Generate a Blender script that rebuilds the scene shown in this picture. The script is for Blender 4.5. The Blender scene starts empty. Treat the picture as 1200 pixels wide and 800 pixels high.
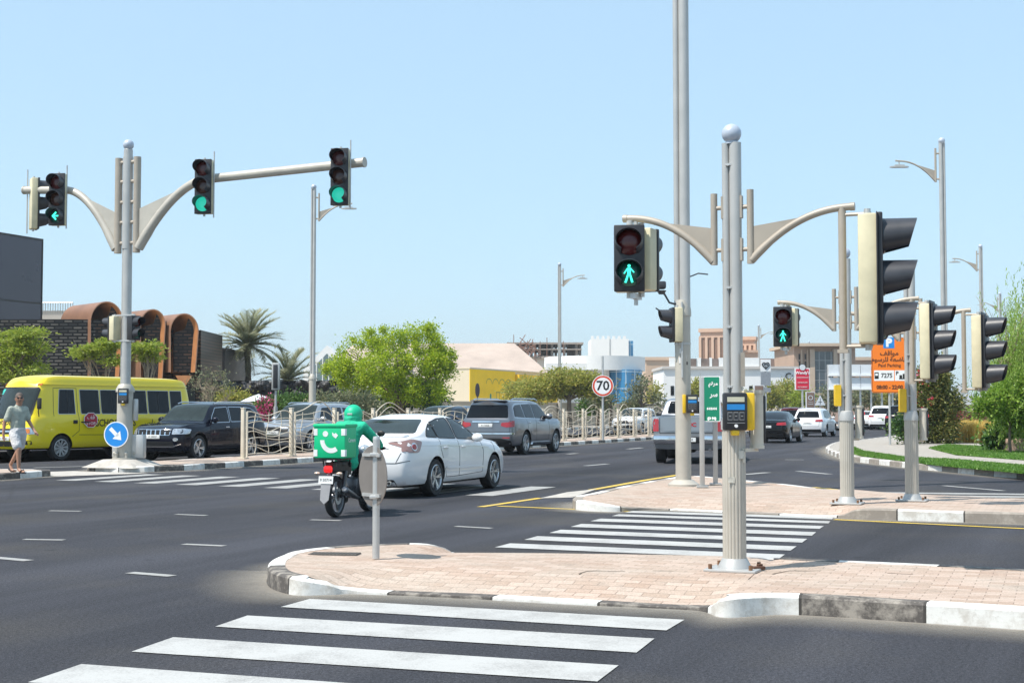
import bpy, bmesh, math, random
import numpy as np
from mathutils import Vector, Matrix, Euler
from mathutils.bvhtree import BVHTree
from math import pi, sin, cos, sqrt, atan2, radians as rad
random.seed(7)
S = bpy.context.scene
COL = S.collection
# ------------------------------------------------------------------ camera model (design-time ground survey)
FPX, HOR, CAMH = 1667.0, 80.0, 1.55
TH = math.atan(HOR / FPX)
def ray(px, py):
    a, b = (px - 600) / FPX, (400 - py) / FPX
    return Vector((a, cos(TH) - b * sin(TH), sin(TH) + b * cos(TH)))
def G(px, py, z=0.0):
    d = ray(px, py); t = (z - CAMH) / d.z
    return Vector((d.x * t, d.y * t, z))
def A(px, py, Y):
    d = ray(px, py); t = Y / d.y
    return Vector((d.x * t, Y, CAMH + d.z * t))
RD = Vector((0.385, 0.923, 0)).normalized()      # direction of the avenue
RP = Vector((RD.y, -RD.x, 0))                    # to its right
RANG = atan2(RD.y, RD.x)
# ------------------------------------------------------------------ materials
def newmat(name):
    m = bpy.data.materials.new(name); m.use_nodes = True
    nt = m.node_tree; b = nt.nodes['Principled BSDF']
    return m, nt, b
def N(nt, t, **kw):
    n = nt.nodes.new(t)
    for k, v in kw.items():
        if k in n.inputs.keys(): n.inputs[k].default_value = v
        else: setattr(n, k, v)
    return n
def ramp(nt, fac, stops):
    r = N(nt, 'ShaderNodeValToRGB'); e = r.color_ramp.elements
    while len(e) < len(stops): e.new(0.5)
    for i, (p, c) in enumerate(stops): e[i].position = p; e[i].color = (*c, 1) if len(c) == 3 else c
    nt.links.new(fac, r.inputs[0]); return r
def mixc(nt, fac, a, b, mode='MIX'):
    m = N(nt, 'ShaderNodeMix', data_type='RGBA', blend_type=mode)
    for s, v in ((0, fac), (6, a), (7, b)):
        if hasattr(v, 'is_output'): nt.links.new(v, m.inputs[s])
        else: m.inputs[s].default_value = v if s == 0 else ((*v, 1) if len(v) == 3 else v)
    return m.outputs[2]
MC = {}
def mat(name, col, rough=0.5, metal=0.0, var=0.12, scale=6.0, bump=0.0, bscale=40.0, coat=0.0, trans=0.0, spec=None):
    if name in MC: return MC[name]
    m, nt, b = newmat(name)
    tc = N(nt, 'ShaderNodeTexCoord')
    nz = N(nt, 'ShaderNodeTexNoise', Scale=scale, Detail=6.0, Roughness=0.6)
    nt.links.new(tc.outputs['Object'], nz.inputs['Vector'])
    lo = tuple(c * (1 - var) for c in col); hi = tuple(min(1, c * (1 + var)) for c in col)
    r = ramp(nt, nz.outputs['Fac'], [(0.3, lo), (0.7, hi)])
    nt.links.new(r.outputs[0], b.inputs['Base Color'])
    b.inputs['Roughness'].default_value = rough; b.inputs['Metallic'].default_value = metal
    if coat: b.inputs['Coat Weight'].default_value = coat; b.inputs['Coat Roughness'].default_value = 0.04
    if spec is not None: b.inputs['Specular IOR Level'].default_value = spec
    if var > 0.02:
        rr = N(nt, 'ShaderNodeMapRange'); rr.inputs[3].default_value = max(0.02, rough - 0.08); rr.inputs[4].default_value = min(1, rough + 0.1)
        nt.links.new(nz.outputs['Fac'], rr.inputs[0]); nt.links.new(rr.outputs[0], b.inputs['Roughness'])
    if bump:
        n2 = N(nt, 'ShaderNodeTexNoise', Scale=bscale, Detail=4.0)
        nt.links.new(tc.outputs['Object'], n2.inputs['Vector'])
        bp = N(nt, 'ShaderNodeBump', Strength=min(1, bump), Distance=0.01 if bscale > 12 else .05)
        nt.links.new(n2.outputs['Fac'], bp.inputs['Height']); nt.links.new(bp.outputs[0], b.inputs['Normal'])
    MC[name] = m; return m
def emat(name, col, strength):
    if name in MC: return MC[name]
    m, nt, b = newmat(name); b.inputs['Base Color'].default_value = (*[c * .4 for c in col], 1)
    b.inputs['Emission Color'].default_value = (*col, 1); b.inputs['Emission Strength'].default_value = strength
    b.inputs['Roughness'].default_value = 0.25
    MC[name] = m; return m
def leafmat(name, c1, c2, c3=None, tr=0.35):
    if name in MC: return MC[name]
    m, nt, b = newmat(name)
    oi = N(nt, 'ShaderNodeNewGeometry')
    r = ramp(nt, oi.outputs['Random Per Island'], [(0, c1), (0.6, c2), (1, c3 or c2)])
    nt.links.new(r.outputs[0], b.inputs['Base Color']); b.inputs['Roughness'].default_value = 0.5
    t = N(nt, 'ShaderNodeBsdfTranslucent'); g = N(nt, 'ShaderNodeGamma', Gamma=0.85)
    nt.links.new(r.outputs[0], g.inputs[0]); nt.links.new(g.outputs[0], t.inputs[0])
    mx = N(nt, 'ShaderNodeMixShader'); mx.inputs[0].default_value = tr
    nt.links.new(b.outputs[0], mx.inputs[1]); nt.links.new(t.outputs[0], mx.inputs[2])
    nt.links.new(mx.outputs[0], nt.nodes['Material Output'].inputs[0])
    MC[name] = m; return m
def paint(name, col, metal=0.0, rough=0.32, dirt=0.10, coat=0.7):
    if name in MC: return MC[name]
    m, nt, b = newmat(name)
    tc = N(nt, 'ShaderNodeTexCoord'); nz = N(nt, 'ShaderNodeTexNoise', Scale=2.2, Detail=8.0, Roughness=0.65)
    nt.links.new(tc.outputs['Object'], nz.inputs['Vector'])
    sx = N(nt, 'ShaderNodeSeparateXYZ'); nt.links.new(tc.outputs['Object'], sx.inputs[0])
    mr = N(nt, 'ShaderNodeMapRange'); mr.inputs[1].default_value = 1.0; mr.inputs[2].default_value = 0.25; mr.inputs[3].default_value = 0.15; mr.inputs[4].default_value = 1.0
    nt.links.new(sx.outputs[2], mr.inputs[0])
    mu = N(nt, 'ShaderNodeMath', operation='MULTIPLY'); nt.links.new(nz.outputs['Fac'], mu.inputs[0]); nt.links.new(mr.outputs[0], mu.inputs[1])
    m2 = N(nt, 'ShaderNodeMath', operation='MULTIPLY'); nt.links.new(mu.outputs[0], m2.inputs[0]); m2.inputs[1].default_value = dirt * 2.2
    c = mixc(nt, m2.outputs[0], col, (0.30, 0.26, 0.21))
    nt.links.new(c, b.inputs['Base Color']); b.inputs['Metallic'].default_value = metal
    r2 = N(nt, 'ShaderNodeMapRange'); r2.inputs[3].default_value = rough; r2.inputs[4].default_value = rough + 0.3
    nt.links.new(m2.outputs[0], r2.inputs[0]); nt.links.new(r2.outputs[0], b.inputs['Roughness'])
    b.inputs['Coat Weight'].default_value = coat; b.inputs['Coat Roughness'].default_value = 0.03; b.inputs['Specular IOR Level'].default_value = .3 if coat > .5 else .12
    MC[name] = m; return m
# ------------------------------------------------------------------ mesh builder
class MB:
    def __init__(s, T=None): s.v = []; s.f = []; s.m = []; s.cur = 0; s.T = T or Matrix()
    def add(s, vs, fs, mi=None):
        o = len(s.v); T = s.T
        s.v.extend([tuple(T @ Vector(v)) for v in vs])
        s.f.extend([tuple(i + o for i in f) for f in fs]); s.m.extend([s.cur if mi is None else mi] * len(fs))
    def box(s, c, d, rot=None, bev=0.0, mi=None):
        x, y, z = [k / 2 for k in d]
        M = Matrix.Translation(Vector(c)) @ (rot if rot is not None else Matrix())
        if bev:
            bm = bmesh.new(); bmesh.ops.create_cube(bm, size=1, matrix=Matrix.Diagonal((d[0], d[1], d[2], 1)))
            bmesh.ops.bevel(bm, geom=bm.edges[:], offset=bev, segments=2, affect='EDGES', profile=0.5)
            bm.verts.index_update(); s.add([M @ v.co for v in bm.verts], [[v.index for v in f.verts] for f in bm.faces], mi); bm.free(); return
        vs = [M @ Vector(p) for p in ((-x, -y, -z), (x, -y, -z), (x, y, -z), (-x, y, -z), (-x, -y, z), (x, -y, z), (x, y, z), (-x, y, z))]
        s.add(vs, [(0, 3, 2, 1), (4, 5, 6, 7), (0, 1, 5, 4), (1, 2, 6, 5), (2, 3, 7, 6), (3, 0, 4, 7)], mi)
    def tube(s, pts, r, n=10, caps=True, mi=None, sq=None):
        pts = [Vector(p) for p in pts]; k = len(pts)
        rs = r if isinstance(r, (list, tuple)) else [r] * k
        t0 = (pts[1] - pts[0]).normalized(); a = Vector((0, 0, 1)) if abs(t0.z) < 0.9 else Vector((1, 0, 0))
        u = t0.cross(a).normalized(); vs = []; fs = []
        for i, p in enumerate(pts):
            t = (pts[min(i + 1, k - 1)] - pts[max(i - 1, 0)]).normalized()
            u = (u - t * u.dot(t)).normalized(); w = t.cross(u)
            sc = sq[i] if sq else 1.0
            for j in range(n):
                q = 2 * pi * j / n; vs.append(p + (u * cos(q) + w * sin(q) * sc) * rs[i])
        for i in range(k - 1):
            for j in range(n):
                fs.append((i * n + j, i * n + (j + 1) % n, (i + 1) * n + (j + 1) % n, (i + 1) * n + j))
        if caps: fs.append(tuple(range(n))[::-1]); fs.append(tuple((k - 1) * n + j for j in range(n)))
        s.add(vs, fs, mi)
    def cyl(s, a, b, r, r2=None, n=16, mi=None): s.tube([a, b], [r, r if r2 is None else r2], n, True, mi)
    def lathe(s, prof, n=20, M=None, mi=None, closed=False, caps=True):
        M = M or Matrix(); vs = []; fs = []; k = len(prof)
        for (r, z) in prof:
            for j in range(n): q = 2 * pi * j / n; vs.append(M @ Vector((r * cos(q), r * sin(q), z)))
        for i in range(k if closed else k - 1):
            i2 = (i + 1) % k
            for j in range(n): fs.append((i * n + j, i * n + (j + 1) % n, i2 * n + (j + 1) % n, i2 * n + j))
        if not closed and caps:
            if prof[0][0] > 1e-5: fs.append(tuple(range(n))[::-1])
            if prof[-1][0] > 1e-5: fs.append(tuple((k - 1) * n + j for j in range(n)))
        s.add(vs, fs, mi)
    def sphere(s, c, r, n=16, sc=(1, 1, 1), mi=None):
        k = max(6, n // 2); prof = [(max(1e-6, r * sin(pi * i / k)), -r * cos(pi * i / k)) for i in range(k + 1)]
        s.lathe(prof, n, Matrix.Translation(Vector(c)) @ Matrix.Diagonal((*sc, 1)), mi)
    def prism(s, poly, z0, z1, M=None, mi=None):
        M = M or Matrix(); k = len(poly)
        vs = [M @ Vector((p[0], p[1], z0)) for p in poly] + [M @ Vector((p[0], p[1], z1)) for p in poly]
        fs = [tuple(range(k))[::-1], tuple(range(k, 2 * k))] + [(i, (i + 1) % k, k + (i + 1) % k, k + i) for i in range(k)]
        s.add(vs, fs, mi)
    def disc(s, c, r, n=24, mi=None, M=None):
        M = M or Matrix(); s.add([M @ (Vector(c) + Vector((r * cos(2 * pi * j / n), r * sin(2 * pi * j / n), 0))) for j in range(n)], [tuple(range(n))], mi)
    def build(s, name, mats, parent=None, smooth=35, recalc=True):
        me = bpy.data.meshes.new(name); me.from_pydata(s.v, [], s.f)
        if not isinstance(mats, (list, tuple)): mats = [mats]
        for m in mats: me.materials.append(m)
        me.polygons.foreach_set('material_index', s.m)
        if recalc:
            bm = bmesh.new(); bm.from_mesh(me); bmesh.ops.recalc_face_normals(bm, faces=bm.faces[:]); bm.to_mesh(me); bm.free()
        fin(me, smooth)
        return link(name, me, parent)
def fin(me, smooth=35):
    if smooth:
        me.polygons.foreach_set('use_smooth', [True] * len(me.polygons))
        me.set_sharp_from_angle(angle=rad(smooth))
    me.update()
def link(name, data, parent=None):
    o = bpy.data.objects.new(name, data); COL.objects.link(o)
    if parent is not None: o.parent = parent
    return o
def tag(o, label=None, cat=None, group=None, kind=None):
    if label: o['label'] = label
    if cat: o['category'] = cat
    if group: o['group'] = group
    if kind: o['kind'] = kind
    return o
def thing(name, label, cat, loc=(0, 0, 0), rz=0.0, group=None):
    o = link(name, None); o.location = loc; o.rotation_euler = (0, 0, rz); o.empty_display_size = 0.3
    return tag(o, label, cat, group)
def dup(root, loc=None, rz=None, label=None, group=None):
    def cp(o, par):
        c = o.copy(); COL.objects.link(c); c.parent = par
        for ch in KIDS(o): cp(ch, c)
        return c
    r = cp(root, None)
    if loc is not None: r.location = loc
    if rz is not None: r.rotation_euler = (0, 0, rz)
    if label: r['label'] = label
    if group: r['group'] = group
    return r
def KIDS(o): return [c for c in list(COL.objects) if c.parent == o]
def Rz(a): return Matrix.Rotation(a, 4, 'Z')
def Rx(a): return Matrix.Rotation(a, 4, 'X')
def Ry(a): return Matrix.Rotation(a, 4, 'Y')
def Tr(*p): return Matrix.Translation(Vector(p if len(p) == 3 else p[0]))
def pchip(pts):
    xs = [p[0] for p in pts]; ys = [p[1] for p in pts]; n = len(xs)
    h = [xs[i + 1] - xs[i] for i in range(n - 1)]; d = [(ys[i + 1] - ys[i]) / h[i] for i in range(n - 1)]
    m = [0.0] * n; m[0] = d[0]; m[-1] = d[-1]
    for i in range(1, n - 1):
        if d[i - 1] * d[i] > 0:
            w1 = 2 * h[i] + h[i - 1]; w2 = h[i] + 2 * h[i - 1]; m[i] = (w1 + w2) / (w1 / d[i - 1] + w2 / d[i])
    def f(x):
        if x <= xs[0]: return ys[0]
        if x >= xs[-1]: return ys[-1]
        i = 0
        while x > xs[i + 1]: i += 1
        t = (x - xs[i]) / h[i]
        return (ys[i] * (1 + 2 * t) * (1 - t) ** 2 + m[i] * h[i] * t * (1 - t) ** 2 + ys[i + 1] * t * t * (3 - 2 * t) + m[i + 1] * h[i] * t * t * (t - 1))
    return f
def rpoly(poly, r=0.04, n=4):
    out = []; k = len(poly)
    for i in range(k):
        p = Vector(poly[i]).to_2d(); a = Vector(poly[i - 1]).to_2d() - p; b = Vector(poly[(i + 1) % k]).to_2d() - p
        q = min(r, a.length * .45, b.length * .45); a = p + a.normalized() * q; b = p + b.normalized() * q
        for j in range(n + 1):
            t = j / n; out.append(tuple(a * (1 - t) ** 2 + p * 2 * t * (1 - t) + b * t * t))
    return out
AR = {}
def text(name, body, size, material, parent, M, depth=0.004, bold=0.0, sx=1.0):
    c = bpy.data.curves.new('lettering', 'FONT'); c.body = body; c.size = size; c.align_x = 'CENTER'; c.align_y = 'CENTER'
    c.extrude = depth / 2; c.offset = bold; c.resolution_u = 2
    o = bpy.data.objects.new('lettering', c); COL.objects.link(o)
    dg = bpy.context.evaluated_depsgraph_get(); me = bpy.data.meshes.new_from_object(o.evaluated_get(dg))
    bpy.data.objects.remove(o); bpy.data.curves.remove(c)
    me.transform(M @ Matrix.Diagonal((sx, 1, 1, 1))); me.materials.clear(); me.materials.append(material)
    return link(name, me, parent)
def facing(p, n, up=Vector((0, 0, 1))):
    """matrix whose local z looks along n, local y up, at p: flat art drawn in xy shows to a viewer in front of n"""
    n = Vector(n).normalized(); x = up.cross(n).normalized(); y = n.cross(x)
    M = Matrix((x, y, n)).transposed().to_4x4(); M.translation = Vector(p); return M
# common materials
M_ = {}
def setup_mats():
    g = M_
    g['steel'] = mat('galvanised_steel', (0.50, 0.50, 0.49), 0.42, 0.5, 0.12, 3, .15, 30)
    g['pole'] = mat('pole_paint_beige_grey', (0.45, 0.42, 0.365), 0.45, 0.15, 0.10, 2.5, .1, 30)
    g['polelit'] = mat('pole_paint_light_grey', (0.44, 0.435, 0.42), 0.4, 0.3, 0.08, 2.5)
    g['tan'] = mat('arm_paint_tan', (0.36, 0.315, 0.26), 0.45, 0.1, 0.10, 3)
    g['slot'] = mat('dark_slot', (0.03, 0.03, 0.03), 0.7)
    g['globe'] = mat('ball_finial_grey', (0.42, 0.47, 0.55), 0.35, 0.1, 0.06)
    g['black'] = mat('signal_black', (0.022, 0.022, 0.026), 0.42, 0, 0.2, 8)
    g['visor'] = mat('visor_grey', (0.035, 0.037, 0.045), 0.42, 0, 0.15, 8)
    g['shell'] = mat('signal_shell_cream', (0.62, 0.56, 0.38), 0.5, 0, 0.10, 5)
    g['yellow'] = mat('yellow_plastic', (0.75, 0.48, 0.02), 0.4, 0, 0.08)
    g['redoff'] = mat('unlit_red_lens', (0.09, 0.012, 0.012), 0.15, 0, .05)
    g['amboff'] = mat('unlit_amber_lens', (0.07, 0.022, 0.012), 0.15, 0, .05)
    g['greenon'] = emat('lit_green_lens', (0.02, 0.5, 0.36), .75)
    g['greenman'] = emat('lit_green_man', (0.05, 0.95, 0.68), 1.4)
    g['redon'] = emat('lit_red_lens', (0.8, 0.05, 0.08), 0.6)
    g['greenoff'] = mat('unlit_green_lens', (0.01, 0.08, 0.06), 0.15, 0, .05)
    g['conc'] = mat('concrete', (0.42, 0.39, 0.35), 0.9, 0, 0.2, 5, .4, 60)
    g['white'] = mat('white_plastic', (0.78, 0.78, 0.78), 0.4, 0, 0.03)
    g['rubber'] = mat('tyre_rubber', (0.018, 0.018, 0.019), 0.75, 0, 0.25, 12, .2, 60)
    g['alloy'] = mat('alloy_rim', (0.55, 0.55, 0.56), 0.28, 0.9, 0.05)
    g['glass'] = mat('tinted_glass', (0.003, 0.004, 0.006), 0.02, 0, 0.0, spec=.28)
    g['glassg'] = mat('light_tinted_glass', (0.022, 0.030, 0.028), 0.02, 0, 0.3, 3, spec=.4)
    g['trim'] = mat('black_trim', (0.007, 0.007, 0.008), 0.5, 0, 0.1)
    g['chrome'] = mat('chrome', (0.7, 0.7, 0.72), 0.12, 1.0, 0.02)
    g['tail'] = mat('tail_lamp_red', (0.35, 0.006, 0.012), 0.12, 0, 0.05, coat=1)
    g['tailon'] = emat('lit_brake_lamp', (0.9, 0.02, 0.02), 0.7)
    g['headl'] = mat('head_lamp', (0.55, 0.57, 0.6), 0.08, 0.6, 0.25, 12, coat=1)
    g['plate'] = mat('number_plate', (0.72, 0.72, 0.70), 0.4, 0, .02)
    g['ink'] = mat('black_ink', (0.012, 0.012, 0.012), 0.5, 0, 0)
    g['inkw'] = mat('white_ink', (0.80, 0.80, 0.80), 0.4, 0, 0)
    g['bark'] = mat('bark', (0.16, 0.12, 0.085), 0.9, 0, 0.3, 9, .8, 30)
    g['barkp'] = mat('bark_pale', (0.30, 0.24, 0.17), 0.9, 0, 0.25, 9, .8, 30)
setup_mats()
# ------------------------------------------------------------------ camera, light, sky
cam = bpy.data.cameras.new('camera'); co = link('camera', cam)
cam.sensor_width = 36; cam.lens = 36 * FPX / 1200; cam.clip_end = 9000; cam.clip_start = .1
co.location = (0, 0, CAMH); co.rotation_euler = (pi / 2 + TH, 0, 0); S.camera = co
W = bpy.data.worlds.new('World'); S.world = W; W.use_nodes = True; wn = W.node_tree
SUN_EL = 58; sd = Vector((-0.86, -0.51)).normalized()
sky = wn.nodes.new('ShaderNodeTexSky'); sky.sky_type = 'NISHITA'; sky.sun_disc = False
sky.sun_elevation = rad(SUN_EL); sky.sun_rotation = atan2(sd.x, sd.y); sky.air_density = 1.0; sky.dust_density = 0.6; sky.ozone_density = 1.5
bg = wn.nodes['Background']; hz_ = mixc(wn, 1.0, mixc(wn, 0.55, sky.outputs[0], (4.5, 5.85, 7.5)), (.87, .972, .965), 'MULTIPLY'); wn.links.new(hz_, bg.inputs[0]); bg.inputs[1].default_value = 0.125
sl = bpy.data.lights.new('sun', 'SUN'); sl.energy = 4.7; sl.angle = rad(0.55); sl.color = (1, 0.94, 0.85)
so = link('sun', sl); v = Vector((sd.x * cos(rad(SUN_EL)), sd.y * cos(rad(SUN_EL)), sin(rad(SUN_EL)))); so.rotation_euler = v.to_track_quat('Z', 'Y').to_euler()
S.view_settings.view_transform = 'Standard'; S.view_settings.look = 'None'; S.view_settings.exposure = 0.45; S.view_settings.gamma = 1
S.render.engine = 'CYCLES'
S.cycles.use_denoising = True; S.cycles.max_bounces = 6; S.cycles.transparent_max_bounces = 8
hz = MB(); hz.box((0, 1180, 59), (2640, 2500, 122)); HZ = hz.build('haze', newmat('haze_air')[0], None, 0); HZ['kind'] = 'stuff'
hm_ = HZ.data.materials[0].node_tree; hm_.nodes.remove(hm_.nodes['Principled BSDF']); pv = hm_.nodes.new('ShaderNodeVolumePrincipled'); pv.inputs['Color'].default_value = (.93, .96, 1, 1); pv.inputs['Density'].default_value = 0.0003; pv.inputs['Anisotropy'].default_value = 0.3
hm_.links.new(pv.outputs[0], hm_.nodes['Material Output'].inputs['Volume'])
# ------------------------------------------------------------------ ground materials
def asphalt(name, base, seed):
    m, nt, b = newmat(name); tc = N(nt, 'ShaderNodeTexCoord')
    mp = N(nt, 'ShaderNodeMapping'); mp.inputs['Rotation'].default_value[2] = -RANG; nt.links.new(tc.outputs['Object'], mp.inputs[0])
    st = N(nt, 'ShaderNodeMapping'); st.inputs['Scale'].default_value = (0.05, 0.62, 1); nt.links.new(mp.outputs[0], st.inputs[0])
    n1 = N(nt, 'ShaderNodeTexNoise', Scale=1.0, Detail=5.0, Roughness=0.55); nt.links.new(st.outputs[0], n1.inputs['Vector'])
    n2 = N(nt, 'ShaderNodeTexNoise', Scale=0.45, Detail=5.0); nt.links.new(mp.outputs[0], n2.inputs['Vector'])
    n3 = N(nt, 'ShaderNodeTexNoise', Scale=95.0, Detail=3.0, Roughness=0.7); nt.links.new(mp.outputs[0], n3.inputs['Vector'])
    n4 = N(nt, 'ShaderNodeTexVoronoi', Scale=110.0); nt.links.new(mp.outputs[0], n4.inputs['Vector'])
    c = ramp(nt, n1.outputs['Fac'], [(0.32, tuple(k * .62 for k in base)), (0.68, tuple(k * 1.55 for k in base))]).outputs[0]
    c = mixc(nt, ramp(nt, n2.outputs['Fac'], [(0.5, (0, 0, 0)), (0.75, (.55, .55, .55))]).outputs[0], c, (0.068, 0.062, 0.055))
    c = mixc(nt, 0.8, c, ramp(nt, n3.outputs['Fac'], [(0.35, (.35, .35, .35)), (0.66, (1.75, 1.75, 1.75))]).outputs[0], 'MULTIPLY')
    c = mixc(nt, ramp(nt, n4.outputs['Distance'], [(0.1, (.5, .5, .5)), (0.24, (0, 0, 0))]).outputs[0], c, (0.12, 0.115, 0.11))
    # hairline cracks, patched with bitumen
    vc = N(nt, 'ShaderNodeTexVoronoi', Scale=0.16, feature='DISTANCE_TO_EDGE'); wz = N(nt, 'ShaderNodeTexNoise', Scale=1.2, Detail=6.0); nt.links.new(mp.outputs[0], wz.inputs['Vector'])
    av = mixc(nt, 0.06, mp.outputs[0], wz.outputs['Color'], 'ADD'); nt.links.new(av, vc.inputs['Vector'])
    c = mixc(nt, ramp(nt, vc.outputs['Distance'], [(0.0, (.3, .3, .3)), (0.0012, (0, 0, 0))]).outputs[0], c, (0.02, 0.02, 0.02))
    n5 = N(nt, 'ShaderNodeTexNoise', Scale=34.0, Detail=2.0, Roughness=0.8); nt.links.new(mp.outputs[0], n5.inputs['Vector'])
    c = mixc(nt, 0.75, c, ramp(nt, n5.outputs['Fac'], [(0.36, (.55, .55, .55)), (0.62, (1.45, 1.45, 1.45))]).outputs[0], 'MULTIPLY')
    vs_ = N(nt, 'ShaderNodeTexVoronoi', Scale=1.1); va = mixc(nt, .05, mp.outputs[0], n3.outputs['Color'], 'ADD'); nt.links.new(va, vs_.inputs['Vector'])
    c = mixc(nt, ramp(nt, vs_.outputs['Distance'], [(0.03, (.55, .55, .55)), (0.085, (0, 0, 0))]).outputs[0], c, (0.012, 0.012, 0.013))
    nt.links.new(c, b.inputs['Base Color']); b.inputs['Roughness'].default_value = 0.9; b.inputs['Specular IOR Level'].default_value = .25
    bp = N(nt, 'ShaderNodeBump', Strength=0.7, Distance=0.006); nt.links.new(n4.outputs['Distance'], bp.inputs['Height']); nt.links.new(bp.outputs[0], b.inputs['Normal'])
    MC[name] = m; return m
M_['asph'] = asphalt('asphalt', (0.035, 0.0358, 0.043), 1)
def sandmat(name, c1, c2, sc=3.0):
    return mat(name, tuple((a + b) / 2 for a, b in zip(c1, c2)), 0.95, 0, 0.2, sc, .5, 80)
M_['sand'] = sandmat('dusty_ground', (0.33, 0.29, 0.23), (0.4, 0.35, 0.28))
def brickmat(name, ca, cb, mort, sx, rot, w=0.22, h=0.11):
    m, nt, b = newmat(name); tc = N(nt, 'ShaderNodeTexCoord')
    mp = N(nt, 'ShaderNodeMapping'); mp.inputs['Rotation'].default_value[2] = rot; nt.links.new(tc.outputs['Object'], mp.inputs[0])
    br = N(nt, 'ShaderNodeTexBrick'); br.inputs['Scale'].default_value = 1.0; br.inputs['Mortar Size'].default_value = 0.004
    br.inputs['Brick Width'].default_value = w; br.inputs['Row Height'].default_value = h; br.inputs['Mortar Smooth'].default_value = .3; br.inputs['Bias'].default_value = 0
    br.inputs['Color1'].default_value = (*ca, 1); br.inputs['Color2'].default_value = (*cb, 1); br.inputs['Mortar'].default_value = (*mort, 1)
    nt.links.new(mp.outputs[0], br.inputs['Vector'])
    n = N(nt, 'ShaderNodeTexNoise', Scale=1.3, Detail=7.0, Roughness=.65); nt.links.new(mp.outputs[0], n.inputs['Vector'])
    n3 = N(nt, 'ShaderNodeTexNoise', Scale=60.0, Detail=3.0); nt.links.new(mp.outputs[0], n3.inputs['Vector'])
    c = mixc(nt, ramp(nt, n.outputs['Fac'], [(0.38, (0, 0, 0)), (0.72, (.6, .6, .6))]).outputs[0], br.outputs['Color'], (0.42, 0.37, 0.31))
    c = mixc(nt, 0.7, c, ramp(nt, n3.outputs['Fac'], [(0.3, (.72, .72, .72)), (0.7, (1.2, 1.2, 1.2))]).outputs[0], 'MULTIPLY')
    n6 = N(nt, 'ShaderNodeTexNoise', Scale=2.6, Detail=9.0, Roughness=.75); nt.links.new(mp.outputs[0], n6.inputs['Vector'])
    c = mixc(nt, ramp(nt, n6.outputs['Fac'], [(0.58, (0, 0, 0)), (0.72, (.55, .55, .55))]).outputs[0], c, (0.19, 0.15, 0.12))
    nt.links.new(c, b.inputs['Base Color']); b.inputs['Roughness'].default_value = 0.9
    bp = N(nt, 'ShaderNodeBump', Strength=0.8, Distance=0.006, invert=True); nt.links.new(br.outputs['Fac'], bp.inputs['Height']); nt.links.new(bp.outputs[0], b.inputs['Normal'])
    MC[name] = m; return m
M_['brick'] = brickmat('pink_paving', (0.38, 0.27, 0.205), (0.50, 0.385, 0.315), (0.26, 0.19, 0.145), 1, rad(21), .22, .11)
M_['pave'] = brickmat('grey_paving', (0.33, 0.30, 0.27), (0.38, 0.35, 0.31), (0.2, 0.18, 0.155), 1, -RANG, .4, .4)
def kerbmat(name, L, dark, phase=0.0, wear=.5):
    m, nt, b = newmat(name); uv = N(nt, 'ShaderNodeUVMap', uv_map='len'); sx = N(nt, 'ShaderNodeSeparateXYZ'); nt.links.new(uv.outputs[0], sx.inputs[0])
    def math_(op, a, b_=None):
        n = N(nt, 'ShaderNodeMath', operation=op)
        for i, v in enumerate((a, b_)):
            if v is None: continue
            if hasattr(v, 'is_output'): nt.links.new(v, n.inputs[i])
            else: n.inputs[i].default_value = v
        return n.outputs[0]
    u = math_('DIVIDE', math_('ADD', sx.outputs[0], phase), L)
    alt = math_('GREATER_THAN', math_('FRACT', math_('MULTIPLY', u, 0.5)), 0.5)
    fr = math_('FRACT', u); joint = math_('LESS_THAN', math_('MINIMUM', fr, math_('SUBTRACT', 1.0, fr)), 0.011 / L)
    tc = N(nt, 'ShaderNodeTexCoord')
    n = N(nt, 'ShaderNodeTexNoise', Scale=4.5, Detail=9.0, Roughness=.72); nt.links.new(tc.outputs['Object'], n.inputs['Vector'])
    n2 = N(nt, 'ShaderNodeTexNoise', Scale=28.0, Detail=6.0, Roughness=.7); nt.links.new(tc.outputs['Object'], n2.inputs['Vector'])
    c = mixc(nt, alt, (0.66, 0.65, 0.62), dark)
    c = mixc(nt, ramp(nt, n.outputs['Fac'], [(0.48, (0, 0, 0)), (0.62, (wear * 1.3,) * 3)]).outputs[0], c, (0.40, 0.36, 0.31))
    c = mixc(nt, ramp(nt, n2.outputs['Fac'], [(0.56, (0, 0, 0)), (0.70, (.45, .45, .45))]).outputs[0], c, (0.34, 0.31, 0.27))
    c = mixc(nt, joint, c, (0.05, 0.045, 0.04))
    nt.links.new(c, b.inputs['Base Color']); b.inputs['Roughness'].default_value = 0.85
    bp = N(nt, 'ShaderNodeBump', Strength=0.35, Distance=0.006); nt.links.new(n2.outputs['Fac'], bp.inputs['Height']); nt.links.new(bp.outputs[0], b.inputs['Normal'])
    MC[name] = m; return m
M_['kerb'] = kerbmat('painted_kerb', 0.92, (0.085, 0.075, 0.068))
M_['kerbw'] = kerbmat('painted_kerb_faded', 0.9, (0.24, 0.21, 0.18), wear=.5)
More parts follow.
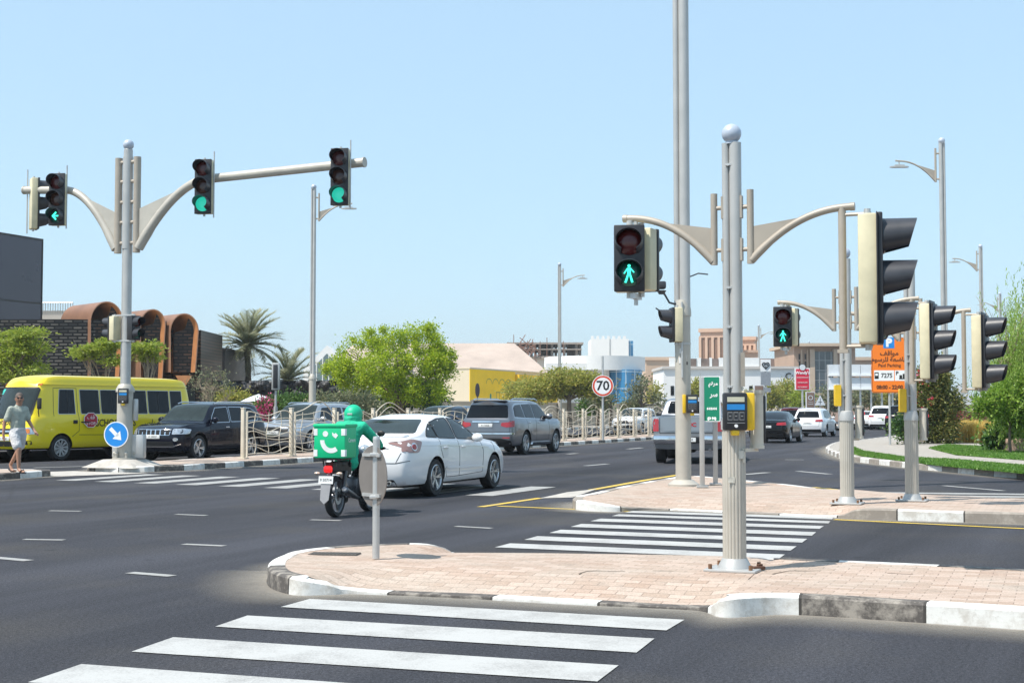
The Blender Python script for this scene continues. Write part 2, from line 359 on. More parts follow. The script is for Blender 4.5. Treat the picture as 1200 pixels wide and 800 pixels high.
def whitepaint(name, col, wear):
    m, nt, b = newmat(name); tc = N(nt, 'ShaderNodeTexCoord')
    n = N(nt, 'ShaderNodeTexNoise', Scale=70.0, Detail=4.0, Roughness=.7); nt.links.new(tc.outputs['Object'], n.inputs['Vector'])
    n2 = N(nt, 'ShaderNodeTexNoise', Scale=2.0, Detail=8.0, Roughness=.7); nt.links.new(tc.outputs['Object'], n2.inputs['Vector'])
    ad = mixc(nt, .5, n.outputs['Fac'], n2.outputs['Fac'])
    c = mixc(nt, ramp(nt, ad, [(0.47, (0, 0, 0)), (0.47 + .12, (wear * .8, wear * .8, wear * .8))]).outputs[0], col, (0.22, 0.21, 0.20))
    nt.links.new(c, b.inputs['Base Color']); b.inputs['Roughness'].default_value = 0.7
    MC[name] = m; return m
M_['line'] = whitepaint('road_paint_white', (0.43, 0.425, 0.41), .75)
M_['linef'] = whitepaint('road_paint_faded', (0.34, 0.335, 0.32), 1.0)
M_['yline'] = whitepaint('road_paint_yellow', (0.62, 0.42, 0.04), .6)
def dustmat():
    m, nt, b = newmat('kerbside_dust'); uv = N(nt, 'ShaderNodeUVMap', uv_map='len'); sx = N(nt, 'ShaderNodeSeparateXYZ'); nt.links.new(uv.outputs[0], sx.inputs[0])
    tc = N(nt, 'ShaderNodeTexCoord'); n = N(nt, 'ShaderNodeTexNoise', Scale=5.0, Detail=9.0, Roughness=.75); nt.links.new(tc.outputs['Object'], n.inputs['Vector'])
    n2 = N(nt, 'ShaderNodeTexNoise', Scale=120.0, Detail=2.0); nt.links.new(tc.outputs['Object'], n2.inputs['Vector'])
    su = N(nt, 'ShaderNodeMath', operation='SUBTRACT'); su.inputs[0].default_value = 1.0; nt.links.new(sx.outputs[1], su.inputs[1])
    pw = N(nt, 'ShaderNodeMath', operation='POWER'); nt.links.new(su.outputs[0], pw.inputs[0]); pw.inputs[1].default_value = 1.3
    mu = N(nt, 'ShaderNodeMath', operation='MULTIPLY'); nt.links.new(pw.outputs[0], mu.inputs[0])
    ad = N(nt, 'ShaderNodeMath', operation='ADD'); nt.links.new(n.outputs['Fac'], ad.inputs[0]); nt.links.new(n2.outputs['Fac'], ad.inputs[1]); nt.links.new(ad.outputs[0], mu.inputs[1])
    mu2 = N(nt, 'ShaderNodeMath', operation='MULTIPLY'); mu2.inputs[1].default_value = 0.75; nt.links.new(mu.outputs[0], mu2.inputs[0])
    b.inputs['Base Color'].default_value = (0.27, 0.245, 0.21, 1); b.inputs['Roughness'].default_value = 1
    tr = N(nt, 'ShaderNodeBsdfTransparent'); mx = N(nt, 'ShaderNodeMixShader'); nt.links.new(mu2.outputs[0], mx.inputs[0]); nt.links.new(tr.outputs[0], mx.inputs[1]); nt.links.new(b.outputs[0], mx.inputs[2])
    nt.links.new(mx.outputs[0], nt.nodes['Material Output'].inputs[0]); return m
M_['dust'] = dustmat()
# ------------------------------------------------------------------ ground geometry
def sheet(name, pts, z, m, kind='structure'):
    mb = MB(); mb.add([(p[0], p[1], z) for p in pts], [tuple(range(len(pts)))]); o = mb.build(name, m, smooth=0)
    bmn = o.data
    if bmn.polygons[0].normal.z < 0: bmn.flip_normals()
    o['kind'] = kind; return o
sheet('ground', [(-1300, -40), (1300, -40), (1300, 2400), (-1300, 2400)], -0.03, M_['sand'])
K0 = Vector((-8.55, 36, 0))
def at(off, t, z=0.0): p = K0 + RP * off + RD * t; return Vector((p.x, p.y, z))   # off: metres right of the median kerb
sheet('road', [(-60, -12), (60, -12), (60, 60), tuple(at(60, 150)[:2]), tuple(at(60, 460)[:2]), tuple(at(-17.2, 460)[:2]), tuple(at(-17.2, -60)[:2])], 0.0, M_['asph'])
def resample(pts, n):
    pts = [Vector(p) for p in pts]; L = [0]
    for a, b in zip(pts, pts[1:]): L.append(L[-1] + (b - a).length)
    out = []; i = 0
    for k in range(n):
        s = L[-1] * k / (n - 1)
        while i < len(L) - 2 and L[i + 1] < s: i += 1
        out.append(pts[i].lerp(pts[i + 1], (s - L[i]) / (L[i + 1] - L[i])))
    return out
def uvmesh(name, rows, uvs, m, kind, parent=None, smooth=40):
    """rows: list of rings of points with the same count; uvs the same"""
    n = len(rows[0]); vs = [p for r in rows for p in r]; fs = []
    for i in range(len(rows) - 1):
        for j in range(n - 1): fs.append((i * n + j, i * n + j + 1, (i + 1) * n + j + 1, (i + 1) * n + j))
    me = bpy.data.meshes.new(name); me.from_pydata([tuple(v) for v in vs], [], fs); ul = me.uv_layers.new(name='len')
    fu = [u for r in uvs for u in r]
    for l in me.loops: ul.data[l.index].uv = fu[l.vertex_index]
    bm = bmesh.new(); bm.from_mesh(me)
    if len(rows) == 2 or True:
        up = sum(f.normal.z for f in bm.faces)
        if up < 0: bmesh.ops.reverse_faces(bm, faces=bm.faces[:])
    bm.to_mesh(me); bm.free(); me.materials.append(m); fin(me, smooth)
    o = link(name, me, parent)
    if kind: o['kind'] = kind
    return o
def kerb(line, m, w=0.15, h0=-0.06, side=1, dust=0.0, name='kerb'):
    """line: ordered 3-D points of the outer top edge; side=+1 when the pavement lies to the left of travel"""
    line = [Vector(p) for p in line]; n = len(line); rows = []; uvs = []; s = 0; drows = []; duv = []
    for i, p in enumerate(line):
        t = (line[min(i + 1, n - 1)] - line[max(i - 1, 0)]); t.z = 0; t.normalize(); nn = Vector((-t.y, t.x, 0)) * side
        if i: s += (p - line[i - 1]).length
        b = 0.02 if p.z > .05 else .006
        rows.append([Vector((p.x, p.y, h0)) - nn * .012, p - Vector((0, 0, b)) - nn * 0.004, p + nn * b, p + nn * w, p + nn * (w + .001) + Vector((0, 0, -.03))]); uvs.append([(s, 0), (s, .3), (s, .4), (s, .9), (s, 1)])
        t2 = Vector((0, 0, 0))
        for k_ in range(max(1, i - 7), min(n, i + 8)): t2 += line[k_] - line[k_ - 1]
        t2.z = 0; t2.normalize(); n2_ = Vector((-t2.y, t2.x, 0)) * side
        q = Vector((p.x, p.y, 0.0045 + 2e-5 * i)) - nn * .014
        drows.append([q, q - n2_ * dust * .5, q - n2_ * dust]); duv.append([(s, 0), (s, .5), (s, 1)])
    o = uvmesh(name, rows, uvs, m, 'structure')
    if dust: uvmesh('road_dust', drows, duv, M_['dust'], 'structure')
    return o
def island(name, front, back, zi, m, n=60, k=14, wz=0.9):
    f = resample(front, n); b = resample(back, n); vs = []; fs = []
    for i in range(n):
        Wd = max(.3, (Vector(f[i]) - Vector(b[i])).length)
        for j in range(k):
            s = j / (k - 1); s = .5 - .5 * cos(pi * s); p = f[i].lerp(b[i], s)
            wf = max(0, 1 - s * Wd / wz); wb = max(0, 1 - (1 - s) * Wd / wz); wf = wf * wf * (3 - 2 * wf); wb = wb * wb * (3 - 2 * wb)
            z = zi + (f[i].z - zi) * wf + (b[i].z - zi) * wb; vs.append((p.x, p.y, z))
    for i in range(n - 1):
        for j in range(k - 1): fs.append((i * k + j, i * k + j + 1, (i + 1) * k + j + 1, (i + 1) * k + j))
    mb = MB(); mb.add(vs, fs); o = mb.build(name, m, smooth=40)
    if o.data.polygons[0].normal.z < 0: o.data.flip_normals()
    o['kind'] = 'structure'; return o
def smoothline(pts, n):
    """Catmull-Rom through 3-D points"""
    P = [Vector(p) for p in pts]; out = []
    for i in range(len(P) - 1):
        a = P[max(i - 1, 0)]; b = P[i]; c = P[i + 1]; d = P[min(i + 2, len(P) - 1)]
        for j in range(n):
            t = j / n; out.append(0.5 * ((2 * b) + (c - a) * t + (2 * a - 5 * b + 4 * c - d) * t * t + (3 * b - a - 3 * c + d) * t ** 3))
    out.append(P[-1]); return out
def inset(line, d, dz=-0.004, side=1):
    out = []; n = len(line)
    for i, p in enumerate(line):
        t = (line[min(i + 1, n - 1)] - line[max(i - 1, 0)]); t.z = 0; t.normalize(); out.append(p + Vector((-t.y, t.x, 0)) * side * d + Vector((0, 0, dz)))
    return out
# near refuge island: outline from the nose round the front and round the back
H_ = 0.15
fr = [G(330, 650, H_), G(316, 657, H_), G(318, 668, H_), G(345, 676, H_), G(385, 683, .10), G(425, 692, .03), G(560, 698, .03), G(690, 705, .03), G(815, 711, .03), G(850, 700, H_), G(925, 697, H_), G(1060, 704.5, H_), G(1200, 713, H_), G(1420, 727, H_)]
bk = [G(330, 650, H_), G(345, 645, H_), G(385, 640, H_), G(440, 637, H_), G(500, 636.5, H_), G(548, 649, .025), G(700, 650, .025), G(905, 654, .025), G(935, 654, H_), G(1060, 659, H_), G(1200, 666, H_), G(1420, 679, H_)]
def extend(L_, d, n): t_ = (L_[-1] - L_[-2]).normalized(); return L_ + [L_[-1] + t_ * d * i / n for i in range(1, n + 1)]
frs = extend(smoothline(fr, 6), 14, 14); bks = extend(smoothline(bk, 6), 14, 14)
island('island_paving', inset(frs, .14, side=1), inset(bks, .14, side=-1), .135, M_['brick'], 170, 16)
kerb(frs, M_['kerb'], side=1, dust=.7); kerb(bks, M_['kerb'], side=-1, dust=.5)
# middle island
fr2 = [G(690, 578, H_), G(674, 581, H_), G(676, 586, H_), G(720, 592, .10), G(770, 595.5, .03), G(880, 600, .03), G(975, 604, .03), G(1010, 596, H_), G(1100, 598.5, H_), G(1200, 601, H_), G(1420, 607, H_)]
bk2 = [G(690, 578, H_), G(735, 568, H_), G(775, 561, H_), G(808, 557, H_), G(850, 560, H_), G(940, 569, H_), G(970, 576, .03), G(1040, 582, .03), G(1200, 588, .03), G(1420, 596, .03)]
fr2s = extend(smoothline(fr2, 6), 12, 12); bk2s = extend(smoothline(bk2, 6), 12, 12)
island('island_paving', inset(fr2s, .14, side=1), inset(bk2s, .14, side=-1), .14, M_['brick'], 160, 14)
kerb(fr2s, M_['kerbw'], side=1, dust=.6); kerb(bk2s, M_['kerbw'], side=-1, dust=.4)
# median with fence, from the mast pole to the far distance
MW = 2.5
ml = [at(-.9, -1.0, .14), at(-.35, -.7, .15), at(0, 0.2, .15)] + [at(0, t, .15) for t in (1.2, 6, 12, 20, 40, 80, 160, 330)]
mr_ = [at(-.9, -1.0, .14), at(-MW + .4, -.7, .15), at(-MW, .2, .15)] + [at(-MW, t, .15) for t in (1.2, 6, 12, 20, 40, 80, 160, 330)]
island('median_paving', inset(ml, .14, side=1), inset(mr_, .14, side=-1), .14, M_['brick'], 120, 6)
kerb(ml, M_['kerb'], side=1, dust=.8); kerb(mr_, M_['kerb'], side=-1, dust=.6)
# median stub on the near side of the crossing
q0 = Vector((-10.9, 33.6, .15))
ns = [q0 + Vector((-1.2, .35, 0)), q0 + Vector((-.5, .15, 0)), q0, q0 + Vector((.03, -.5, 0)), q0 + Vector((-.45, -2.2, 0)), q0 + Vector((-2.6, -7.5, 0)), q0 + Vector((-6, -15, 0))]
nb = [q0 + Vector((-1.2, .35, 0)), q0 + Vector((-1.9, .3, 0)), q0 + Vector((-2.4, 0, 0)), q0 + Vector((-2.7, -.8, 0)), q0 + Vector((-3.2, -2.5, 0)), q0 + Vector((-5.2, -7, 0)), q0 + Vector((-9, -14.5, 0))]
nss = smoothline(ns, 4); nbs = smoothline(nb, 4)
island('median_paving', inset(nss, .14, side=-1), inset(nbs, .14, side=1), .14, M_['brick'], 40, 8)
kerb(nss, M_['kerb'], side=-1, dust=.6); kerb(nbs, M_['kerb'], side=1)
sheet('concrete_path', [tuple((q0 + Vector((-2.2, .5, 0)))[:2]), tuple((q0 + Vector((.4, -.4, 0)))[:2]), tuple(at(.15, -1.2)[:2]), tuple(at(-2.4, -.9)[:2])], .008, M_['conc'])
# far side pavement of the left carriageway and right-hand verge
fl = [at(-17, t, .15) for t in (-40, -10, 10, 30, 60, 120, 200, 330)]
kerb(fl, M_['kerb'], side=1, dust=.8)
sheet('far_pavement', [tuple(at(-17.15, -40)[:2]), tuple(at(-17.15, 330)[:2]), tuple(at(-30, 330)[:2]), tuple(at(-30, -40)[:2])], .145, M_['pave'])
rv = [Vector((26, 27.5, .15)), Vector((17, 28.5, .15)), Vector((13, 30, .15)), G(1200, 561, 0) + Vector((0, 0, .15)), G(1100, 552) + Vector((0, 0, .15)), G(1000, 540.5) + Vector((0, 0, .15)), G(977, 534) + Vector((0, 0, .15)), G(968, 527.5) + Vector((0, 0, .15)), G(985, 520.5) + Vector((0, 0, .15))]
tt = (rv[-1] - K0).dot(RD); oo = (rv[-1] - K0).dot(RP)
rv += [at(oo + .3, tt + 6, .15), at(oo + .3, tt + 40, .15), at(oo + .3, tt + 120, .15), at(oo + .3, tt + 300, .15)]
rvs = smoothline(rv, 6)
kerb(rvs, M_['kerbw'], side=-1, dust=.6)
rin = inset(rvs, .14, side=-1)
sheet('right_pavement', [tuple(p[:2]) for p in rin] + [tuple(at(oo + 70, 320)[:2]), (90, 20), (26, 20)], .142, M_['pave'])
# ------------------------------------------------------------------ road markings
def marks(name, quads, m, z=.006):
    mb = MB()
    for q in quads: mb.add([(p[0], p[1], z) for p in q], [(0, 1, 2, 3)])
    o = mb.build(name, m, smooth=0); o['kind'] = 'structure'
    for p in o.data.polygons:
        if p.normal.z < 0: p.flip()
    return o
X1 = [((363, 702), (802, 726.5), (781, 739), (329, 711.5)), ((290, 721.5), (767, 748.5), (746, 765), (252, 734.5)), ((203, 747), (725, 780), (700, 799), (154, 764))]
q1 = [[G(*p) for p in q] for q in X1]
for k in (1, 2, 3):
    dl = q1[2][0] - q1[1][0]; dr = q1[2][1] - q1[1][1]
    q1.append([q1[2][0] + dl * k, q1[2][1] + dr * k, q1[2][2] + dr * k, q1[2][3] + dl * k])
marks('crosswalk_marking', q1, M_['line'])
LL = [(736.5, 599.6), (721, 603.6), (698, 609.2), (675, 615.6), (650.5, 622.6), (622, 630.4), (589, 639)]
RR = [(976, 607.2), (972, 612), (963, 618), (954, 625.6), (943, 633.6), (930, 642.7), (916, 652.5)]
q2 = []
for i, (a, b) in enumerate(zip(LL, RR)):
    a, b = G(*a), G(*b); j = max(i, 1); dl = (G(*LL[j]) - G(*LL[j - 1])) * .26; dr = (G(*RR[j]) - G(*RR[j - 1])) * .26
    q2.append([a - dl, b - dr, b + dr, a + dl])
marks('crosswalk_marking', q2, M_['line'])
q3 = []
s0 = Vector((-9.8, 31.3, 0)); s1 = Vector((-.6, 25.8, 0))
for i in range(10):
    p = s0.lerp(s1, i / 9); w = RP * .27; q3.append([p - w, p + w, p + w + RD * 3.2, p - w + RD * 3.2])
marks('crosswalk_marking', q3, M_['linef'])
q4 = []
for i in range(5):
    a = G(1000 + 12 * i, 577 + 3.1 * i); b = a + Vector((4.5, -.9, 0)); w = Vector((.06, .22, 0)); q4.append([a - w, b - w, b + w, a + w])
marks('crosswalk_marking', q4, M_['linef'])
def dash(px0, py0, px1, py1, w=.12):
    a, b = G(px0, py0), G(px1, py1); n = (b - a).normalized(); n = Vector((-n.y, n.x, 0)) * w / 2; return [a - n, b - n, b + n, a + n]
marks('lane_marking', [dash(*d) for d in [(58, 598.4, 94.5, 599), (206, 602.6, 242, 604), (28, 632, 75, 632.7), (215, 637.6, 263, 639.7), (-10, 653, 34, 657, .14), (152, 671, 202, 675, .13), (364, 609, 399, 610), (534, 616.7, 576, 619),
      (736, 526, 752, 524.5, .25), (686, 545.7, 712, 543.5, .2), (665, 532, 676, 531, .2), (920, 538.5, 942, 538.7, .2), (935, 552, 972, 555.5, .2), (1106, 569, 1176, 575, .15), (872, 556, 900, 553.5, .2), (40, 548, 110, 546, .2), (770, 517.5, 782, 516.5, .3)]], M_['linef'])
marks('yellow_edge_line', [dash(*d) for d in [(563, 594, 634, 583.5, .14), (693, 574, 757, 562.5, .16), (757, 562.5, 796, 556.2, .16), (584, 593, 737, 599.5, .12), (953, 571, 1000, 575.5, .14), (978, 608.8, 1200, 619.5, .12), (1200, 619.5, 1400, 629, .12)]], M_['yline'], .007)
sheet('pavement_ramp', [tuple(G(632, 584)[:2]), tuple(G(671, 583)[:2]), tuple(G(700, 573)[:2]), tuple(G(664, 577)[:2])], .009, M_['conc'])
# grass strips on the right verge
def grass(name, poly, z, n, h, m, label=None, kind='stuff', wobble=.5):
    xs = [p[0] for p in poly]; ys = [p[1] for p in poly]; vs = []; fs = []; R = random.Random(5)
    def inside(x, y):
        c = False
        for i in range(len(poly)):
            (x1, y1), (x2, y2) = poly[i], poly[i - 1]
            if (y1 > y) != (y2 > y) and x < (x2 - x1) * (y - y1) / (y2 - y1) + x1: c = not c
        return c
    k = 0
    while k < n:
        x, y = R.uniform(min(xs), max(xs)), R.uniform(min(ys), max(ys))
        if not inside(x, y): continue
        k += 1; a = R.uniform(0, 2 * pi); w = R.uniform(.012, .03); hh = h * R.uniform(.5, 1.3); lx, ly = R.gauss(0, h * wobble), R.gauss(0, h * wobble)
        o = len(vs); vs += [(x - w * cos(a), y - w * sin(a), z), (x + w * cos(a), y + w * sin(a), z), (x + lx, y + ly, z + hh)]; fs.append((o, o + 1, o + 2))
    me = bpy.data.meshes.new(name); me.from_pydata(vs, [], fs); me.materials.append(m); o = link(name, me); tag(o, label, 'grass', kind=kind); return o
gm = leafmat('lawn_blades', (0.07, 0.17, 0.015), (0.11, 0.25, 0.025), (0.17, 0.28, 0.04))
g1 = [tuple(G(a, b, .15)[:2]) for a, b in [(984, 527), (1010, 534.5), (1100, 545.5), (1200, 555), (1330, 567), (1330, 556), (1200, 546), (1120, 539), (1060, 536), (1012, 529), (1000, 524)]]
g2 = [tuple(G(a, b, .15)[:2]) for a, b in [(1088, 525), (1120, 533), (1200, 539), (1330, 546), (1330, 533), (1200, 529), (1165, 524), (1110, 521)]]
M_['soil'] = mat('lawn_soil', (0.07, 0.11, 0.03), 1, 0, .3, 8)
for g in (g1, g2): sheet('lawn', g, .15, M_['soil'])
grass('lawn_grass', g1, .15, 26000, .06, gm, 'bright green trimmed grass strip beside the right kerb')
grass('lawn_grass', g2, .15, 26000, .06, gm, 'bright green trimmed grass patch behind the curved footpath')
# ------------------------------------------------------------------ vehicles
class Car:
    def __init__(s, name, label, loc, rz, P, pm, group=None):
        s.P = P; s.root = thing(name, label, P.get('cat', 'car'), loc, rz, group); s.pm = pm; s.hull()
    def hull(s):
        P = s.P; top = pchip(P['top']); belt = pchip(P['belt']); plan = pchip(P['plan']); nose = pchip(P['nose']); tail = pchip(P['tail'])
        xr, xf = P['top'][0][0], P['top'][-1][0]; W = P['w'] / 2; zb = P.get('zb', .22); tum = P.get('tum', .42); step = P.get('step', .055); crown = P.get('crown', .045)
        n = int((xf - xr) / step); xs = [xr + (xf - xr) * i / n for i in range(n + 1)]
        xs = [xr, xr + .012, xr + .03] + xs[1:-1] + [xf - .03, xf - .012, xf]
        rings = []
        for x in xs:
            w = W * plan(x); zt = top(x); zs = min(belt(x), zt - .035); h = zt - zs; zl = zb + .04 * P.get('rock', 1)
            # fenders swell a little over the wheels
            fl = 0
            for wx in P['axles']: fl = max(fl, P.get('flare', .018) * max(0, 1 - ((x - wx) / (P['r'] + .18)) ** 2))
            mid = zl + .55 * (zs - zl); sh = w - .055
            gh = min(1, h / .35)
            wr = max(.1, sh - .02 - tum * h)
            rd = min(.10, h * .35)
            pr = [(0, zb), (w * .5, zb), (w - .14, zb), (w - .035, zb + .015), (w - .012, zl + .06), (w + fl * .6, zl + .2 * (mid - zl) + .05), (w + fl, mid), (w + fl - P.get('hip', .008), zs - .14), (w - .022 + fl * .5, zs - .05), (sh + .012, zs - .008),
                  (sh - .02, zs + .004), (sh - .02 - tum * h * .34, zs + h * .36), (sh - .02 - tum * h * .68, zs + h * .68), (wr + .012, zt - rd), (wr - rd * .35, zt - rd * .35 - .008), (wr - rd * 1.2 - .02, zt - crown * .55), (wr * .62, zt - crown * .28), (wr * .3, zt - crown * .06), (0, zt)]
            ring = []
            for (y, z) in pr:
                X = x
                if x > 0: t = (x / xf) ** 4; X = x - (xf - nose(z)) * t
                else: t = (x / xr) ** 4; X = x - (xr - tail(z)) * t
                ring.append((X, y, z))
            rings.append(ring)
        m = len(rings[0]); full = []
        for r in rings: full.append(r + [(x, -y, z) for (x, y, z) in r[-2:0:-1]])
        k = len(full[0]); vs = [p for r in full for p in r]; fs = []
        for i in range(len(full) - 1):
            for j in range(k): fs.append((i * k + j, i * k + (j + 1) % k, (i + 1) * k + (j + 1) % k, (i + 1) * k + j))
        KC = 12
        for (base, r, sg) in ((0, rings[0], -1), ((len(full) - 1) * k, rings[-1], 1)):
            idx = []
            for j in range(1, m - 1):
                x, y, z = r[j]; row = [base + j]
                for c in range(1, KC):
                    f = 1 - 2 * c / KC; vs.append((x + sg * P.get('bow', .07) * (1 - f * f), y * f, z + (crown * .3 * (1 - f * f) if j > m - 5 else 0))); row.append(len(vs) - 1)
                row.append(base + (k - j) % k); idx.append(row)
            for a, b in zip(idx, idx[1:]):
                for c in range(KC): fs.append((a[c], a[c + 1], b[c + 1], b[c]))
            for row, cen in ((idx[0], base), (idx[-1], base + m - 1)):
                for c in range(KC): fs.append((row[c], row[c + 1], cen))
        mb = MB(); mb.add(vs, fs)
        me = bpy.data.meshes.new('body'); me.from_pydata(mb.v, [], mb.f)
        bm = bmesh.new(); bm.from_mesh(me); bmesh.ops.remove_doubles(bm, verts=bm.verts[:], dist=1e-4)
        for _ in range(P.get('smooth', 2)): bmesh.ops.smooth_vert(bm, verts=bm.verts[:], factor=.5, use_axis_x=True, use_axis_y=True, use_axis_z=True)
        bmesh.ops.recalc_face_normals(bm, faces=bm.faces[:]); bm.to_mesh(me); bm.free(); me.materials.append(s.pm); me.materials.append(M_['trim'])
        o = link('body', me, s.root)
        # wheel wells (and a load bed) are cut out of the closed hull
        cb = MB(); R = P['r'] + P.get('gap', .055)
        for wx in P['axles']:
            for sy in (1, -1): cb.cyl((wx, sy * (W + .3), P['r'] + .01), (wx, sy * (W - .34), P['r'] + .01), R, n=40)
        cuts = [(cb, M_['trim'])]
        if 'bed' in P:
            b2 = MB(); x0, x1, zz, wd = P['bed']; b2.box(((x0 + x1) / 2, 0, zz + 1), (x1 - x0, wd, 2)); cuts.append((b2, M_['trim']))
        for c, mm in cuts:
            co_ = c.build('cutter', [s.pm, mm], s.root, 0); co_.data.polygons.foreach_set('material_index', [1] * len(co_.data.polygons))
            md = o.modifiers.new('b', 'BOOLEAN'); md.operation = 'DIFFERENCE'; md.object = co_; md.solver = 'EXACT'
            dg = bpy.context.evaluated_depsgraph_get(); nm = bpy.data.meshes.new_from_object(o.evaluated_get(dg)); o.modifiers.clear(); old = o.data; o.data = nm; bpy.data.meshes.remove(old); bpy.data.objects.remove(co_)
        o.data.name = 'body'; fin(o.data, P.get('sharp', 38)); s.body = o
        bm = bmesh.new(); bm.from_mesh(o.data); s.bvh = BVHTree.FromBMesh(bm); bm.free()
        s.xr, s.xf, s.W = xr, xf, W
    def cast(s, a, b, side):
        if side == 'L': o, d = Vector((a, 3, b)), Vector((0, -1, 0))
        elif side == 'R': o, d = Vector((a, -3, b)), Vector((0, 1, 0))
        elif side == 'F': o, d = Vector((6, a, b)), Vector((-1, 0, 0))
        elif side == 'B': o, d = Vector((-6, a, b)), Vector((1, 0, 0))
        else: o, d = Vector((a, b, 5)), Vector((0, 0, -1))
        h = s.bvh.ray_cast(o, d)
        if h[0] is None: h = s.bvh.find_nearest(o + d * 3)
        return h[0], (h[1] if h[1].dot(d) < 0 else -h[1])
    def patch(s, name, poly, side, m, parent=None, off=.006, r=.04, step=.09, mb=None, label=None):
        if r: poly = rpoly(poly, r)
        bm = bmesh.new(); vv = [bm.verts.new((p[0], p[1], 0)) for p in poly]; bm.faces.new(vv)
        for ax in (0, 1):
            lo = min(p[ax] for p in poly); hi = max(p[ax] for p in poly); c = lo + step
            while c < hi - .01:
                pn = [0, 0, 0]; pn[ax] = 1; pc = [0, 0, 0]; pc[ax] = c
                bmesh.ops.bisect_plane(bm, geom=bm.verts[:] + bm.edges[:] + bm.faces[:], plane_co=pc, plane_no=pn); c += step
        be = [(e.verts[0], e.verts[1]) for e in bm.edges if len(e.link_faces) == 1]
        pos = {}; nr = {}
        for v in bm.verts:
            h, n = s.cast(v.co.x, v.co.y, side); pos[v] = h + n * off; nr[v] = n
        low = {}
        for a, b in be:
            for q in (a, b):
                if q not in low: low[q] = bm.verts.new(pos[q] - nr[q] * (off + .012))
        for v, p in pos.items(): v.co = p
        for a, b in be:
            try: bm.faces.new((a, b, low[b], low[a]))
            except ValueError: pass
        bmesh.ops.triangulate(bm, faces=[f for f in bm.faces if len(f.verts) > 4]); bmesh.ops.recalc_face_normals(bm, faces=bm.faces[:])
        # outward check
        f0 = next(iter(pos)); 
        if f0.link_faces:
            bm.normal_update()
            if sum(f.normal.dot(nr[f.verts[0]]) for f in bm.faces if f.verts[0] in nr) < 0: bmesh.ops.reverse_faces(bm, faces=bm.faces[:])
        me = bpy.data.meshes.new(name); bm.to_mesh(me); bm.free(); me.materials.append(m); fin(me, 40)
        o = link(name, me, parent or s.root)
        if label: o['label'] = label
        return o
    def strip(s, name, pts, side, m, w=.012, off=.004, parent=None, closed=False):
        """thin raised line following the body (door gaps, chrome trims)"""
        if closed: pts = pts + [pts[0]]
        P2 = []
        for a, b in zip(pts, pts[1:]):
            k = max(1, int(math.dist(a, b) / .035)); P2 += [(a[0] + (b[0] - a[0]) * i / k, a[1] + (b[1] - a[1]) * i / k) for i in range(k)]
        P2.append(pts[-1]); H = [s.cast(a, b, side) for a, b in P2]; vs = []; fs = []
        for i, (h, n) in enumerate(H):
            t = (H[min(i + 1, len(H) - 1)][0] - H[max(i - 1, 0)][0]); t.normalize(); u = t.cross(n).normalized() * w / 2
            vs += [h + n * off - u, h + n * off + u, h - n * .005 + u * 1.15, h - n * .005 - u * 1.15]
        for i in range(len(H) - 1):
            for j in range(4): fs.append((i * 4 + j, i * 4 + (j + 1) % 4, i * 4 + 4 + (j + 1) % 4, i * 4 + 4 + j))
        mb = MB(); mb.add(vs, fs); return mb.build(name, m, parent or s.root, 0)
    def wheels(s, spokes=5, dark=False, simple=False, rim=None):
        P = s.P; r = P['r']; key = ('wheel', r, spokes, dark)
        if key not in WC:
            w = P.get('tw', .225); t = MB(); rr = r * .68
            t.lathe([(rr, -w / 2), (r * .93, -w / 2), (r * .985, -w / 2 + .02), (r, -w / 2 + .045), (r, w / 2 - .045), (r * .985, w / 2 - .02), (r * .93, w / 2), (rr, w / 2 - .01), (rr, -w / 2)], 36, caps=False)
            d = MB(); d.lathe([(rr * 1.03, w / 2 - .004), (rr * .97, w / 2 + .004), (rr * .93, w / 2 - .02), (rr * .90, -.02), (rr * .9, -w / 2 + .02)], 36, caps=False)
            d.cur = 1; d.lathe([(0.001, -.005), (rr * .9, -.005), (rr * .9, .005), (.001, .005)], 30)          # brake shadow plate
            d.cur = 2; d.lathe([(.001, 0), (rr * .62, .0), (rr * .62, .018), (.001, .018)], 24); d.cur = 0
            d.lathe([(.001, w / 2 - .03), (r * .13, w / 2 - .032), (r * .17, w / 2 - .05), (r * .17, .0)], 16)
            for i in range(spokes):
                a = 2 * pi * i / spokes
                for o_ in (-.13, .13):
                    aa = a + o_ * (5 / spokes); p0 = Vector((r * .12 * cos(a), r * .12 * sin(a), w / 2 - .045)); p1 = Vector((rr * .94 * cos(aa), rr * .94 * sin(aa), w / 2 - .018))
                    dr = (p1 - p0); u = Vector((-dr.y, dr.x, 0)).normalized()
                    w0, w1, th = r * .055, r * .045, .022
                    vs = [p0 - u * w0, p0 + u * w0, p0 + u * w0 * .8 + Vector((0, 0, th)), p0 - u * w0 * .8 + Vector((0, 0, th)), p1 - u * w1, p1 + u * w1, p1 + u * w1 * .8 + Vector((0, 0, th * .6)), p1 - u * w1 * .8 + Vector((0, 0, th * .6))]
                    d.add(vs, [(0, 1, 2, 3), (4, 5, 6, 7), (0, 1, 5, 4), (1, 2, 6, 5), (2, 3, 7, 6), (3, 0, 4, 7)])
            WC[key] = (t, d)
        t, d = WC[key]
        rm = rim or (M_['trim'] if dark else M_['alloy'])
        for wx in P['axles']:
            for sy in (1, -1):
                tw = P.get('tw', .225); M = Tr(wx, sy * (s.W - tw / 2 - .015 + P.get('trk', 0)), r) @ Rx(-pi / 2 * sy) @ Rz(random.uniform(0, 1))
                a = MB(M); a.add(t.v, t.f); w_ = a.build('wheel', M_['rubber'], s.root, 40)
                if simple and sy * s.seen < 0: continue
                b = MB(M); b.add(d.v, d.f); b.m = list(d.m); b.build('rim', [rm, M_['trim'], M_['steel']], w_, 35)
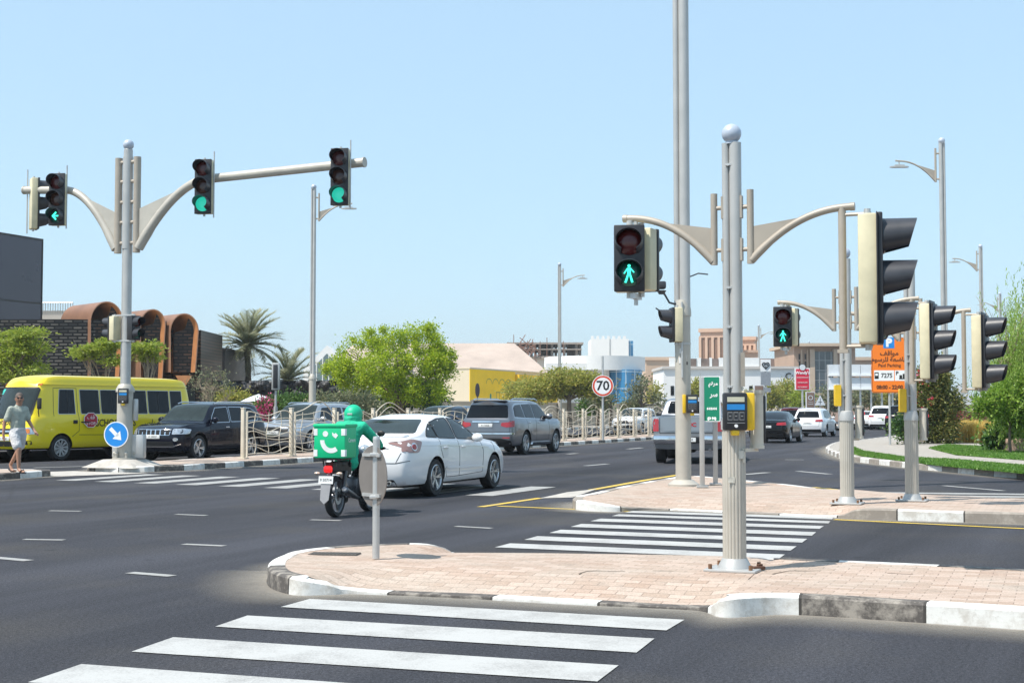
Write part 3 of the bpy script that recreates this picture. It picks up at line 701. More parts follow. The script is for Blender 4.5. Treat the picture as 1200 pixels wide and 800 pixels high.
    def mirror(s, x, z, m=None, side=None, sc=1):
        for sy in ((1, -1) if side is None else (side,)):
            h, n = s.cast(x, z, 'L' if sy > 0 else 'R'); b = MB(); c = h + Vector((-.01, sy * .11 * sc, .03))
            b.sphere(c, .115 * sc, 14, (.62, 1.0, .72)); b.tube([h + Vector((.02, 0, -.01)), c - Vector((0, sy * .04, .03))], .03 * sc, 8); b.build('wing_mirror', m or s.pm, s.root, 60)
    def handles(s, xs, z, m=None, sides=('L', 'R')):
        for sd_ in sides:
            for x in xs:
                h, n = s.cast(x, z, sd_); b = MB(); b.box(h + n * .022, (.19, .022, .03), None, .009); b.box(h + n * .006 + Vector((.08, 0, 0)), (.03, .03, .025)); b.box(h + n * .006 - Vector((.08, 0, 0)), (.03, .03, .025)); b.build('door_handle', m or s.pm, s.root)
    def number(s, side, z, w=.46, h=.12, y=0, txt='J 48213', double=False):
        hh, n = s.cast(y, z, side); sg = -1 if side == 'B' else 1; x = hh.x + sg * .012
        b = MB(); b.box((x, y, z), (.012, w, h), None, .004); o = b.build('number_plate', M_['plate'], s.root)
        text('lettering', txt, h * .72, M_['ink'], o, facing((x + sg * .0075, y, z - .005), (sg, 0, 0)), .002); return o
    def under(s):
        P = s.P; b = MB(); b.box((0, 0, P.get('zb', .22) + .02), (s.xf - s.xr - .7, P['w'] - .55, .1)); 
        for wx in P['axles']: b.cyl((wx, -s.W + .25, P['r']), (wx, s.W - .25, P['r']), .045, n=8)
        b.build('underbody', M_['trim'], s.root, 0)
WC = {}
def sidewin(c, polys, side='LR', m=None, frame=None):
    for sd_ in side:
        for p in polys:
            w = c.patch('side_window', p, sd_, m or M_['glass'], r=.035)
            if frame: c.strip('window_frame', rpoly(p, .035), sd_, frame, .018, .01, parent=w, closed=True)
def gaps(c, lines, side='LR', w=.011):
    for sd_ in side:
        for l in lines: c.strip('panel_gap', l, sd_, M_['trim'], w, .0035)
PLANS = {'sedan': lambda r, f: [(r, .80), (r + .06, .875), (r + .2, .935), (r + .6, .985), (0, 1.0), (f - .8, .975), (f - .3, .91), (f - .1, .82), (f, .70)],
         'suv': lambda r, f: [(r, .86), (r + .06, .92), (r + .2, .965), (r + .6, .995), (0, 1.0), (f - .7, .985), (f - .25, .94), (f - .08, .87), (f, .78)]}
def white_sedan(loc, rz):
    P = dict(w=1.80, r=.335, tw=.215, zb=.21, axles=(-1.30, 1.475), tum=.40, hip=.004, flare=.022, bow=.09, trk=.012, gap=.045, crown=.035,
        top=[(-2.40, 1.03), (-2.2, 1.085), (-2.0, 1.10), (-1.82, 1.14), (-1.55, 1.26), (-1.25, 1.37), (-.9, 1.44), (-.5, 1.475), (-.15, 1.465), (.15, 1.41), (.5, 1.27), (.85, 1.11), (1.08, 1.02), (1.4, .985), (1.8, .945), (2.15, .86), (2.35, .76), (2.42, .72)],
        belt=[(-2.4, .98), (-1.9, 1.045), (-1.0, 1.02), (0, .985), (1.1, .93), (1.7, .88), (2.2, .76), (2.42, .62)],
        plan=PLANS['sedan'](-2.40, 2.42), nose=[(.2, 2.34), (.45, 2.42), (.6, 2.42), (.72, 2.36), (.9, 2.2)], tail=[(.2, -2.28), (.45, -2.40), (.62, -2.41), (.85, -2.34), (1.0, -2.28), (1.07, -2.27), (1.2, -2.2)])
    c = Car('parked_car', 'white four-door sedan with clear ringed tail lamp beside the motorcycle', loc, rz, P, paint('pearl_white_paint', (0.74, 0.74, 0.75), 0, .25, .06)); c.root.name = 'sedan_car'
    c.wheels(5); c.under()
    c.patch('rear_window', [(-.68, 1.13), (-.54, 1.37), (.54, 1.37), (.68, 1.13)], 'B', M_['glassg'], r=.05, off=.009, step=.05)
    c.patch('windscreen', [(.98, -.68), (.98, .68), (.20, .54), (.20, -.54)], 'T', M_['glassg'], r=.06)
    sidewin(c, [[(-1.56, 1.075), (-1.46, 1.18), (-1.20, 1.30), (-1.12, 1.05)], [(-1.08, 1.045), (-1.16, 1.315), (-.75, 1.385), (-.38, 1.395), (-.32, 1.02)], [(-.25, 1.015), (-.31, 1.395), (-.02, 1.375), (.32, 1.25), (.74, 1.02), (.70, .985)]], m=M_['glassg'], frame=M_['trim'])
    gaps(c, [[(-.28, 1.0), (-.25, .8), (-.27, .33)], [(.82, .97), (.92, .75), (.86, .36), (-.27, .33), (-.84, .33), (-.92, .5)], [(-1.10, 1.02), (-1.12, .85), (-1.02, .68)], [(1.46, .70), (1.50, .92)]], w=.009)
    for sd_ in 'LR': c.strip('rub_strip', [(-.86, .5), (.9, .46)], sd_, c.pm, .035, .010)
    c.handles((-.92, -.08), .86); c.mirror(.52, .99)
    for sd_ in 'LR': c.strip('shoulder_crease', [(-2.1, .93), (-1.2, .915), (0, .885), (1.2, .83)], sd_, c.pm, .02, .006)
    for sd_, sy in (('L', 1), ('R', -1)):
        tl = c.patch('tail_lamp', [(-2.27, .80), (-2.36, .98), (-2.10, 1.035), (-1.84, .99), (-1.98, .80)], sd_, mat('tail_lamp_clear', (.30, .17, .15), .12, .1, .08, 14, coat=1), off=.01, r=.06)
        c.patch('brake_ring', [(-2.11 + .075 * cos(a), .90 + .07 * sin(a)) for a in [i * pi / 8 for i in range(16)]], sd_, M_['chrome'], tl, .016, 0)
        c.patch('brake_light', [(-2.11 + .05 * cos(a), .90 + .048 * sin(a)) for a in [i * pi / 8 for i in range(16)]], sd_, M_['tail'], tl, .022, 0)
        tb = c.patch('tail_lamp', [(sy * .70, .82), (sy * .68, .99), (sy * .80, 1.0), (sy * .84, .82)], 'B', MC['tail_lamp_clear'], off=.01, r=.03)
        c.patch('head_lamp', [(sy * .5, .68), (sy * .45, .76), (sy * .74, .80), (sy * .80, .7)], 'F', M_['headl'], off=.01)
        b = MB(); b.tube([(-2.2, sy * .5, .27), (-2.42, sy * .5, .27)], .04, 14); b.tube([(-2.38, sy * .5, .27), (-2.425, sy * .5, .27)], .03, 14, mi=1); b.build('exhaust_pipe', [M_['steel'], M_['trim']], c.root)
        c.patch('exhaust_recess', [(sy * .5 - .11, .215), (sy * .5 - .08, .335), (sy * .5 + .08, .335), (sy * .5 + .11, .215)], 'B', M_['trim'], off=.003)
    c.patch('boot_lip', [(-.66, 1.055), (-.66, 1.085), (.66, 1.085), (.66, 1.055)], 'B', c.pm, off=.03, r=.01)
    for l in ([(-.70, .80), (-.62, .62), (.62, .62), (.70, .80)], [(-.82, .66), (-.62, .62)]): c.strip('panel_gap', l, 'B', M_['trim'], .012, .0035)
    c.number('B', .74, .44, .11, txt='C 20417'); c.patch('rear_badge_strip', [(-.36, .86), (-.36, .90), (.36, .90), (.36, .86)], 'B', M_['chrome'], off=.015, r=.01)
    c.patch('grille', [(-.34, .5), (-.38, .66), (.38, .66), (.34, .5)], 'F', M_['trim']); 
    return c
def suv_spec(L, W, H, r, fo, ro, hood=1.12, belt=1.12, wsx=.95, cowl=1.25, tailtop=.32, zb=.27, **k):
    f, b = L / 2, -L / 2; z = H
    d = dict(w=W, r=r, tw=.25, zb=zb, axles=(b + ro, f - fo), tum=.30, hip=.006, flare=.03, bow=.09, cat='car', gap=.06,
        top=[(b, z - .06), (b + .2, z - .03), (b + .9, z), (wsx - 1.1, z), (wsx - .65, z - .03), (wsx - .42, z - .10), (cowl - .12, hood + .09), (cowl, hood + .03), (f - .8, hood), (f - .3, hood - .05), (f - .08, hood - .12), (f, hood - .17)],
        belt=[(b, belt - .0), (b + .5, belt), (0, belt - .02), (cowl, belt - .06), (f - .5, hood - .08), (f, hood - .26)],
        plan=PLANS['suv'](b, f), nose=[(.25, f - .12), (.5, f), (.7, f), (hood - .2, f - .03), (hood, f - .1), (hood + .3, f - .2)],
        tail=[(.3, b + .12), (.5, b + .0), (.72, b), (.85, b + .05), (belt, b + .08), (z - .25, b + tailtop), (z, b + tailtop - .05)])
    d.update(k); return d
def silver_suv(loc, rz):
    P = suv_spec(5.3, 2.0, 1.90, .405, .93, 1.30, hood=1.26, belt=1.22, wsx=1.0, cowl=1.22, tailtop=.28, zb=.30)
    pm = paint('graphite_silver_paint', (0.20, 0.205, 0.225), .75, .28, .05)
    c = Car('suv_car', 'large graphite-silver SUV seen from behind with red tail lamps, ahead of the white sedan', loc, rz, P, pm)
    c.wheels(6); c.under(); f, b = 2.65, -2.65
    c.patch('rear_window', [(-.78, 1.27), (-.68, 1.72), (.68, 1.72), (.78, 1.27)], 'B', M_['glass'], r=.06, off=.006)
    c.patch('windscreen', [(1.12, -.74), (1.12, .74), (.52, .62), (.52, -.62)], 'T', M_['glass'])
    sidewin(c, [[(-2.2, 1.32), (-2.10, 1.62), (-1.9, 1.70), (-1.42, 1.73), (-1.30, 1.27)], [(-1.22, 1.27), (-1.30, 1.73), (-.42, 1.75), (-.38, 1.25)], [(-.30, 1.25), (-.34, 1.75), (.32, 1.73), (.80, 1.45), (.92, 1.22)]])
    for sd_ in 'LR': c.strip('chrome_trim', rpoly([(-2.25, 1.28), (-2.14, 1.66), (-1.9, 1.745), (-.4, 1.79), (.34, 1.77), (.86, 1.46), (.98, 1.21)], .05) + [(-2.25, 1.28)], sd_, M_['chrome'], .022, .006)
    gaps(c, [[(-.34, 1.2), (-.34, .5)], [(.95, 1.18), (1.0, .9), (.9, .5), (-.34, .48), (-.95, .48)], [(-1.26, 1.2), (-1.22, .95), (-.95, .55)]])
    c.handles((-1.05, -.1), 1.1, M_['chrome']); c.mirror(.83, 1.28, sc=1.25)
    for sy in (1, -1):
        c.patch('tail_lamp', [(sy * .55, 1.0), (sy * .57, 1.11), (sy * .93, 1.14), (sy * .95, .97), (sy * .75, .95)], 'B', M_['tail'], off=.016, r=.03)
        c.patch('tail_lamp', [(-2.57, .97), (-2.57, 1.17), (-2.36, 1.17), (-2.42, .97)], 'L' if sy > 0 else 'R', M_['tail'], off=.01, r=.02)
        c.patch('head_lamp', [(sy * .6, .9), (sy * .6, 1.05), (sy * .86, 1.05), (sy * .86, .85)], 'F', M_['headl'])
        c.patch('reflector', [(sy * .62, .58), (sy * .62, .62), (sy * .86, .62), (sy * .86, .58)], 'B', M_['tail'], r=.01)
        b_ = MB(); b_.tube([(-2.1, sy * .70, 1.885), (-1.9, sy * .71, 1.93), (.2, sy * .71, 1.935), (.45, sy * .70, 1.87)], .022, 8); b_.build('roof_rail', M_['chrome'], c.root)
    c.patch('tailgate_chrome_bar', [(-.50, 1.12), (-.50, 1.17), (.50, 1.17), (.50, 1.12)], 'B', M_['chrome'], off=.02, r=.01)
    c.patch('rear_bumper_skirt', [(-.9, .34), (-.9, .50), (-.55, .58), (.55, .58), (.9, .50), (.9, .34)], 'B', M_['trim'], off=.012)
    c.patch('bumper_step', [(-.96, .72), (-.96, .76), (.96, .76), (.96, .72)], 'B', M_['chrome'], off=.018, r=.01)
    c.patch('skid_plate', [(-.45, .36), (-.38, .48), (.38, .48), (.45, .36)], 'B', M_['steel'], off=.02)
    gp = [[(-.86, 1.19), (-.86, .8), (.86, .8), (.86, 1.19)]]
    for l in gp: c.strip('panel_gap', l, 'B', M_['trim'], .012, .002)
    b_ = MB(); b_.box((-2.33, 0, 1.855), (.34, 1.3, .035), Ry(.08), .015); b_.build('roof_spoiler', pm, c.root)
    b_ = MB(); b_.box((-2.50, 0, 1.30), (.03, .6, .02), None, .008); b_.build('rear_wiper', M_['trim'], c.root)
    c.number('B', 1.02, .52, .12, txt='R 73306'); c.mirror
    c.patch('side_step', [(-.9, .36), (-.9, .42), (1.1, .42), (1.1, .36)], 'R', M_['chrome'], off=.05, r=.01)
    return c
def front_suv(name, label, loc, rz, P, pm, hood, belt, slots=7, txt='K 59027', rims=5, small=False, H=1.78, group=None):
    c = Car(name, label, loc, rz, P, pm, group); c.wheels(rims); c.under(); b, f = P['top'][0][0], P['top'][-1][0]
    W = P['w'] / 2; ws = P['ws']
    c.patch('windscreen', [(ws[0], -W * .80), (ws[0], W * .80), (ws[1], W * .66), (ws[1], -W * .66)], 'T', M_['glassg'], r=.06)
    c.patch('rear_window', [(-W * .78, belt + .06), (-W * .68, H - .17), (W * .68, H - .17), (W * .78, belt + .06)], 'B', M_['glass'], r=.06)
    t = H - .15; k = belt + .04
    sidewin(c, [[(b + .55, k + .04), (b + .62, t - .12), (b + .85, t - .03), (-1.2, t), (-1.10, k)], [(-1.03, k), (-1.10, t), (-.34, t + .01), (-.30, k - .01)], [(-.22, k - .02), (-.26, t + .01), (ws[1] - .08, t - .02), (ws[0] - .42, k + .18), (ws[0] - .28, k - .03)]], frame=M_['chrome'] if not small else None)
    if not small:
        gaps(c, [[(-.26, k - .04), (-.26, .46)], [(ws[0] - .2, k - .05), (ws[0] - .15, .8), (ws[0] - .25, .46), (-.26, .44), (-.85, .44)], [(-1.07, k - .04), (-1.1, .9), (-.88, .5)]])
        c.handles((-.95, .0), belt - .13, M_['chrome']); 
    c.mirror(ws[0] - .35, k + .03, sc=1.15)
    g = c.patch('grille', [(-.56, hood - .36), (-.60, hood - .18), (.60, hood - .18), (.56, hood - .36)], 'F', M_['chrome'] if slots > 1 else M_['trim'], off=.012, r=.03)
    if slots > 1:
        for i in range(slots):
            y = -.49 + .98 * i / (slots - 1); c.patch('grille_slot', [(y - .055, hood - .345), (y - .06, hood - .20), (y + .06, hood - .20), (y + .055, hood - .345)], 'F', M_['trim'], g, .018, .02, .06)
    for sy in (1, -1):
        hl = c.patch('head_lamp', [(sy * .63, hood - .33), (sy * .64, hood - .17), (sy * .86, hood - .15), (sy * .95, hood - .18), (sy * .95, hood - .32)], 'F', M_['headl'], off=.012, r=.03)
        c.patch('head_lamp', [(f - .22, hood - .32), (f - .22, hood - .18), (f - .5, hood - .17), (f - .42, hood - .29)], 'L' if sy > 0 else 'R', M_['headl'], off=.008, r=.03)
        c.patch('fog_lamp', [(sy * .74 + .07 * cos(a), .66 + .055 * sin(a)) for a in [i * pi / 5 for i in range(10)]], 'F', M_['headl'], off=.02, r=0)
    c.patch('lower_intake', [(-.72, .42), (-.66, .60), (.66, .60), (.72, .42)], 'F', M_['trim'], off=.008)
    c.strip('chrome_trim', [(-.86, .52), (-.66, .44), (.66, .44), (.86, .52)], 'F', M_['chrome'], .03, .02)
    c.number('F', .74 if hood > 1.05 else .62, .5, .12, txt=txt)
    if not small:
        for sy in (1, -1):
            b_ = MB(); b_.tube([(b + .55, sy * (W - .30), H - .03), (b + .75, sy * (W - .30), H + .015), (.1, sy * (W - .3), H + .015), (.35, sy * (W - .31), H - .04)], .02, 8); b_.build('roof_rail', M_['chrome'], c.root)
        for sd_ in 'LR': c.patch('sill_cladding', [(-.85, .27), (-.85, .37), (.95, .37), (.95, .27)], sd_, M_['trim'], off=.015, r=.02)
    return c
def pickup(loc, rz):
    P = dict(w=2.05, r=.42, tw=.27, zb=.42, axles=(-1.72, 2.02), tum=.26, hip=.0, flare=.035, bow=.03, cat='car', gap=.07, crown=.03, smooth=1,
        top=[(-2.92, 1.36), (-2.8, 1.38), (-1.2, 1.38), (-1.08, 1.39), (-1.0, 1.60), (-.9, 1.85), (-.75, 1.91), (0, 1.93), (.6, 1.90), (.85, 1.80), (1.45, 1.38), (1.6, 1.32), (2.4, 1.27), (2.8, 1.2), (2.92, 1.1)],
        belt=[(-2.92, 1.33), (-1.2, 1.34), (-.9, 1.28), (1.4, 1.24), (2.3, 1.2), (2.92, 1.0)], plan=[(-2.92, .94), (-2.88, .965), (-2.7, .98), (0, 1), (2.4, .98), (2.8, .92), (2.92, .84)],
        nose=[(.4, 2.8), (.6, 2.92), (1.0, 2.92), (1.3, 2.8)], tail=[(.4, -2.86), (.75, -2.92), (1.3, -2.9), (2, -2.9)], bed=(-2.80, -1.18, .95, 1.62))
    pm = paint('silver_pickup_paint', (0.34, 0.35, 0.37), .7, .3, .06)
    c = Car('pickup_truck', 'silver pickup truck seen from behind with red lettering on its tailgate', loc, rz, P, pm); c.wheels(6, dark=True); c.under()
    c.patch('rear_window', [(-.74, 1.44), (-.66, 1.80), (.66, 1.80), (.74, 1.44)], 'B', M_['glass'], r=.05)
    c.patch('windscreen', [(1.4, -.76), (1.4, .76), (.88, .64), (.88, -.64)], 'T', M_['glass'])
    sidewin(c, [[(-.80, 1.34), (-.74, 1.76), (.0, 1.79), (.04, 1.32)], [(.12, 1.32), (.08, 1.79), (.55, 1.77), (1.05, 1.5), (1.15, 1.31)]])
    gaps(c, [[(-1.14, 1.34), (-1.14, .5)], [(-.86, 1.3), (-.86, .8), (-.7, .5)], [(.08, 1.28), (.08, .5)], [(1.2, 1.26), (1.2, .5)]]); c.handles((-.1, .75), 1.18); c.mirror(1.05, 1.36, M_['trim'], sc=1.6)
    for sy in (1, -1):
        c.patch('tail_lamp', [(sy * .84, .93), (sy * .84, 1.29), (sy * .985, 1.29), (sy * .985, .93)], 'B', M_['tail'], off=.02, r=.03)
        c.patch('tail_lamp', [(-2.88, .95), (-2.88, 1.28), (-2.78, 1.28), (-2.80, .95)], 'L' if sy > 0 else 'R', M_['tail'], off=.012, r=.02)
        b_ = MB(); b_.box((-2.97, sy * .66, .70), (.20, .66, .24), None, .04); b_.build('rear_bumper', M_['chrome'], c.root)
        c.strip('panel_gap', [(sy * .81, 1.36), (sy * .81, .88)], 'B', M_['trim'], .016, .004)
        b_ = MB(); b_.box((-1.72, sy * .85, .36), (.02, .3, .5)); b_.build('mud_flap', M_['rubber'], c.root)
    c.strip('panel_gap', [(-.81, .88), (.81, .88)], 'B', M_['trim'], .02, .002)
    t = c.patch('tailgate_panel', [(-.70, .94), (-.70, 1.24), (.70, 1.24), (.70, .94)], 'B', pm, off=.018, r=.04)
    hh, n = c.cast(0, 1.15, 'B'); text('lettering', 'GMC', .15, mat('badge_red', (.45, .01, .015), .3), t, facing((hh.x - .026, -.03, 1.12), (-1, 0, 0)), .006, .006, 1.25)
    b_ = MB(); b_.box((-2.99, 0, .69), (.17, .66, .18), None, .03); b_.build('bumper_step', M_['trim'], c.root)
    pl = MB(); pl.box((-3.085, 0, .70), (.012, .46, .12)); o = pl.build('number_plate', M_['plate'], c.root); text('lettering', 'B 86014', .085, M_['ink'], o, facing((-3.093, 0, .70), (-1, 0, 0)), .002)
    b_ = MB(); b_.box((-2.9, 0, 1.385), (.06, 1.66, .02), None, .008); b_.build('tailgate_cap', M_['trim'], c.root)
    b_ = MB(); b_.tube([(-2.6, -.6, .42), (-2.9, -.62, .40)], .045, 12); b_.build('exhaust_pipe', M_['chrome'], c.root)
    b_ = MB(); b_.cyl((-2.3, 0, .45), (-1.2, 0, .45), .08, n=10); b_.box((-1.72, 0, .43), (.3, .3, .26), None, .06); b_.build('differential', M_['trim'], c.root)
    return c
def rear_car(name, label, loc, rz, L, W, H, pm, kind='suv', txt='M 41190', lamp='tail', group=None, hood=1.0, belt=1.02, r=.35):
    if kind == 'suv':
        P = suv_spec(L, W, H, r, .9, .95, hood=hood, belt=belt, wsx=.85, cowl=L / 2 - 1.15, tailtop=.42, zb=.25, step=.08)
        P['ws'] = (L / 2 - 1.25, .42); wt = H - .2; rw = [(-W * .36, belt + .08), (-W * .29, wt), (W * .29, wt), (W * .36, belt + .08)]
    else:
        f = L / 2
        P = dict(w=W, r=r, tw=.22, zb=.2, axles=(-f + 1.05, f - .92), tum=.44, flare=.03, bow=.1, step=.08,
          top=[(-f, .98), (-f + .15, 1.07), (-f + .45, 1.10), (-f + .7, 1.18), (-.95, H - .08), (-.3, H), (.1, H - .01), (.45, H - .08), (1.1, 1.08), (1.3, 1.0), (f - .5, .90), (f - .1, .76), (f, .7)],
          belt=[(-f, .94), (-1.6, 1.02), (0, .97), (1.1, .92), (f - .5, .82), (f, .6)], plan=PLANS['sedan'](-f, f), nose=[(.2, f - .1), (.5, f), (.8, f - .1)], tail=[(.2, -f + .12), (.5, -f), (.8, -f + .04), (1.1, -f + .14)])
        P['ws'] = (1.15, .5); wt = H - .09; rw = [(-W * .35, 1.13), (-W * .26, wt), (W * .26, wt), (W * .35, 1.13)]
    c = Car(name, label, loc, rz, P, pm, group); c.wheels(5); c.under()
    c.patch('rear_window', rw, 'B', M_['glass'], r=.05); c.patch('windscreen', [(P['ws'][0], -W * .37), (P['ws'][0], W * .37), (P['ws'][1], W * .3), (P['ws'][1], -W * .3)], 'T', M_['glass'])
    k = belt + .04; t = H - .15
    if kind == 'suv': sidewin(c, [[(-L / 2 + .75, k + .06), (-L / 2 + .95, t - .05), (-.95, t), (-.88, k)], [(-.80, k), (-.88, t), (-.12, t + .01), (-.08, k - .01)], [(0, k - .02), (-.04, t + .01), (P['ws'][1] - .1, t - .02), (P['ws'][0] - .4, k + .15), (P['ws'][0] - .3, k - .03)]])
    else: sidewin(c, [[(-1.3, 1.07), (-.95, H - .15), (-.12, H - .1), (-.08, 1.02)], [(0, 1.0), (-.04, H - .1), (.25, H - .13), (.85, 1.02)]])
    c.mirror(P['ws'][0] - .42, k + .0)
    z = belt - .08 if kind == 'suv' else .9
    for sy in (1, -1):
        c.patch('tail_lamp', [(sy * W * .24, z - .07), (sy * W * .25, z + .04), (sy * W * .44, z + .07), (sy * W * .46, z - .07)], 'B', M_[lamp], off=.014, r=.03)
        c.patch('head_lamp', [(sy * W * .3, hood - .3), (sy * W * .3, hood - .18), (sy * W * .42, hood - .16), (sy * W * .42, hood - .28)], 'F', M_['headl'])
    c.patch('rear_bumper_skirt', [(-W * .42, .28), (-W * .40, .44), (W * .40, .44), (W * .42, .28)], 'B', M_['trim'], off=.012)
    c.strip('panel_gap', [(-W * .37, z + .1), (-W * .35, .6), (W * .35, .6), (W * .37, z + .1)], 'B', M_['trim'], .014, .002)
    gaps(c, [[(-.04, k - .05), (-.04, .4)], [(.85, k - .1), (.85, .4), (-.8, .4)]], w=.014)
    c.number('B', z - .14, .46, .11, txt=txt); return c
def bus(loc, rz):
    P = dict(w=2.08, r=.385, tw=.24, zb=.36, trk=.01, axles=(-1.62, 2.31), tum=.12, hip=.0, flare=.012, bow=.13, cat='bus', gap=.06, crown=.09, smooth=2, step=.07,
        top=[(-3.5, 2.50), (-3.35, 2.57), (-3.0, 2.62), (0, 2.64), (2.2, 2.64), (3.0, 2.60), (3.35, 2.5), (3.5, 2.44)], belt=[(-3.5, 1.4), (0, 1.42), (3.5, 1.36)],
        plan=[(-3.5, .88), (-3.44, .93), (-3.3, .97), (-2.8, 1), (2.3, 1), (3.0, .985), (3.3, .95), (3.43, .90), (3.5, .83)],
        nose=[(.3, 3.42), (.5, 3.5), (.8, 3.5), (1.0, 3.46), (1.3, 3.36), (1.8, 3.2), (2.2, 3.05), (2.4, 2.93), (2.64, 2.72)], tail=[(.3, -3.44), (.6, -3.5), (1.4, -3.47), (2.3, -3.36), (2.6, -3.25)])
    pm = paint('school_bus_yellow', (0.86, 0.66, 0.012), 0, .3, .05)
    c = Car('school_bus', 'yellow school minibus with dark windows behind the walking man', loc, rz, P, pm); c.wheels(10, rim=M_['steel']); c.under()
    ws = c.patch('windscreen', [(-.82, 1.30), (-.80, 2.22), (.80, 2.22), (.82, 1.30)], 'F', M_['glassg'], off=.012, r=.09, step=.05)
    c.strip('windscreen_seal', rpoly([(-.82, 1.30), (-.80, 2.22), (.80, 2.22), (.82, 1.30)], .09), 'F', M_['trim'], .05, .012, ws, True)
    al = M_['steel']
    wl = [[(2.40, 1.42), (2.30, 2.18), (1.72, 2.18), (1.72, 1.42)], [(1.50, 1.42), (1.50, 2.18), (.72, 2.18), (.72, 1.42)], [(.66, 1.42), (.66, 2.18), (-.30, 2.18), (-.30, 1.42)], [(-.36, 1.42), (-.36, 2.18), (-1.32, 2.18), (-1.32, 1.42)], [(-1.38, 1.42), (-1.38, 2.18), (-2.34, 2.18), (-2.34, 1.42)], [(-2.40, 1.42), (-2.40, 2.18), (-2.95, 2.18), (-2.95, 1.42)]]
    sidewin(c, wl, 'LR', M_['glass'], al)
    for sd_ in 'L':
        for x in (2.0, .2, -.8, -1.85): c.strip('window_slider_bar', [(x, 1.43), (x, 2.17)], sd_, M_['trim'], .03, .012)
    gaps(c, [[(2.58, 1.35), (2.52, 2.22), (1.62, 2.22), (1.62, .9), (1.9, .72)], [(1.62, .78), (-1.2, .74)], [(-2.05, .74), (-3.3, .74)], [(-3.2, .5), (-1.95, .5)]], w=.014)
    c.strip('rain_gutter', [(-3.3, 2.32), (2.85, 2.32)], 'L', pm, .03, .03); c.strip('rain_gutter', [(-3.3, 2.32), (2.85, 2.32)], 'R', pm, .03, .03)
    h, n = c.cast(1.78, 1.18, 'L'); b = MB(); b.box(h + n * .015, (.17, .02, .11), None, .01); b.build('door_handle', M_['trim'], c.root)
    h, n = c.cast(.10, 1.13, 'L'); text('lettering', 'SCHOOL BUS', .32, M_['ink'], c.root, facing(h + n * .008, (0, 1, 0)), .004, .004, .88)
    h, n = c.cast(-1.75, 1.12, 'L'); text('lettering', '\uFEB2\uFE91\uFE8E\uFE91 \uFE94\uFEB3\uFEAD\uFEAA\uFEE3'.replace('\uFEB2', '\uFEB1'), .30, M_['ink'], c.root, facing(h + n * .008, (0, 1, 0)), .004)
    tx = text('lettering', 'SCHOOL BUS', .22, M_['ink'], c.root, Matrix(), .004, .003)
    for v in tx.data.vertices:
        h, n = c.cast(v.co.x, 1.16 + v.co.y, 'F'); v.co = h + n * (.006 + max(0, v.co.z))
    # folding stop sign on the side
    h, n = c.cast(1.24, 1.22, 'L'); b = MB(facing(h + n * .09, (.25, 1, 0))); oc = [(.25 * cos(pi / 8 + i * pi / 4), .25 * sin(pi / 8 + i * pi / 4)) for i in range(8)]
    b.prism([(x * .0 + x, y) for x, y in oc], 0, .012, mi=0); b.prism([(x * .92, y * .92) for x, y in oc], .012, .016, mi=1); st = b.build('stop_sign', [M_['inkw'], mat('stop_red', (.40, .012, .03), .4)], c.root, 0)
    text('lettering', '\uFED2\uFED7', .17, M_['inkw'], st, facing(h + n * .09, (.25, 1, 0)) @ Tr(0, .085, .019), .003); text('lettering', 'STOP', .13, M_['inkw'], st, facing(h + n * .09, (.25, 1, 0)) @ Tr(0, -.11, .019), .003)
    b = MB(); b.tube([h + Vector((.3, .0, -.05)), h + Vector((.2, .08, -.05)), h + Vector((-.1, .09, -.05))], .02, 8); b.build('sign_arm', M_['trim'], c.root)
    for sy in (1, -1):
        hl = c.patch('head_lamp', [(sy * .46, .80), (sy * .46, 1.0), (sy * .94, 1.02), (sy * 1.0, .82)], 'F', M_['headl'], off=.012, r=.05)
        c.patch('indicator_lamp', [(sy * .80, .84), (sy * .80, .98), (sy * .90, .98), (sy * .92, .84)], 'F', mat('amber_lamp', (.7, .2, .02), .15, coat=1), hl, off=.018, r=.03)
        c.patch('fog_lamp_recess', [(sy * .5, .50), (sy * .5, .62), (sy * .95, .62), (sy * .95, .50)], 'F', M_['trim'], off=.006, r=.03)
        c.patch('fog_lamp', [(sy * .70 + .07 * cos(a), .56 + .05 * sin(a)) for a in [i * pi / 5 for i in range(10)]], 'F', M_['headl'], off=.016, r=0)
        c.patch('marker_lamp', [(sy * .70, 2.30), (sy * .70, 2.35), (sy * .88, 2.35), (sy * .88, 2.30)], 'F', mat('amber_lamp', (.7, .2, .02), .15, coat=1), off=.02, r=.01)
        b = MB(); b.tube([(3.15, sy * .99, 1.35), (3.3, sy * 1.13, 1.5), (3.3, sy * 1.16, 1.6)], .016, 8); b.box((3.3, sy * 1.17, 1.74), (.06, .17, .34), None, .03); b.build('wing_mirror', M_['trim'], c.root)
    c.patch('grille', [(-.42, .82), (-.42, .98), (.42, .98), (.42, .82)], 'F', M_['trim'], off=.01, r=.03); c.strip('chrome_trim', [(-.42, .9), (.42, .9)], 'F', M_['chrome'], .05, .02)
    c.patch('lower_intake', [(-.42, .44), (-.42, .60), (.42, .60), (.42, .44)], 'F', M_['trim'], off=.006, r=.03)
    c.patch('permit_sticker', [(-.82, 2.02), (-.82, 2.18), (-.55, 2.18), (-.60, 2.02)], 'F', mat('teal_sticker', (.05, .5, .42), .4), ws, off=.014, r=.01)
    c.number('F', .68, .5, .12, txt='T 31845')
    for sy in (1, -1):
        for a, b2 in (((sy * .1, 1.33), (sy * .6, 1.45)),): c.strip('wiper', [a, b2], 'F', M_['trim'], .03, .03)
    return c
def place(px, py, rz, lx, ly):
    """root location so that the contact point of the wheel at local (lx, ly) falls on ground pixel px,py"""
    g = G(px, py); return (g.x - (lx * cos(rz) - ly * sin(rz)), g.y - (lx * sin(rz) + ly * cos(rz)), 0)
a_ = pi / 2 - atan2(1.006, 2.586) ; 
CARS = {}
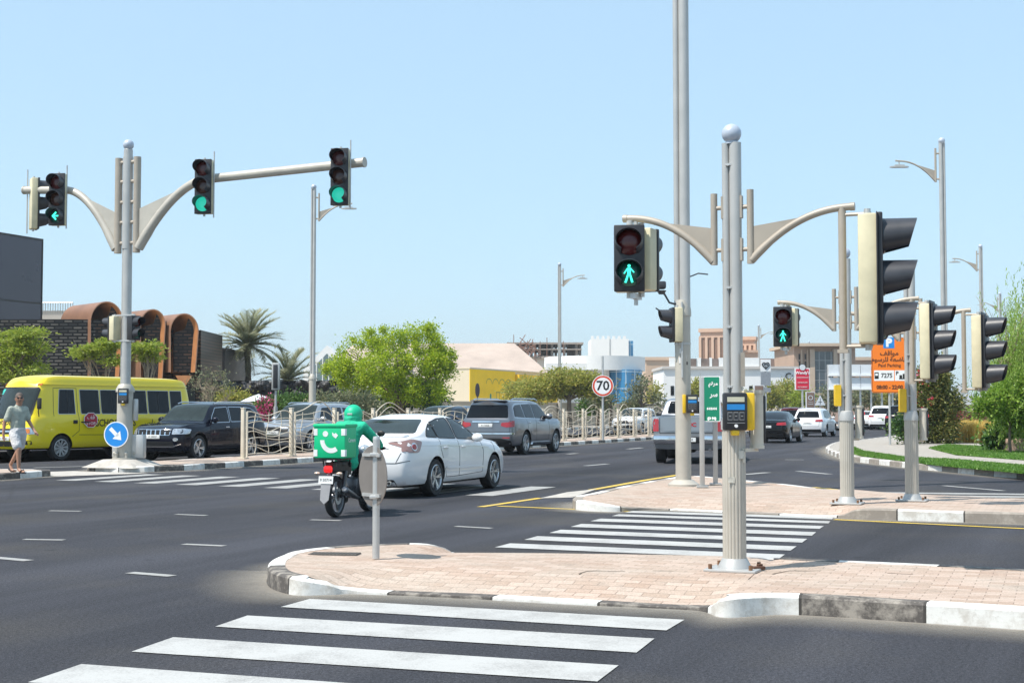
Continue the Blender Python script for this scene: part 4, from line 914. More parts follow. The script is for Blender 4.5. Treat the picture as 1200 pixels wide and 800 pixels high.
rz = rad(68.5); CARS['sedan'] = white_sedan(place(507.5, 581, rz, -1.30, -.83), rz)
rz = rad(68.5); CARS['silver'] = silver_suv(place(615, 532.3, rz, -1.35, -.93), rz)
rz = rad(79); CARS['pickup'] = pickup(place(774, 541.5, rz, -1.72, .9), rz)
rz = rad(247); CARS['bus'] = bus(place(69.5, 539.3, rz - rad(8), 2.31, .95), rz - rad(8))
rz = rad(247.5)
P = suv_spec(4.85, 1.96, 1.78, .39, .93, .98, hood=1.14, belt=1.14, wsx=1.0, cowl=1.18, zb=.28); P['ws'] = (1.08, .47)
CARS['jeep'] = front_suv('suv_car', 'dark navy SUV with seven-slot grille stopped behind the blue arrow sign', place(231.5, 539.5, rz, 1.49, .9), rz, P, paint('navy_paint', (0.006, 0.008, 0.018), .1, .14, .012, .4), 1.14, 1.14, 7)
P = suv_spec(5.0, 1.98, 1.80, .39, .95, 1.0, hood=1.12, belt=1.12, wsx=1.0, cowl=1.2, zb=.28); P['ws'] = (1.10, .47)
p_ = at(-5.6, 16.0); CARS['silverfront'] = front_suv('suv_car', 'silver SUV facing the camera behind the wavy fence and the rider', (p_.x, p_.y, 0), rad(249), P, paint('light_silver_paint', (0.42, 0.43, 0.45), .6, .28, .05), 1.12, 1.12, 1, txt='F 90872', H=1.8)
P = suv_spec(4.75, 1.92, 1.75, .37, .93, .98, hood=1.1, belt=1.1, wsx=1.0, cowl=1.15, zb=.27, step=.09); P['ws'] = (1.05, .47)
p_ = at(-6.3, 29.2); front_suv('suv_car', 'dark blue SUV facing the camera half hidden by the graphite-silver SUV', (p_.x, p_.y, 0), rad(248), P, paint('dark_blue_paint', (0.015, 0.03, 0.06), .4, .25, .04), 1.1, 1.1, 1, txt='D 12760', small=True, H=1.75)
P = suv_spec(4.6, 1.86, 1.68, .36, .93, .95, hood=1.05, belt=1.06, wsx=1.0, cowl=1.15, zb=.26, step=.09); P['ws'] = (1.02, .44)
p_ = at(-6.0, 57); front_suv('suv_car', 'white SUV facing the camera behind the fence, left of the pickup truck', (p_.x, p_.y, 0), rad(247), P, paint('plain_white_paint', (0.72, 0.72, 0.72), 0, .3, .05), 1.05, 1.06, 1, txt='N 66531', small=True, H=1.68)
P = suv_spec(4.9, 1.94, 1.9, .38, .93, .95, hood=1.2, belt=1.2, wsx=1.3, cowl=1.45, zb=.3, step=.09); P['ws'] = (1.35, .8)
p_ = at(-5.5, 68); front_suv('suv_car', 'boxy white off-roader with wide dark windscreen beyond the other white SUV', (p_.x, p_.y, 0), rad(247), P, paint('off_white_paint', (0.62, 0.62, 0.60), 0, .35, .08), 1.2, 1.2, 1, txt='H 25094', small=True, H=1.9)
# traffic receding on the right
def far(name, label, px, py, rzd, **k):
    L = k.pop('L', 4.6); W = k.pop('W', 1.85); Hh = k.pop('H', 1.66); pm = k.pop('pm'); rz = rad(rzd)
    return rear_car(name, label, place(px, py, rz, -L / 2 + .95, 0), rz, L, W, Hh, pm, **k)
far('sedan_car', 'black fastback sedan seen from behind, nearest of the cars right of the grey pole', 903, 518.5, 69, L=4.9, W=1.9, H=1.5, pm=paint('gloss_black_paint', (.004, .0045, .006), .0, .15, .01, .3), kind='sedan', txt='P 7150')
far('suv_car', 'dark maroon SUV between the black sedan and the white hatchback SUV', 929, 507.5, 68, L=4.7, W=1.9, H=1.72, pm=paint('maroon_paint', (.10, .012, .016), .4, .25, .04), txt='L 33918')
far('suv_car', 'white compact SUV with black rear window driving away past the yellow box', 950, 511.5, 67, L=4.5, W=1.88, H=1.66, pm=paint('bright_white_paint', (.76, .76, .77), 0, .25, .04), txt='W 54102')
far('sedan_car', 'white sedan far down the road left of the orange parking sign', 1013, 502.5, 66, L=4.7, W=1.82, H=1.48, pm=paint('bright_white_paint', (.76, .76, .77)), kind='sedan', txt='S 1962')
far('suv_car', 'tall white SUV far off right beside the orange sign post', 1034, 503.5, 66, L=4.9, W=1.95, H=1.88, pm=paint('bright_white_paint', (.76, .76, .77)), hood=1.15, belt=1.15, r=.38, txt='A 83300')
far('suv_car', 'black SUV far off behind the orange sign post', 1056, 507.5, 66, L=4.9, W=1.95, H=1.85, pm=paint('gloss_black_paint', (.008, .009, .012)), hood=1.15, belt=1.15, r=.38, txt='G 47215')
far('suv_car', 'red car farthest down the road beyond the black sedan', 905, 493.5, 66, L=4.4, W=1.8, H=1.7, pm=paint('red_paint', (.42, .015, .015)), txt='E 3008')
far('suv_car', 'dark grey SUV parked beyond the yellow grass', 1175, 501, 60, L=4.8, W=1.9, H=1.75, pm=paint('dark_grey_paint', (.05, .055, .05)), txt='C 61177')
far('sedan_car', 'blue sedan parked beyond the pink hedge', 1134, 500, 20, L=4.6, W=1.82, H=1.5, pm=paint('slate_blue_paint', (.06, .12, .2), .4), kind='sedan', txt='V 2046')
# ------------------------------------------------------------------ signals and poles
def visor(L, r, n=22, open_deg=70):
    b = MB(); vs = []; a0 = rad(-90 + open_deg / 2); a1 = rad(270 - open_deg / 2)
    for i in range(n + 1):
        a = a0 + (a1 - a0) * i / n; y, z = cos(a), sin(a); xl = L * (.74 + .26 * (z + 1) / 2)
        drop = .0
        q = r * .80; vs += [(0, y * r, z * r), (xl, y * r * .95, z * q + .18 * r), (xl, y * (r * .95 - .007), z * (q - .007) + .18 * r), (0, y * (r - .007), z * (r - .007))]
    fs = []
    for i in range(n):
        for j in range(4): fs.append((i * 4 + j, i * 4 + (j + 1) % 4, i * 4 + 4 + (j + 1) % 4, i * 4 + 4 + j))
    fs += [(0, 1, 2, 3), tuple(n * 4 + k for k in (3, 2, 1, 0))]
    b.add(vs, fs); return b
def head(parent, M, n=3, p=.37, lit=None, kind='green', board=False, vl=.85, shell='shell', front='black'):
    """signal head facing local +x of M, centred"""
    w = p * .98; H = n * p + .04; sh = MB(M); sh.box((-.08, 0, 0), (.16, w * .96, H * .99), None, .02)
    for k in (-1, 1): sh.cyl((-.08, 0, k * H / 2), (-.08, 0, k * (H / 2 + .05)), .03, n=10, mi=1)
    s_ = sh.build('signal_head', [M_[shell], M_['steel']], parent, 35)
    f = MB(M); f.box((.022, 0, 0), (.046, w, H), None, .012)
    if board: f.box((-.003, 0, 0), (.012, w * 1.16, H * board), None, .003)
    f.build('signal_front', M_[front], s_, 35)
    for i in range(n):
        z = (n - 1) / 2 * p - i * p; Mi = M @ Tr(.045, 0, z); v = visor(vl * p, p * .45); o = MB(Mi); o.add(v.v, v.f); o.build('visor', M_['visor'], s_, 50)
        if n == 3: off = ('redoff', 'amboff', 'greenoff')[i]
        else: off = ('redoff', 'greenoff')[i]
        on = (lit == i); lm = M_[off]
        if on and kind in ('green',): lm = M_['greenon']
        l = MB(Mi); R = p * .41; l.lathe([(R, 0), (R * .98, .012), (R * .7, .028), (R * .35, .036), (.0005, .038)], 24, Ry(pi / 2)); lo = l.build('lens', lm, s_, 60)
        if on and kind == 'man':
            g = MB(Mi @ Tr(.044, 0, 0) @ facing((0, 0, 0), (1, 0, 0)))
            q = p * .38; g.disc((0, q * .62, 0), q * .13, 12)
            for poly in ([(-.16, .45), (.17, .45), (.13, -.05), (-.14, -.05)], [(-.14, -.02), (.02, -.02), (-.22, -.8), (-.40, -.78)], [(-.02, -.02), (.13, -.02), (.36, -.75), (.18, -.8)], [(-.16, .45), (-.13, .30), (-.38, -.05), (-.47, .0)], [(.15, .45), (.17, .28), (.38, .02), (.45, .1)]):
                g.add([(x * q, y * q, 0) for x, y in poly], [tuple(range(4))])
            go = g.build('lit_walking_figure', M_['greenman'], lo, 0)
        if on and kind == 'arrow':
            g = MB(Mi @ Tr(.044, 0, 0) @ facing((0, 0, 0), (1, 0, 0))); q = p * .34
            for poly in ([(-.7, 0), (0, .75), (.22, .55), (-.33, 0)], [(-.7, 0), (-.33, 0), (.22, -.55), (0, -.75)], [(-.35, .12), (.6, .12), (.6, -.12), (-.35, -.12)]): g.add([(x * q, y * q, 0) for x, y in poly], [tuple(range(4))])
            g.build('lit_arrow', M_['greenman'], lo, 0)
    return s_
def armcurve(r0, z0, r1, z1, n=14, power=2.0):
    out = []
    for i in range(n + 1):
        t = i / n; a = t * pi / 2; out.append((r0 + (r1 - r0) * (1 - cos(a)) ** .0 * (sin(a) if False else t), z0 + (z1 - z0) * (1 - (1 - t) ** power)))
    return out
def arm(parent, sg, r0, z0, r1, z1, rad_, fz, fr, ext=None, name='bracket_arm', m='tan', power=2.2):
    c = armcurve(r0, z0, r1, z1, 16, power); pts = [(sg * r, 0, z) for r, z in c]
    if ext: pts.append((sg * ext[0], 0, ext[1]))
    b = MB(); n = len(pts); b.tube(pts, [rad_ * 1.12] * 3 + [rad_] * (n - 3), 14); end = Vector(pts[-1]); dr = (end - Vector(pts[-2])).normalized()
    b.cyl(end - dr * .02, end + dr * .02, rad_ * 1.12, n=14); o = b.build(name, M_[m], parent, 45)
    # web plate between the curved tube and the upright
    zi = lambda r: next((za + (zb_ - za) * (r - ra) / (rb - ra)) for (ra, za), (rb, zb_) in zip(c, c[1:]) if ra <= r <= rb + 1e-6)
    up = [(r0, fz)] + [(r0 + (fr - r0) * k / 8, fz + (zi(fr) - fz) * (k / 8) ** 1.0) for k in range(1, 9)]; lo = [(r0 + (fr - r0) * k / 8, zi(r0 + (fr - r0) * k / 8)) for k in range(9)]
    f = MB(); poly = [(sg * r, z) for r, z in lo] + [(sg * r, z) for r, z in up[::-1][1:]]
    f.prism(poly, -rad_ * .22, rad_ * .22, Rx(pi / 2)); f.build('web_plate', M_[m], o, 0); return o
def twin_tube(b, z0, z1, r, mi=0):
    """slim tube + thick tube joined by a dark slot"""
    b.cyl((-r * .62, 0, z0), (-r * .62, 0, z1), r * .40, n=18, mi=0); b.cyl((r * .36, 0, z0), (r * .36, 0, z1), r * .62, n=22, mi=0); b.box((-r * .25, .0, (z0 + z1) / 2), (r * .3, r * .34, z1 - z0 - .01), mi=1)
def fluted(b, z0, z1, r, n=20):
    pr = []
    for i in range(n * 6):
        a = 2 * pi * i / (n * 6); k = abs(sin(a * n / 2)) ** .6; pr.append((r * (.93 + .07 * k) * cos(a), r * (.93 + .07 * k) * sin(a)))
    b.prism(pr, z0, z1)
def button_box(parent, M, w=.21, h=.33, yellow=True, two=False):
    b = MB(M); b.box((0, 0, 0), (w, .09, h), None, .018); o = b.build('push_button_box', M_['black'], parent)
    g = MB(M); g.box((.0, -.047, h * .32), (w * .72, .006, h * .13), mi=0); g.box((0, -.047, h * .12), (w * .74, .006, h * .15), mi=1)
    for k in (-1, 0, 1):
        g.box((k * w * .25, -.047, -h * .12), (w * .20, .006, h * .22), mi=2); g.box((k * w * .25, -.0505, -h * .12), (w * .16, .002, h * .17), mi=3); g.box((k * w * .25, -.052, -h * .12), (w * .09, .002, h * .03), mi=2)
    g.box((0, -.048, -h * .30), (w * .74, .004, .006), mi=2); g.cyl((0, -.045, -h * .38), (0, -.062, -h * .38), w * .07, n=14, mi=4)
    g.build('instruction_panel', [mat('cream_label', (.55, .53, .40), .5), mat('blue_display', (.02, .22, .55), .3), mat('grey_label_line', (.22, .22, .22), .5), M_['black'], M_['white']], o, 0)
    t = MB(M); t.box((0, .0, -h * .56), (w * .34, .06, .05), None, .01); t.build('call_button', M_['yellow'], o)
    if yellow:
        y = MB(M); y.box((w * .62, .04, 0), (.10, .10, h), None, .02); y.build('yellow_button_box', M_['yellow'], parent)
    return o
def mini_signal(parent, M, h=.46, lit=0, side=1):
    """slim waist-high repeater: cream tube with three small lamps on one side"""
    b = MB(M); b.tube([(0, 0, -h / 2), (0, 0, h / 2)], .058, 18); b.cyl((0, 0, h / 2), (0, 0, h / 2 + .03), .07, n=18); b.cyl((0, 0, -h / 2 - .03), (0, 0, -h / 2), .065, n=18); b.box((-.1, 0, h / 2 + .01), (.16, .035, .03)); b.box((-.1, 0, -h / 2 - .04), (.20, .03, .03)); b.box((-.19, 0, -h / 2 - .09), (.03, .03, .12))
    o = b.build('repeater_signal', mat('cream_grey_paint', (.56, .52, .44), .5, 0, .1, 6), parent)
    f = MB(M); f.box((.055 * side, 0, 0), (.03, .10, h * .92), None, .01); f.build('signal_front', M_['black'], o)
    for i in range(3):
        l = MB(M @ Tr(.07 * side, 0, (1 - i) * h * .3)); l.sphere((0, 0, 0), .034, 14, (.6, 1, 1)); l.build('lens', [M_['redon'], M_['redoff'], M_['greenoff']][i], o, 60)
    return o
def ball_pole(name, label, loc, z_top=4.0, group=None, right_head=True, left_man=True, fl=True, R=.088, ha=-14, bd=1.0, rx=1.27):
    rz = atan2(-.385, .923); t = thing(name, label, 'traffic light', loc, rz, group)
    b = MB(); twin_tube(b, 1.30, z_top, R); b.build('upper_pole', [M_['polelit'], M_['slot']], t, 40)
    for z in (1.62, 2.15, z_top - 1.3, z_top - .2): b = MB(); b.cyl((-R * .25, -R * .15, z), (-R * .25, -R * .62, z), .012, n=8); b.box((-R * .25, -R * .5, z), (.05, .012, .018)); b.build('slot_bolt', M_['steel'], t)
    b = MB()
    if fl: fluted(b, .06, 1.25, R * 1.18)
    else: b.cyl((0, 0, .06), (0, 0, 1.25), R * 1.22, n=24)
    b.build('lower_column', M_['pole'], t, 25)
    b = MB(); b.lathe([(R * 1.28, 1.24), (R * 1.28, 1.30), (R * 1.05, 1.38), (R * .9, 1.39)], 20); b.build('collar', M_['polelit'], t)
    b = MB(); b.sphere((0, 0, z_top + R * .95), R * 1.0, 24); b.cyl((0, 0, z_top - .01), (0, 0, z_top + .04), R * .6, n=16); b.build('ball_finial', M_['globe'], t, 60)
    b = MB(); b.box((0, 0, .012), (.46, .42, .024), None, .006); b.lathe([(R * 1.7, .02), (R * 1.6, .05), (R * 1.3, .10), (R * 1.25, .11)], 20)
    for sx in (-1, 1):
        for sy in (-1, 1): b.cyl((sx * .18, sy * .16, .02), (sx * .18, sy * .16, .065), .018, n=6, mi=1)
    b.build('base_plate', [M_['polelit'], mat('rusty_bolt', (.16, .08, .04), .8)], t)
    zs = z_top - .45; ze = z_top - 1.09
    for sg in (-1, 1):
        b = MB(); b.cyl((sg * .165, 0, ze), (sg * .165, 0, zs + (.02 if sg > 0 else 0)), .031, n=14); b.build('side_tube', M_['tan'], t)
        for z in (zs - .13, ze + .13): b = MB(); b.cyl((sg * .06, 0, z), (sg * .16, 0, z), .02, n=10); b.box((sg * .085, 0, z + .0), (.02, .06, .20)); b.build('clamp_bracket', M_['tan'], t)
        arm(t, sg, .175, ze + .03, (rx - .21) if sg > 0 else 1.0, z_top - .63, .032, ze + .33, .70)
    b = MB(); dx = rx - .30; b.cyl((dx, 0, z_top - .63), (dx, 0, z_top - 1.88), .034, n=14)
    for z in (z_top - .70, z_top - 1.84): b.cyl((dx, 0, z), (rx - .05, -.02, z), .016, n=8)
    b.box((dx, 0, z_top - 1.88), (.09, .09, .03)); b.build('drop_tube', M_['tan'], t)
    if right_head: head(t, Tr(rx, -.03, z_top - 1.27) @ Rz(-rz + rad(ha)), 3, .358, board=bd, vl=.80)
    if left_man:
        M1 = Tr(-.93, -.10, z_top - 1.01) @ Rz(-rz + rad(-97)); head(t, M1, 2, .285, lit=1, kind='man', vl=.45)
        M2 = Tr(-.86, .14, z_top - 1.01) @ Rz(-rz + rad(62)); head(t, M2, 2, .27, vl=.5)
        b = MB(); b.cyl((-.90, 0, z_top - .62), (-.90, 0, z_top - .74), .022, n=10); b.box((-.90, 0, z_top - 1.35), (.05, .2, .05)); b.cyl((-.90, 0, z_top - 1.36), (-.90, 0, z_top - 1.43), .02, n=8); b.build('head_hanger', M_['steel'], t)
    return t
base = G(861, 668, .135)
mainpole = ball_pole('traffic_signal_pole', 'tall ball-topped signal pole with fluted foot, nearest the camera on the brick island', base, 3.80)
rz0 = mainpole.rotation_euler.z
button_box(mainpole, Rz(-rz0 + rad(3)) @ Tr(-.02, -.15, 1.40))
mini_signal(mainpole, Rz(-rz0) @ Tr(.215, .05, 1.33) @ Rz(rad(40)), .46)
b = MB(Rz(-rz0)); b.box((.07, -.095, 2.05 - .28), (.035, .012, .30)); b.build('junction_strip', M_['tan'], mainpole)
p992 = ball_pole('traffic_signal_pole', 'ball-topped signal pole at the kerb of the far brick island, left of the orange sign', G(993, 590, .145), 3.68, ha=-27, bd=1.07)
mini_signal(p992, Rz(-rz0) @ Tr(.20, .05, 1.22), .44)
b = MB(Rz(-rz0)); b.prism(rpoly([(-.045, -.16), (.045, -.16), (.045, .16), (-.045, .16)], .02), -.05, .05, Tr(-.13, 0, 1.62) @ Rx(pi / 2)); b.build('yellow_button_box', M_['yellow'], p992)
p1068 = ball_pole('traffic_signal_pole', 'ball-topped signal pole right of the orange sign, rightmost of the three', G(1069, 586.5, .145), 3.56, left_man=False, ha=-29, bd=1.07, rx=1.10)
mini_signal(p1068, Rz(-rz0) @ Tr(.20, .05, 1.18), .44)
b = MB(Rz(-rz0)); b.prism(rpoly([(-.05, -.18), (.05, -.18), (.05, .18), (-.05, .18)], .02), -.05, .05, Tr(-.13, 0, 1.55) @ Rx(pi / 2)); b.build('yellow_button_box', M_['yellow'], p1068)
head(p1068, Tr(-.55, -.1, 2.66) @ Rz(-rz0 + rad(5)), 2, .22, vl=.9)
b = MB(); b.tube([(-.60, -.08, 2.88), (-.60, 0, 2.95)], .014, 8); b.tube([(-.6, 0, 2.95), (-.6, 0, 3.0)], .014, 8); b.build('head_hanger', M_['steel'], p1068)
# ---- long mast on the median
mb_ = A(146.5, 480, 36.2); RZ = atan2(-.385, .923)
mast = thing('signal_mast', 'tall branching signal mast with three green lights over the left avenue', 'traffic light', (mb_.x, mb_.y, 0.0), RZ)
b = MB(); b.prism([(-.72, -.62), (.72, -.62), (.72, .62), (-.72, .62)], 0, .16); 
b = MB(); vs = []
for (h, s_) in ((0.10, .80), (.30, .40)): vs += [(-s_, -s_ * .85, h), (s_, -s_ * .85, h), (s_, s_ * .85, h), (-s_, s_ * .85, h)]
b.add(vs, [(0, 1, 5, 4), (1, 2, 6, 5), (2, 3, 7, 6), (3, 0, 4, 7), (4, 5, 6, 7), (3, 2, 1, 0)]); b.build('concrete_footing', M_['conc'], mast)
b = MB(); b.cyl((0, 0, .28), (0, 0, 2.02), .20, n=24); b.lathe([(.235, 2.0), (.235, 2.08), (.16, 2.2)], 24); b.cyl((0, 0, .28), (0, 0, .34), .30, n=24)
for i in range(6): a = i * pi / 3 + .3; b.cyl((.26 * cos(a), .26 * sin(a), .3), (.26 * cos(a), .26 * sin(a), .44), .035, n=6); b.sphere((.26 * cos(a), .26 * sin(a), .45), .05, 8)
b.build('lower_column', M_['pole'], mast)
b = MB(); b.cyl((0.02, 0, 2.1), (0.02, 0, 5.7), .115, n=20); b.cyl((-.115, 0, 2.1), (-.115, 0, 5.7), .035, n=10); b.cyl((0, 0, 5.65), (0, 0, 8.02), .13, n=24); b.lathe([(.115, 8.0), (.115, 8.2), (.08, 8.24)], 16); b.build('upper_pole', M_['polelit'], mast)
b = MB(); b.sphere((0, 0, 8.33), .14, 20); b.build('ball_finial', M_['globe'], mast, 60)
for sg in (-1, 1):
    b = MB(); b.cyl((sg * .29, 0, 5.55), (sg * .29, 0, 8.0), .095, n=18); b.build('side_tube', M_['tan'], mast)
    for z in (5.8, 6.33, 6.85, 7.38, 7.88): b = MB(); b.cyl((sg * .1, 0, z), (sg * .24, 0, z), .05, n=12); b.build('clamp_bracket', M_['tan'], mast)
arm(mast, 1, .36, 5.66, 2.45, 7.30, .11, 6.66, 2.1, (6.85, 7.42), power=1.9, m='pole'); arm(mast, -1, .36, 5.66, 2.0, 7.28, .10, 6.6, 1.7, (3.35, 7.36), power=1.9, m='pole')
fa = rad(-98)
for r, kind in ((2.5, 'green'), (6.35, 'green')):
    head(mast, Tr(r, -.28, 7.06) @ Rz(-RZ + fa), 3, .44, lit=2, kind=kind, vl=.62); 
    b = MB(); b.box((r + .05, -.10, 7.36), (.08, .22, .12)); b.cyl((r + .2, -.12, 6.3), (r + .2, -.12, 7.95), .018, n=8); b.build('head_bracket', M_['steel'], mast)
head(mast, Tr(-2.02, -.28, 7.0) @ Rz(-RZ + rad(-98)), 3, .44, lit=2, kind='arrow', vl=.62)
head(mast, Tr(-2.98, .05, 6.98) @ Rz(-RZ + rad(28)), 3, .44, vl=.7)
b = MB(); b.cyl((-1.85, -.12, 6.25), (-1.85, -.12, 7.9), .018, n=8); b.cyl((-3.25, 0, 6.2), (-3.25, 0, 7.9), .018, n=8); b.box((-2, -.1, 7.34), (.08, .2, .12)); b.box((-2.95, 0, 7.4), (.1, .2, .1)); b.build('head_bracket', M_['steel'], mast)
head(mast, Tr(-.34, -.10, 3.62) @ Rz(pi - .1), 2, .29, vl=.8); head(mast, Tr(.36, -.10, 3.62) @ Rz(-.25), 2, .29, vl=.8, shell='black')
for z in (3.3, 3.95): b = MB(); b.box((0, -.1, z), (.7, .04, .04)); b.build('head_bracket', M_['steel'], mast)
bb = button_box(mast, Rz(-RZ) @ Tr(.02, -.25, 1.90), .26, .38, False)
for c_, d_ in (((.26, .05, 1.55), (.10, .14, .55)), ((.32, .1, .62), (.34, .3, .6)), ((-.24, .1, .62), (.16, .2, .55))): b = MB(Rz(-RZ)); b.box(c_, d_, None, .02); b.build('control_box', M_['steel'], mast)
# round blue keep-right sign on the mast
Ms = facing(Rz(-RZ) @ Vector((-.13, -.30, .93)), Rz(-RZ) @ Vector((-.15, -1, 0)))
b = MB(Ms); b.lathe([(.0005, 0), (.325, 0), (.325, .012), (.0005, .012)], 40, mi=1); b.lathe([(.0005, .0125), (.30, .0125), (.30, .015), (.0005, .015)], 40, mi=0)
sg_ = b.build('keep_right_sign', [mat('sign_blue', (.01, .22, .62), .35, 0, .04), M_['inkw']], mast)
b = MB(Ms @ Tr(0, 0, .0165) @ Rz(rad(-45)))
b.add([(-.22, .048, 0), (-.22, -.048, 0), (.06, -.048, 0), (.06, .048, 0)], [(0, 1, 2, 3)]); b.add([(.01, .14, 0), (.01, -.14, 0), (.20, 0, 0)], [(0, 1, 2)]); b.build('white_arrow', M_['inkw'], sg_, 0)
# ---- street lights
def street_light(label, px, ytop, H=13.9, side=1, ld=None, low=.20, arms=1, group='street lights along the avenue', Y=None):
    Yd = Y or (H - CAMH) * FPX / (480 - ytop); g = A(px, 480, Yd); r_ = .14
    t = thing('street_light', label, 'street light', (g.x, g.y, .1), ld if ld is not None else (0 if side > 0 else pi), group)
    b = MB(); b.cyl((0, 0, 0), (0, 0, 3.2), low, n=20); b.lathe([(low * 1.12, 3.15), (low * 1.12, 3.25), (.12, 3.45)], 20); b.lathe([(low * 2, 0), (low * 2, .04), (low * 1.2, .12)], 16); b.build('lower_column', M_['pole'], t)
    b = MB(); b.cyl((r_ * .35, 0, 3.3), (r_ * .35, 0, H), r_ * .72, r_ * .66, n=18); b.cyl((-r_ * .72, 0, 3.3), (-r_ * .72, 0, H), r_ * .42, n=12); b.box((-r_ * .3, 0, (H + 3.3) / 2), (.02, .03, H - 3.3), mi=1); b.build('upper_pole', [M_['polelit'], M_['slot']], t)
    b = MB(); b.sphere((0, 0, H + .1), .16, 16); b.build('ball_finial', M_['globe'], t, 60)
    for sg in ((1,) if arms == 1 else (1, -1)):
        b = MB(); b.cyl((sg * .30, 0, H - 1.85), (sg * .30, 0, H - .25), .05, n=10)
        for z in (H - 1.7, H - .5): b.cyl((sg * .05, 0, z), (sg * .3, 0, z), .04, n=8)
        b.build('side_tube', M_['tan'], t)
        arm(t, sg, .32, H - 1.8, 2.05, H - .85, .04, H - 1.3, 1.45, (2.15, H - .84), name='lamp_arm')
        l = MB(); l.tube([(sg * 2.0, 0, H - .85), (sg * 2.0, 0, H - 1.05)], .03, 8); l.prism([(sg * x, y) for x, y in [(1.55, .0), (1.65, .13), (2.2, .16), (2.42, .08), (2.42, -.08), (2.2, -.16), (1.65, -.13)]], H - 1.16, H - 1.10); l.prism([(sg * x, y) for x, y in [(1.75, .06), (2.2, .08), (2.2, -.08), (1.75, -.06)]], H - 1.10, H - 1.03); l.build('lamp_head', M_['polelit'], t)
    return t
street_light('tall street light behind the wavy fence, left of the bright green tree', 366, 222, side=1)
street_light('street light beside the round 70 sign', 656, 312, side=1)
street_light('tallest street light on the right, standing on the grass verge', 1108, 168, side=-1)
street_light('middle of the three street lights on the right verge', 1152, 291, side=-1)
street_light('street light farthest right, partly behind the weeping tree', 1174, 346, side=-1)
street_light('street light above the heart-shaped sign in the distance', 890, 383, side=1)
street_light('street light behind the red pylon sign', 949, 402, side=1)
s801 = street_light('very tall street light rising out of frame from the far brick island', 802, -120, H=14.5, side=1, ld=RZ, low=.145, arms=2, Y=29.2)
b8 = G(801, 569, .145); s801.location = (b8.x, b8.y, .14)
M8 = Rz(-RZ)
head(s801, M8 @ Tr(-.19, -.1, 2.98) @ Rz(pi + .12), 2, .30, vl=.75)
b = MB(M8); b.cyl((-.03, -.16, 2.0), (-.03, -.16, 3.4), .02, n=8); b.build('head_bracket', M_['steel'], s801)
button_box(s801, M8 @ Tr(.14, -.22, 1.52), .21, .34, False); b = MB(M8); b.box((.0, -.17, 1.52), (.06, .06, .34), None, .01); b.build('yellow_button_box', M_['yellow'], s801)
b = MB(M8); b.tube([(-.05, 0, 3.35), (-.25, -.05, 3.4), (-.38, -.08, 3.62)], .02, 8); b.box((-.40, -.08, 3.72), (.16, .22, .14), None, .03); b.cyl((-.40, -.1, 3.62), (-.40, -.1, 3.55), .09, .05, n=14); b.tube([(-.1, 0, 3.25), (-.35, 0, 3.2), (-.5, -.02, 3.3)], .015, 6); b.build('traffic_camera', M_['visor'], s801); b = MB(M8); b.tube([(.05, 0, 3.85), (.3, 0, 3.95), (.48, 0, 3.93)], .014, 6); b.build('antenna', M_['visor'], s801)
# ---- plain signs
def post_sign(name, label, cat, px, py, z, h, rr=.03, group=None):
    g = G(px, py, z); t = thing(name, label, cat, (g.x, g.y, z), 0, group); b = MB(); b.cyl((0, 0, 0), (0, 0, h), rr, n=16); b.build('post', M_['steel'], t); return t
t = post_sign('round_sign', 'back of a low round grey sign on a steel post at the island nose', 'road sign', 440.5, 654, .145, 1.13, .034)
Md = facing((-.04, .05, .775), (.84, .54, 0)); b = MB(Md); b.lathe([(.0005, 0), (.29, 0), (.29, .008), (.0005, .008)], 40); b.build('sign_disc', mat('weathered_aluminium', (.20, .18, .165), .5, .3, .12, 4), t)
for y in (.2, -.18): b = MB(Md); b.box((0, y, -.012), (.36, .03, .02)); b.build('sign_bracket', M_['steel'], t)
for z_ in (.98, .58): b = MB(); b.box((0, 0, z_), (.12, .1, .035), None, .008); b.build('post_clamp', M_['steel'], t)
b = MB(); b.lathe([(.036, 1.12), (.03, 1.15), (.001, 1.155)], 14); b.build('post_cap', M_['steel'], t)
t = post_sign('speed_limit_sign', 'round red-rimmed 70 speed limit sign by the wavy fence', 'road sign', 706.5, 515.5, .145, 3.9, .05)
sp = t.location; zc = A(706, 452, sp.y).z - .145
Md = facing((0, -.08, zc), (-.12, -1, 0)); b = MB(Md); b.lathe([(.0005, 0), (.5, 0), (.5, .012), (.0005, .012)], 40, mi=1); b.lathe([(.0005, .0125), (.47, .0125), (.47, .016), (.0005, .016)], 40, mi=0); b.lathe([(.0005, .0165), (.385, .0165), (.385, .019), (.0005, .019)], 40, mi=1)
so_ = b.build('sign_disc', [mat('sign_red', (.62, .06, .02), .4, 0, .03), M_['inkw']], t); text('lettering', '70', .62, M_['ink'], so_, Md @ Tr(0, -.01, .022), .004, .012)
t = thing('parking_sign', 'orange paid parking sign with blue P on a grey post', 'road sign', tuple(G(1043, 521, .145)), 0)
Yp = t.location.y; px2 = lambda x, y: A(x, y, Yp)
b = MB(); b.cyl((0, 0, 0), (0, 0, px2(1042, 400).z), .045, n=14); b.build('post', M_['steel'], t)
c0, c1 = px2(1021.5, 460), px2(1062, 395.5); w_, h_ = (c1.x - c0.x), (c1.z - c0.z); cz = (c0.z + c1.z) / 2 - .145; cx = (c0.x + c1.x) / 2 - t.location.x
Mp = facing((cx, -.06, cz), (-.1, -1, 0)); b = MB(Mp); b.prism(rpoly([(-w_ / 2, -h_ / 2), (w_ / 2, -h_ / 2), (w_ / 2, h_ / 2), (-w_ / 2, h_ / 2)], .09), 0, .02)
sb = b.build('sign_board', mat('sign_orange', (.85, .20, .015), .4, 0, .03), t, 0)
b = MB(Mp); u = w_ / 40.5
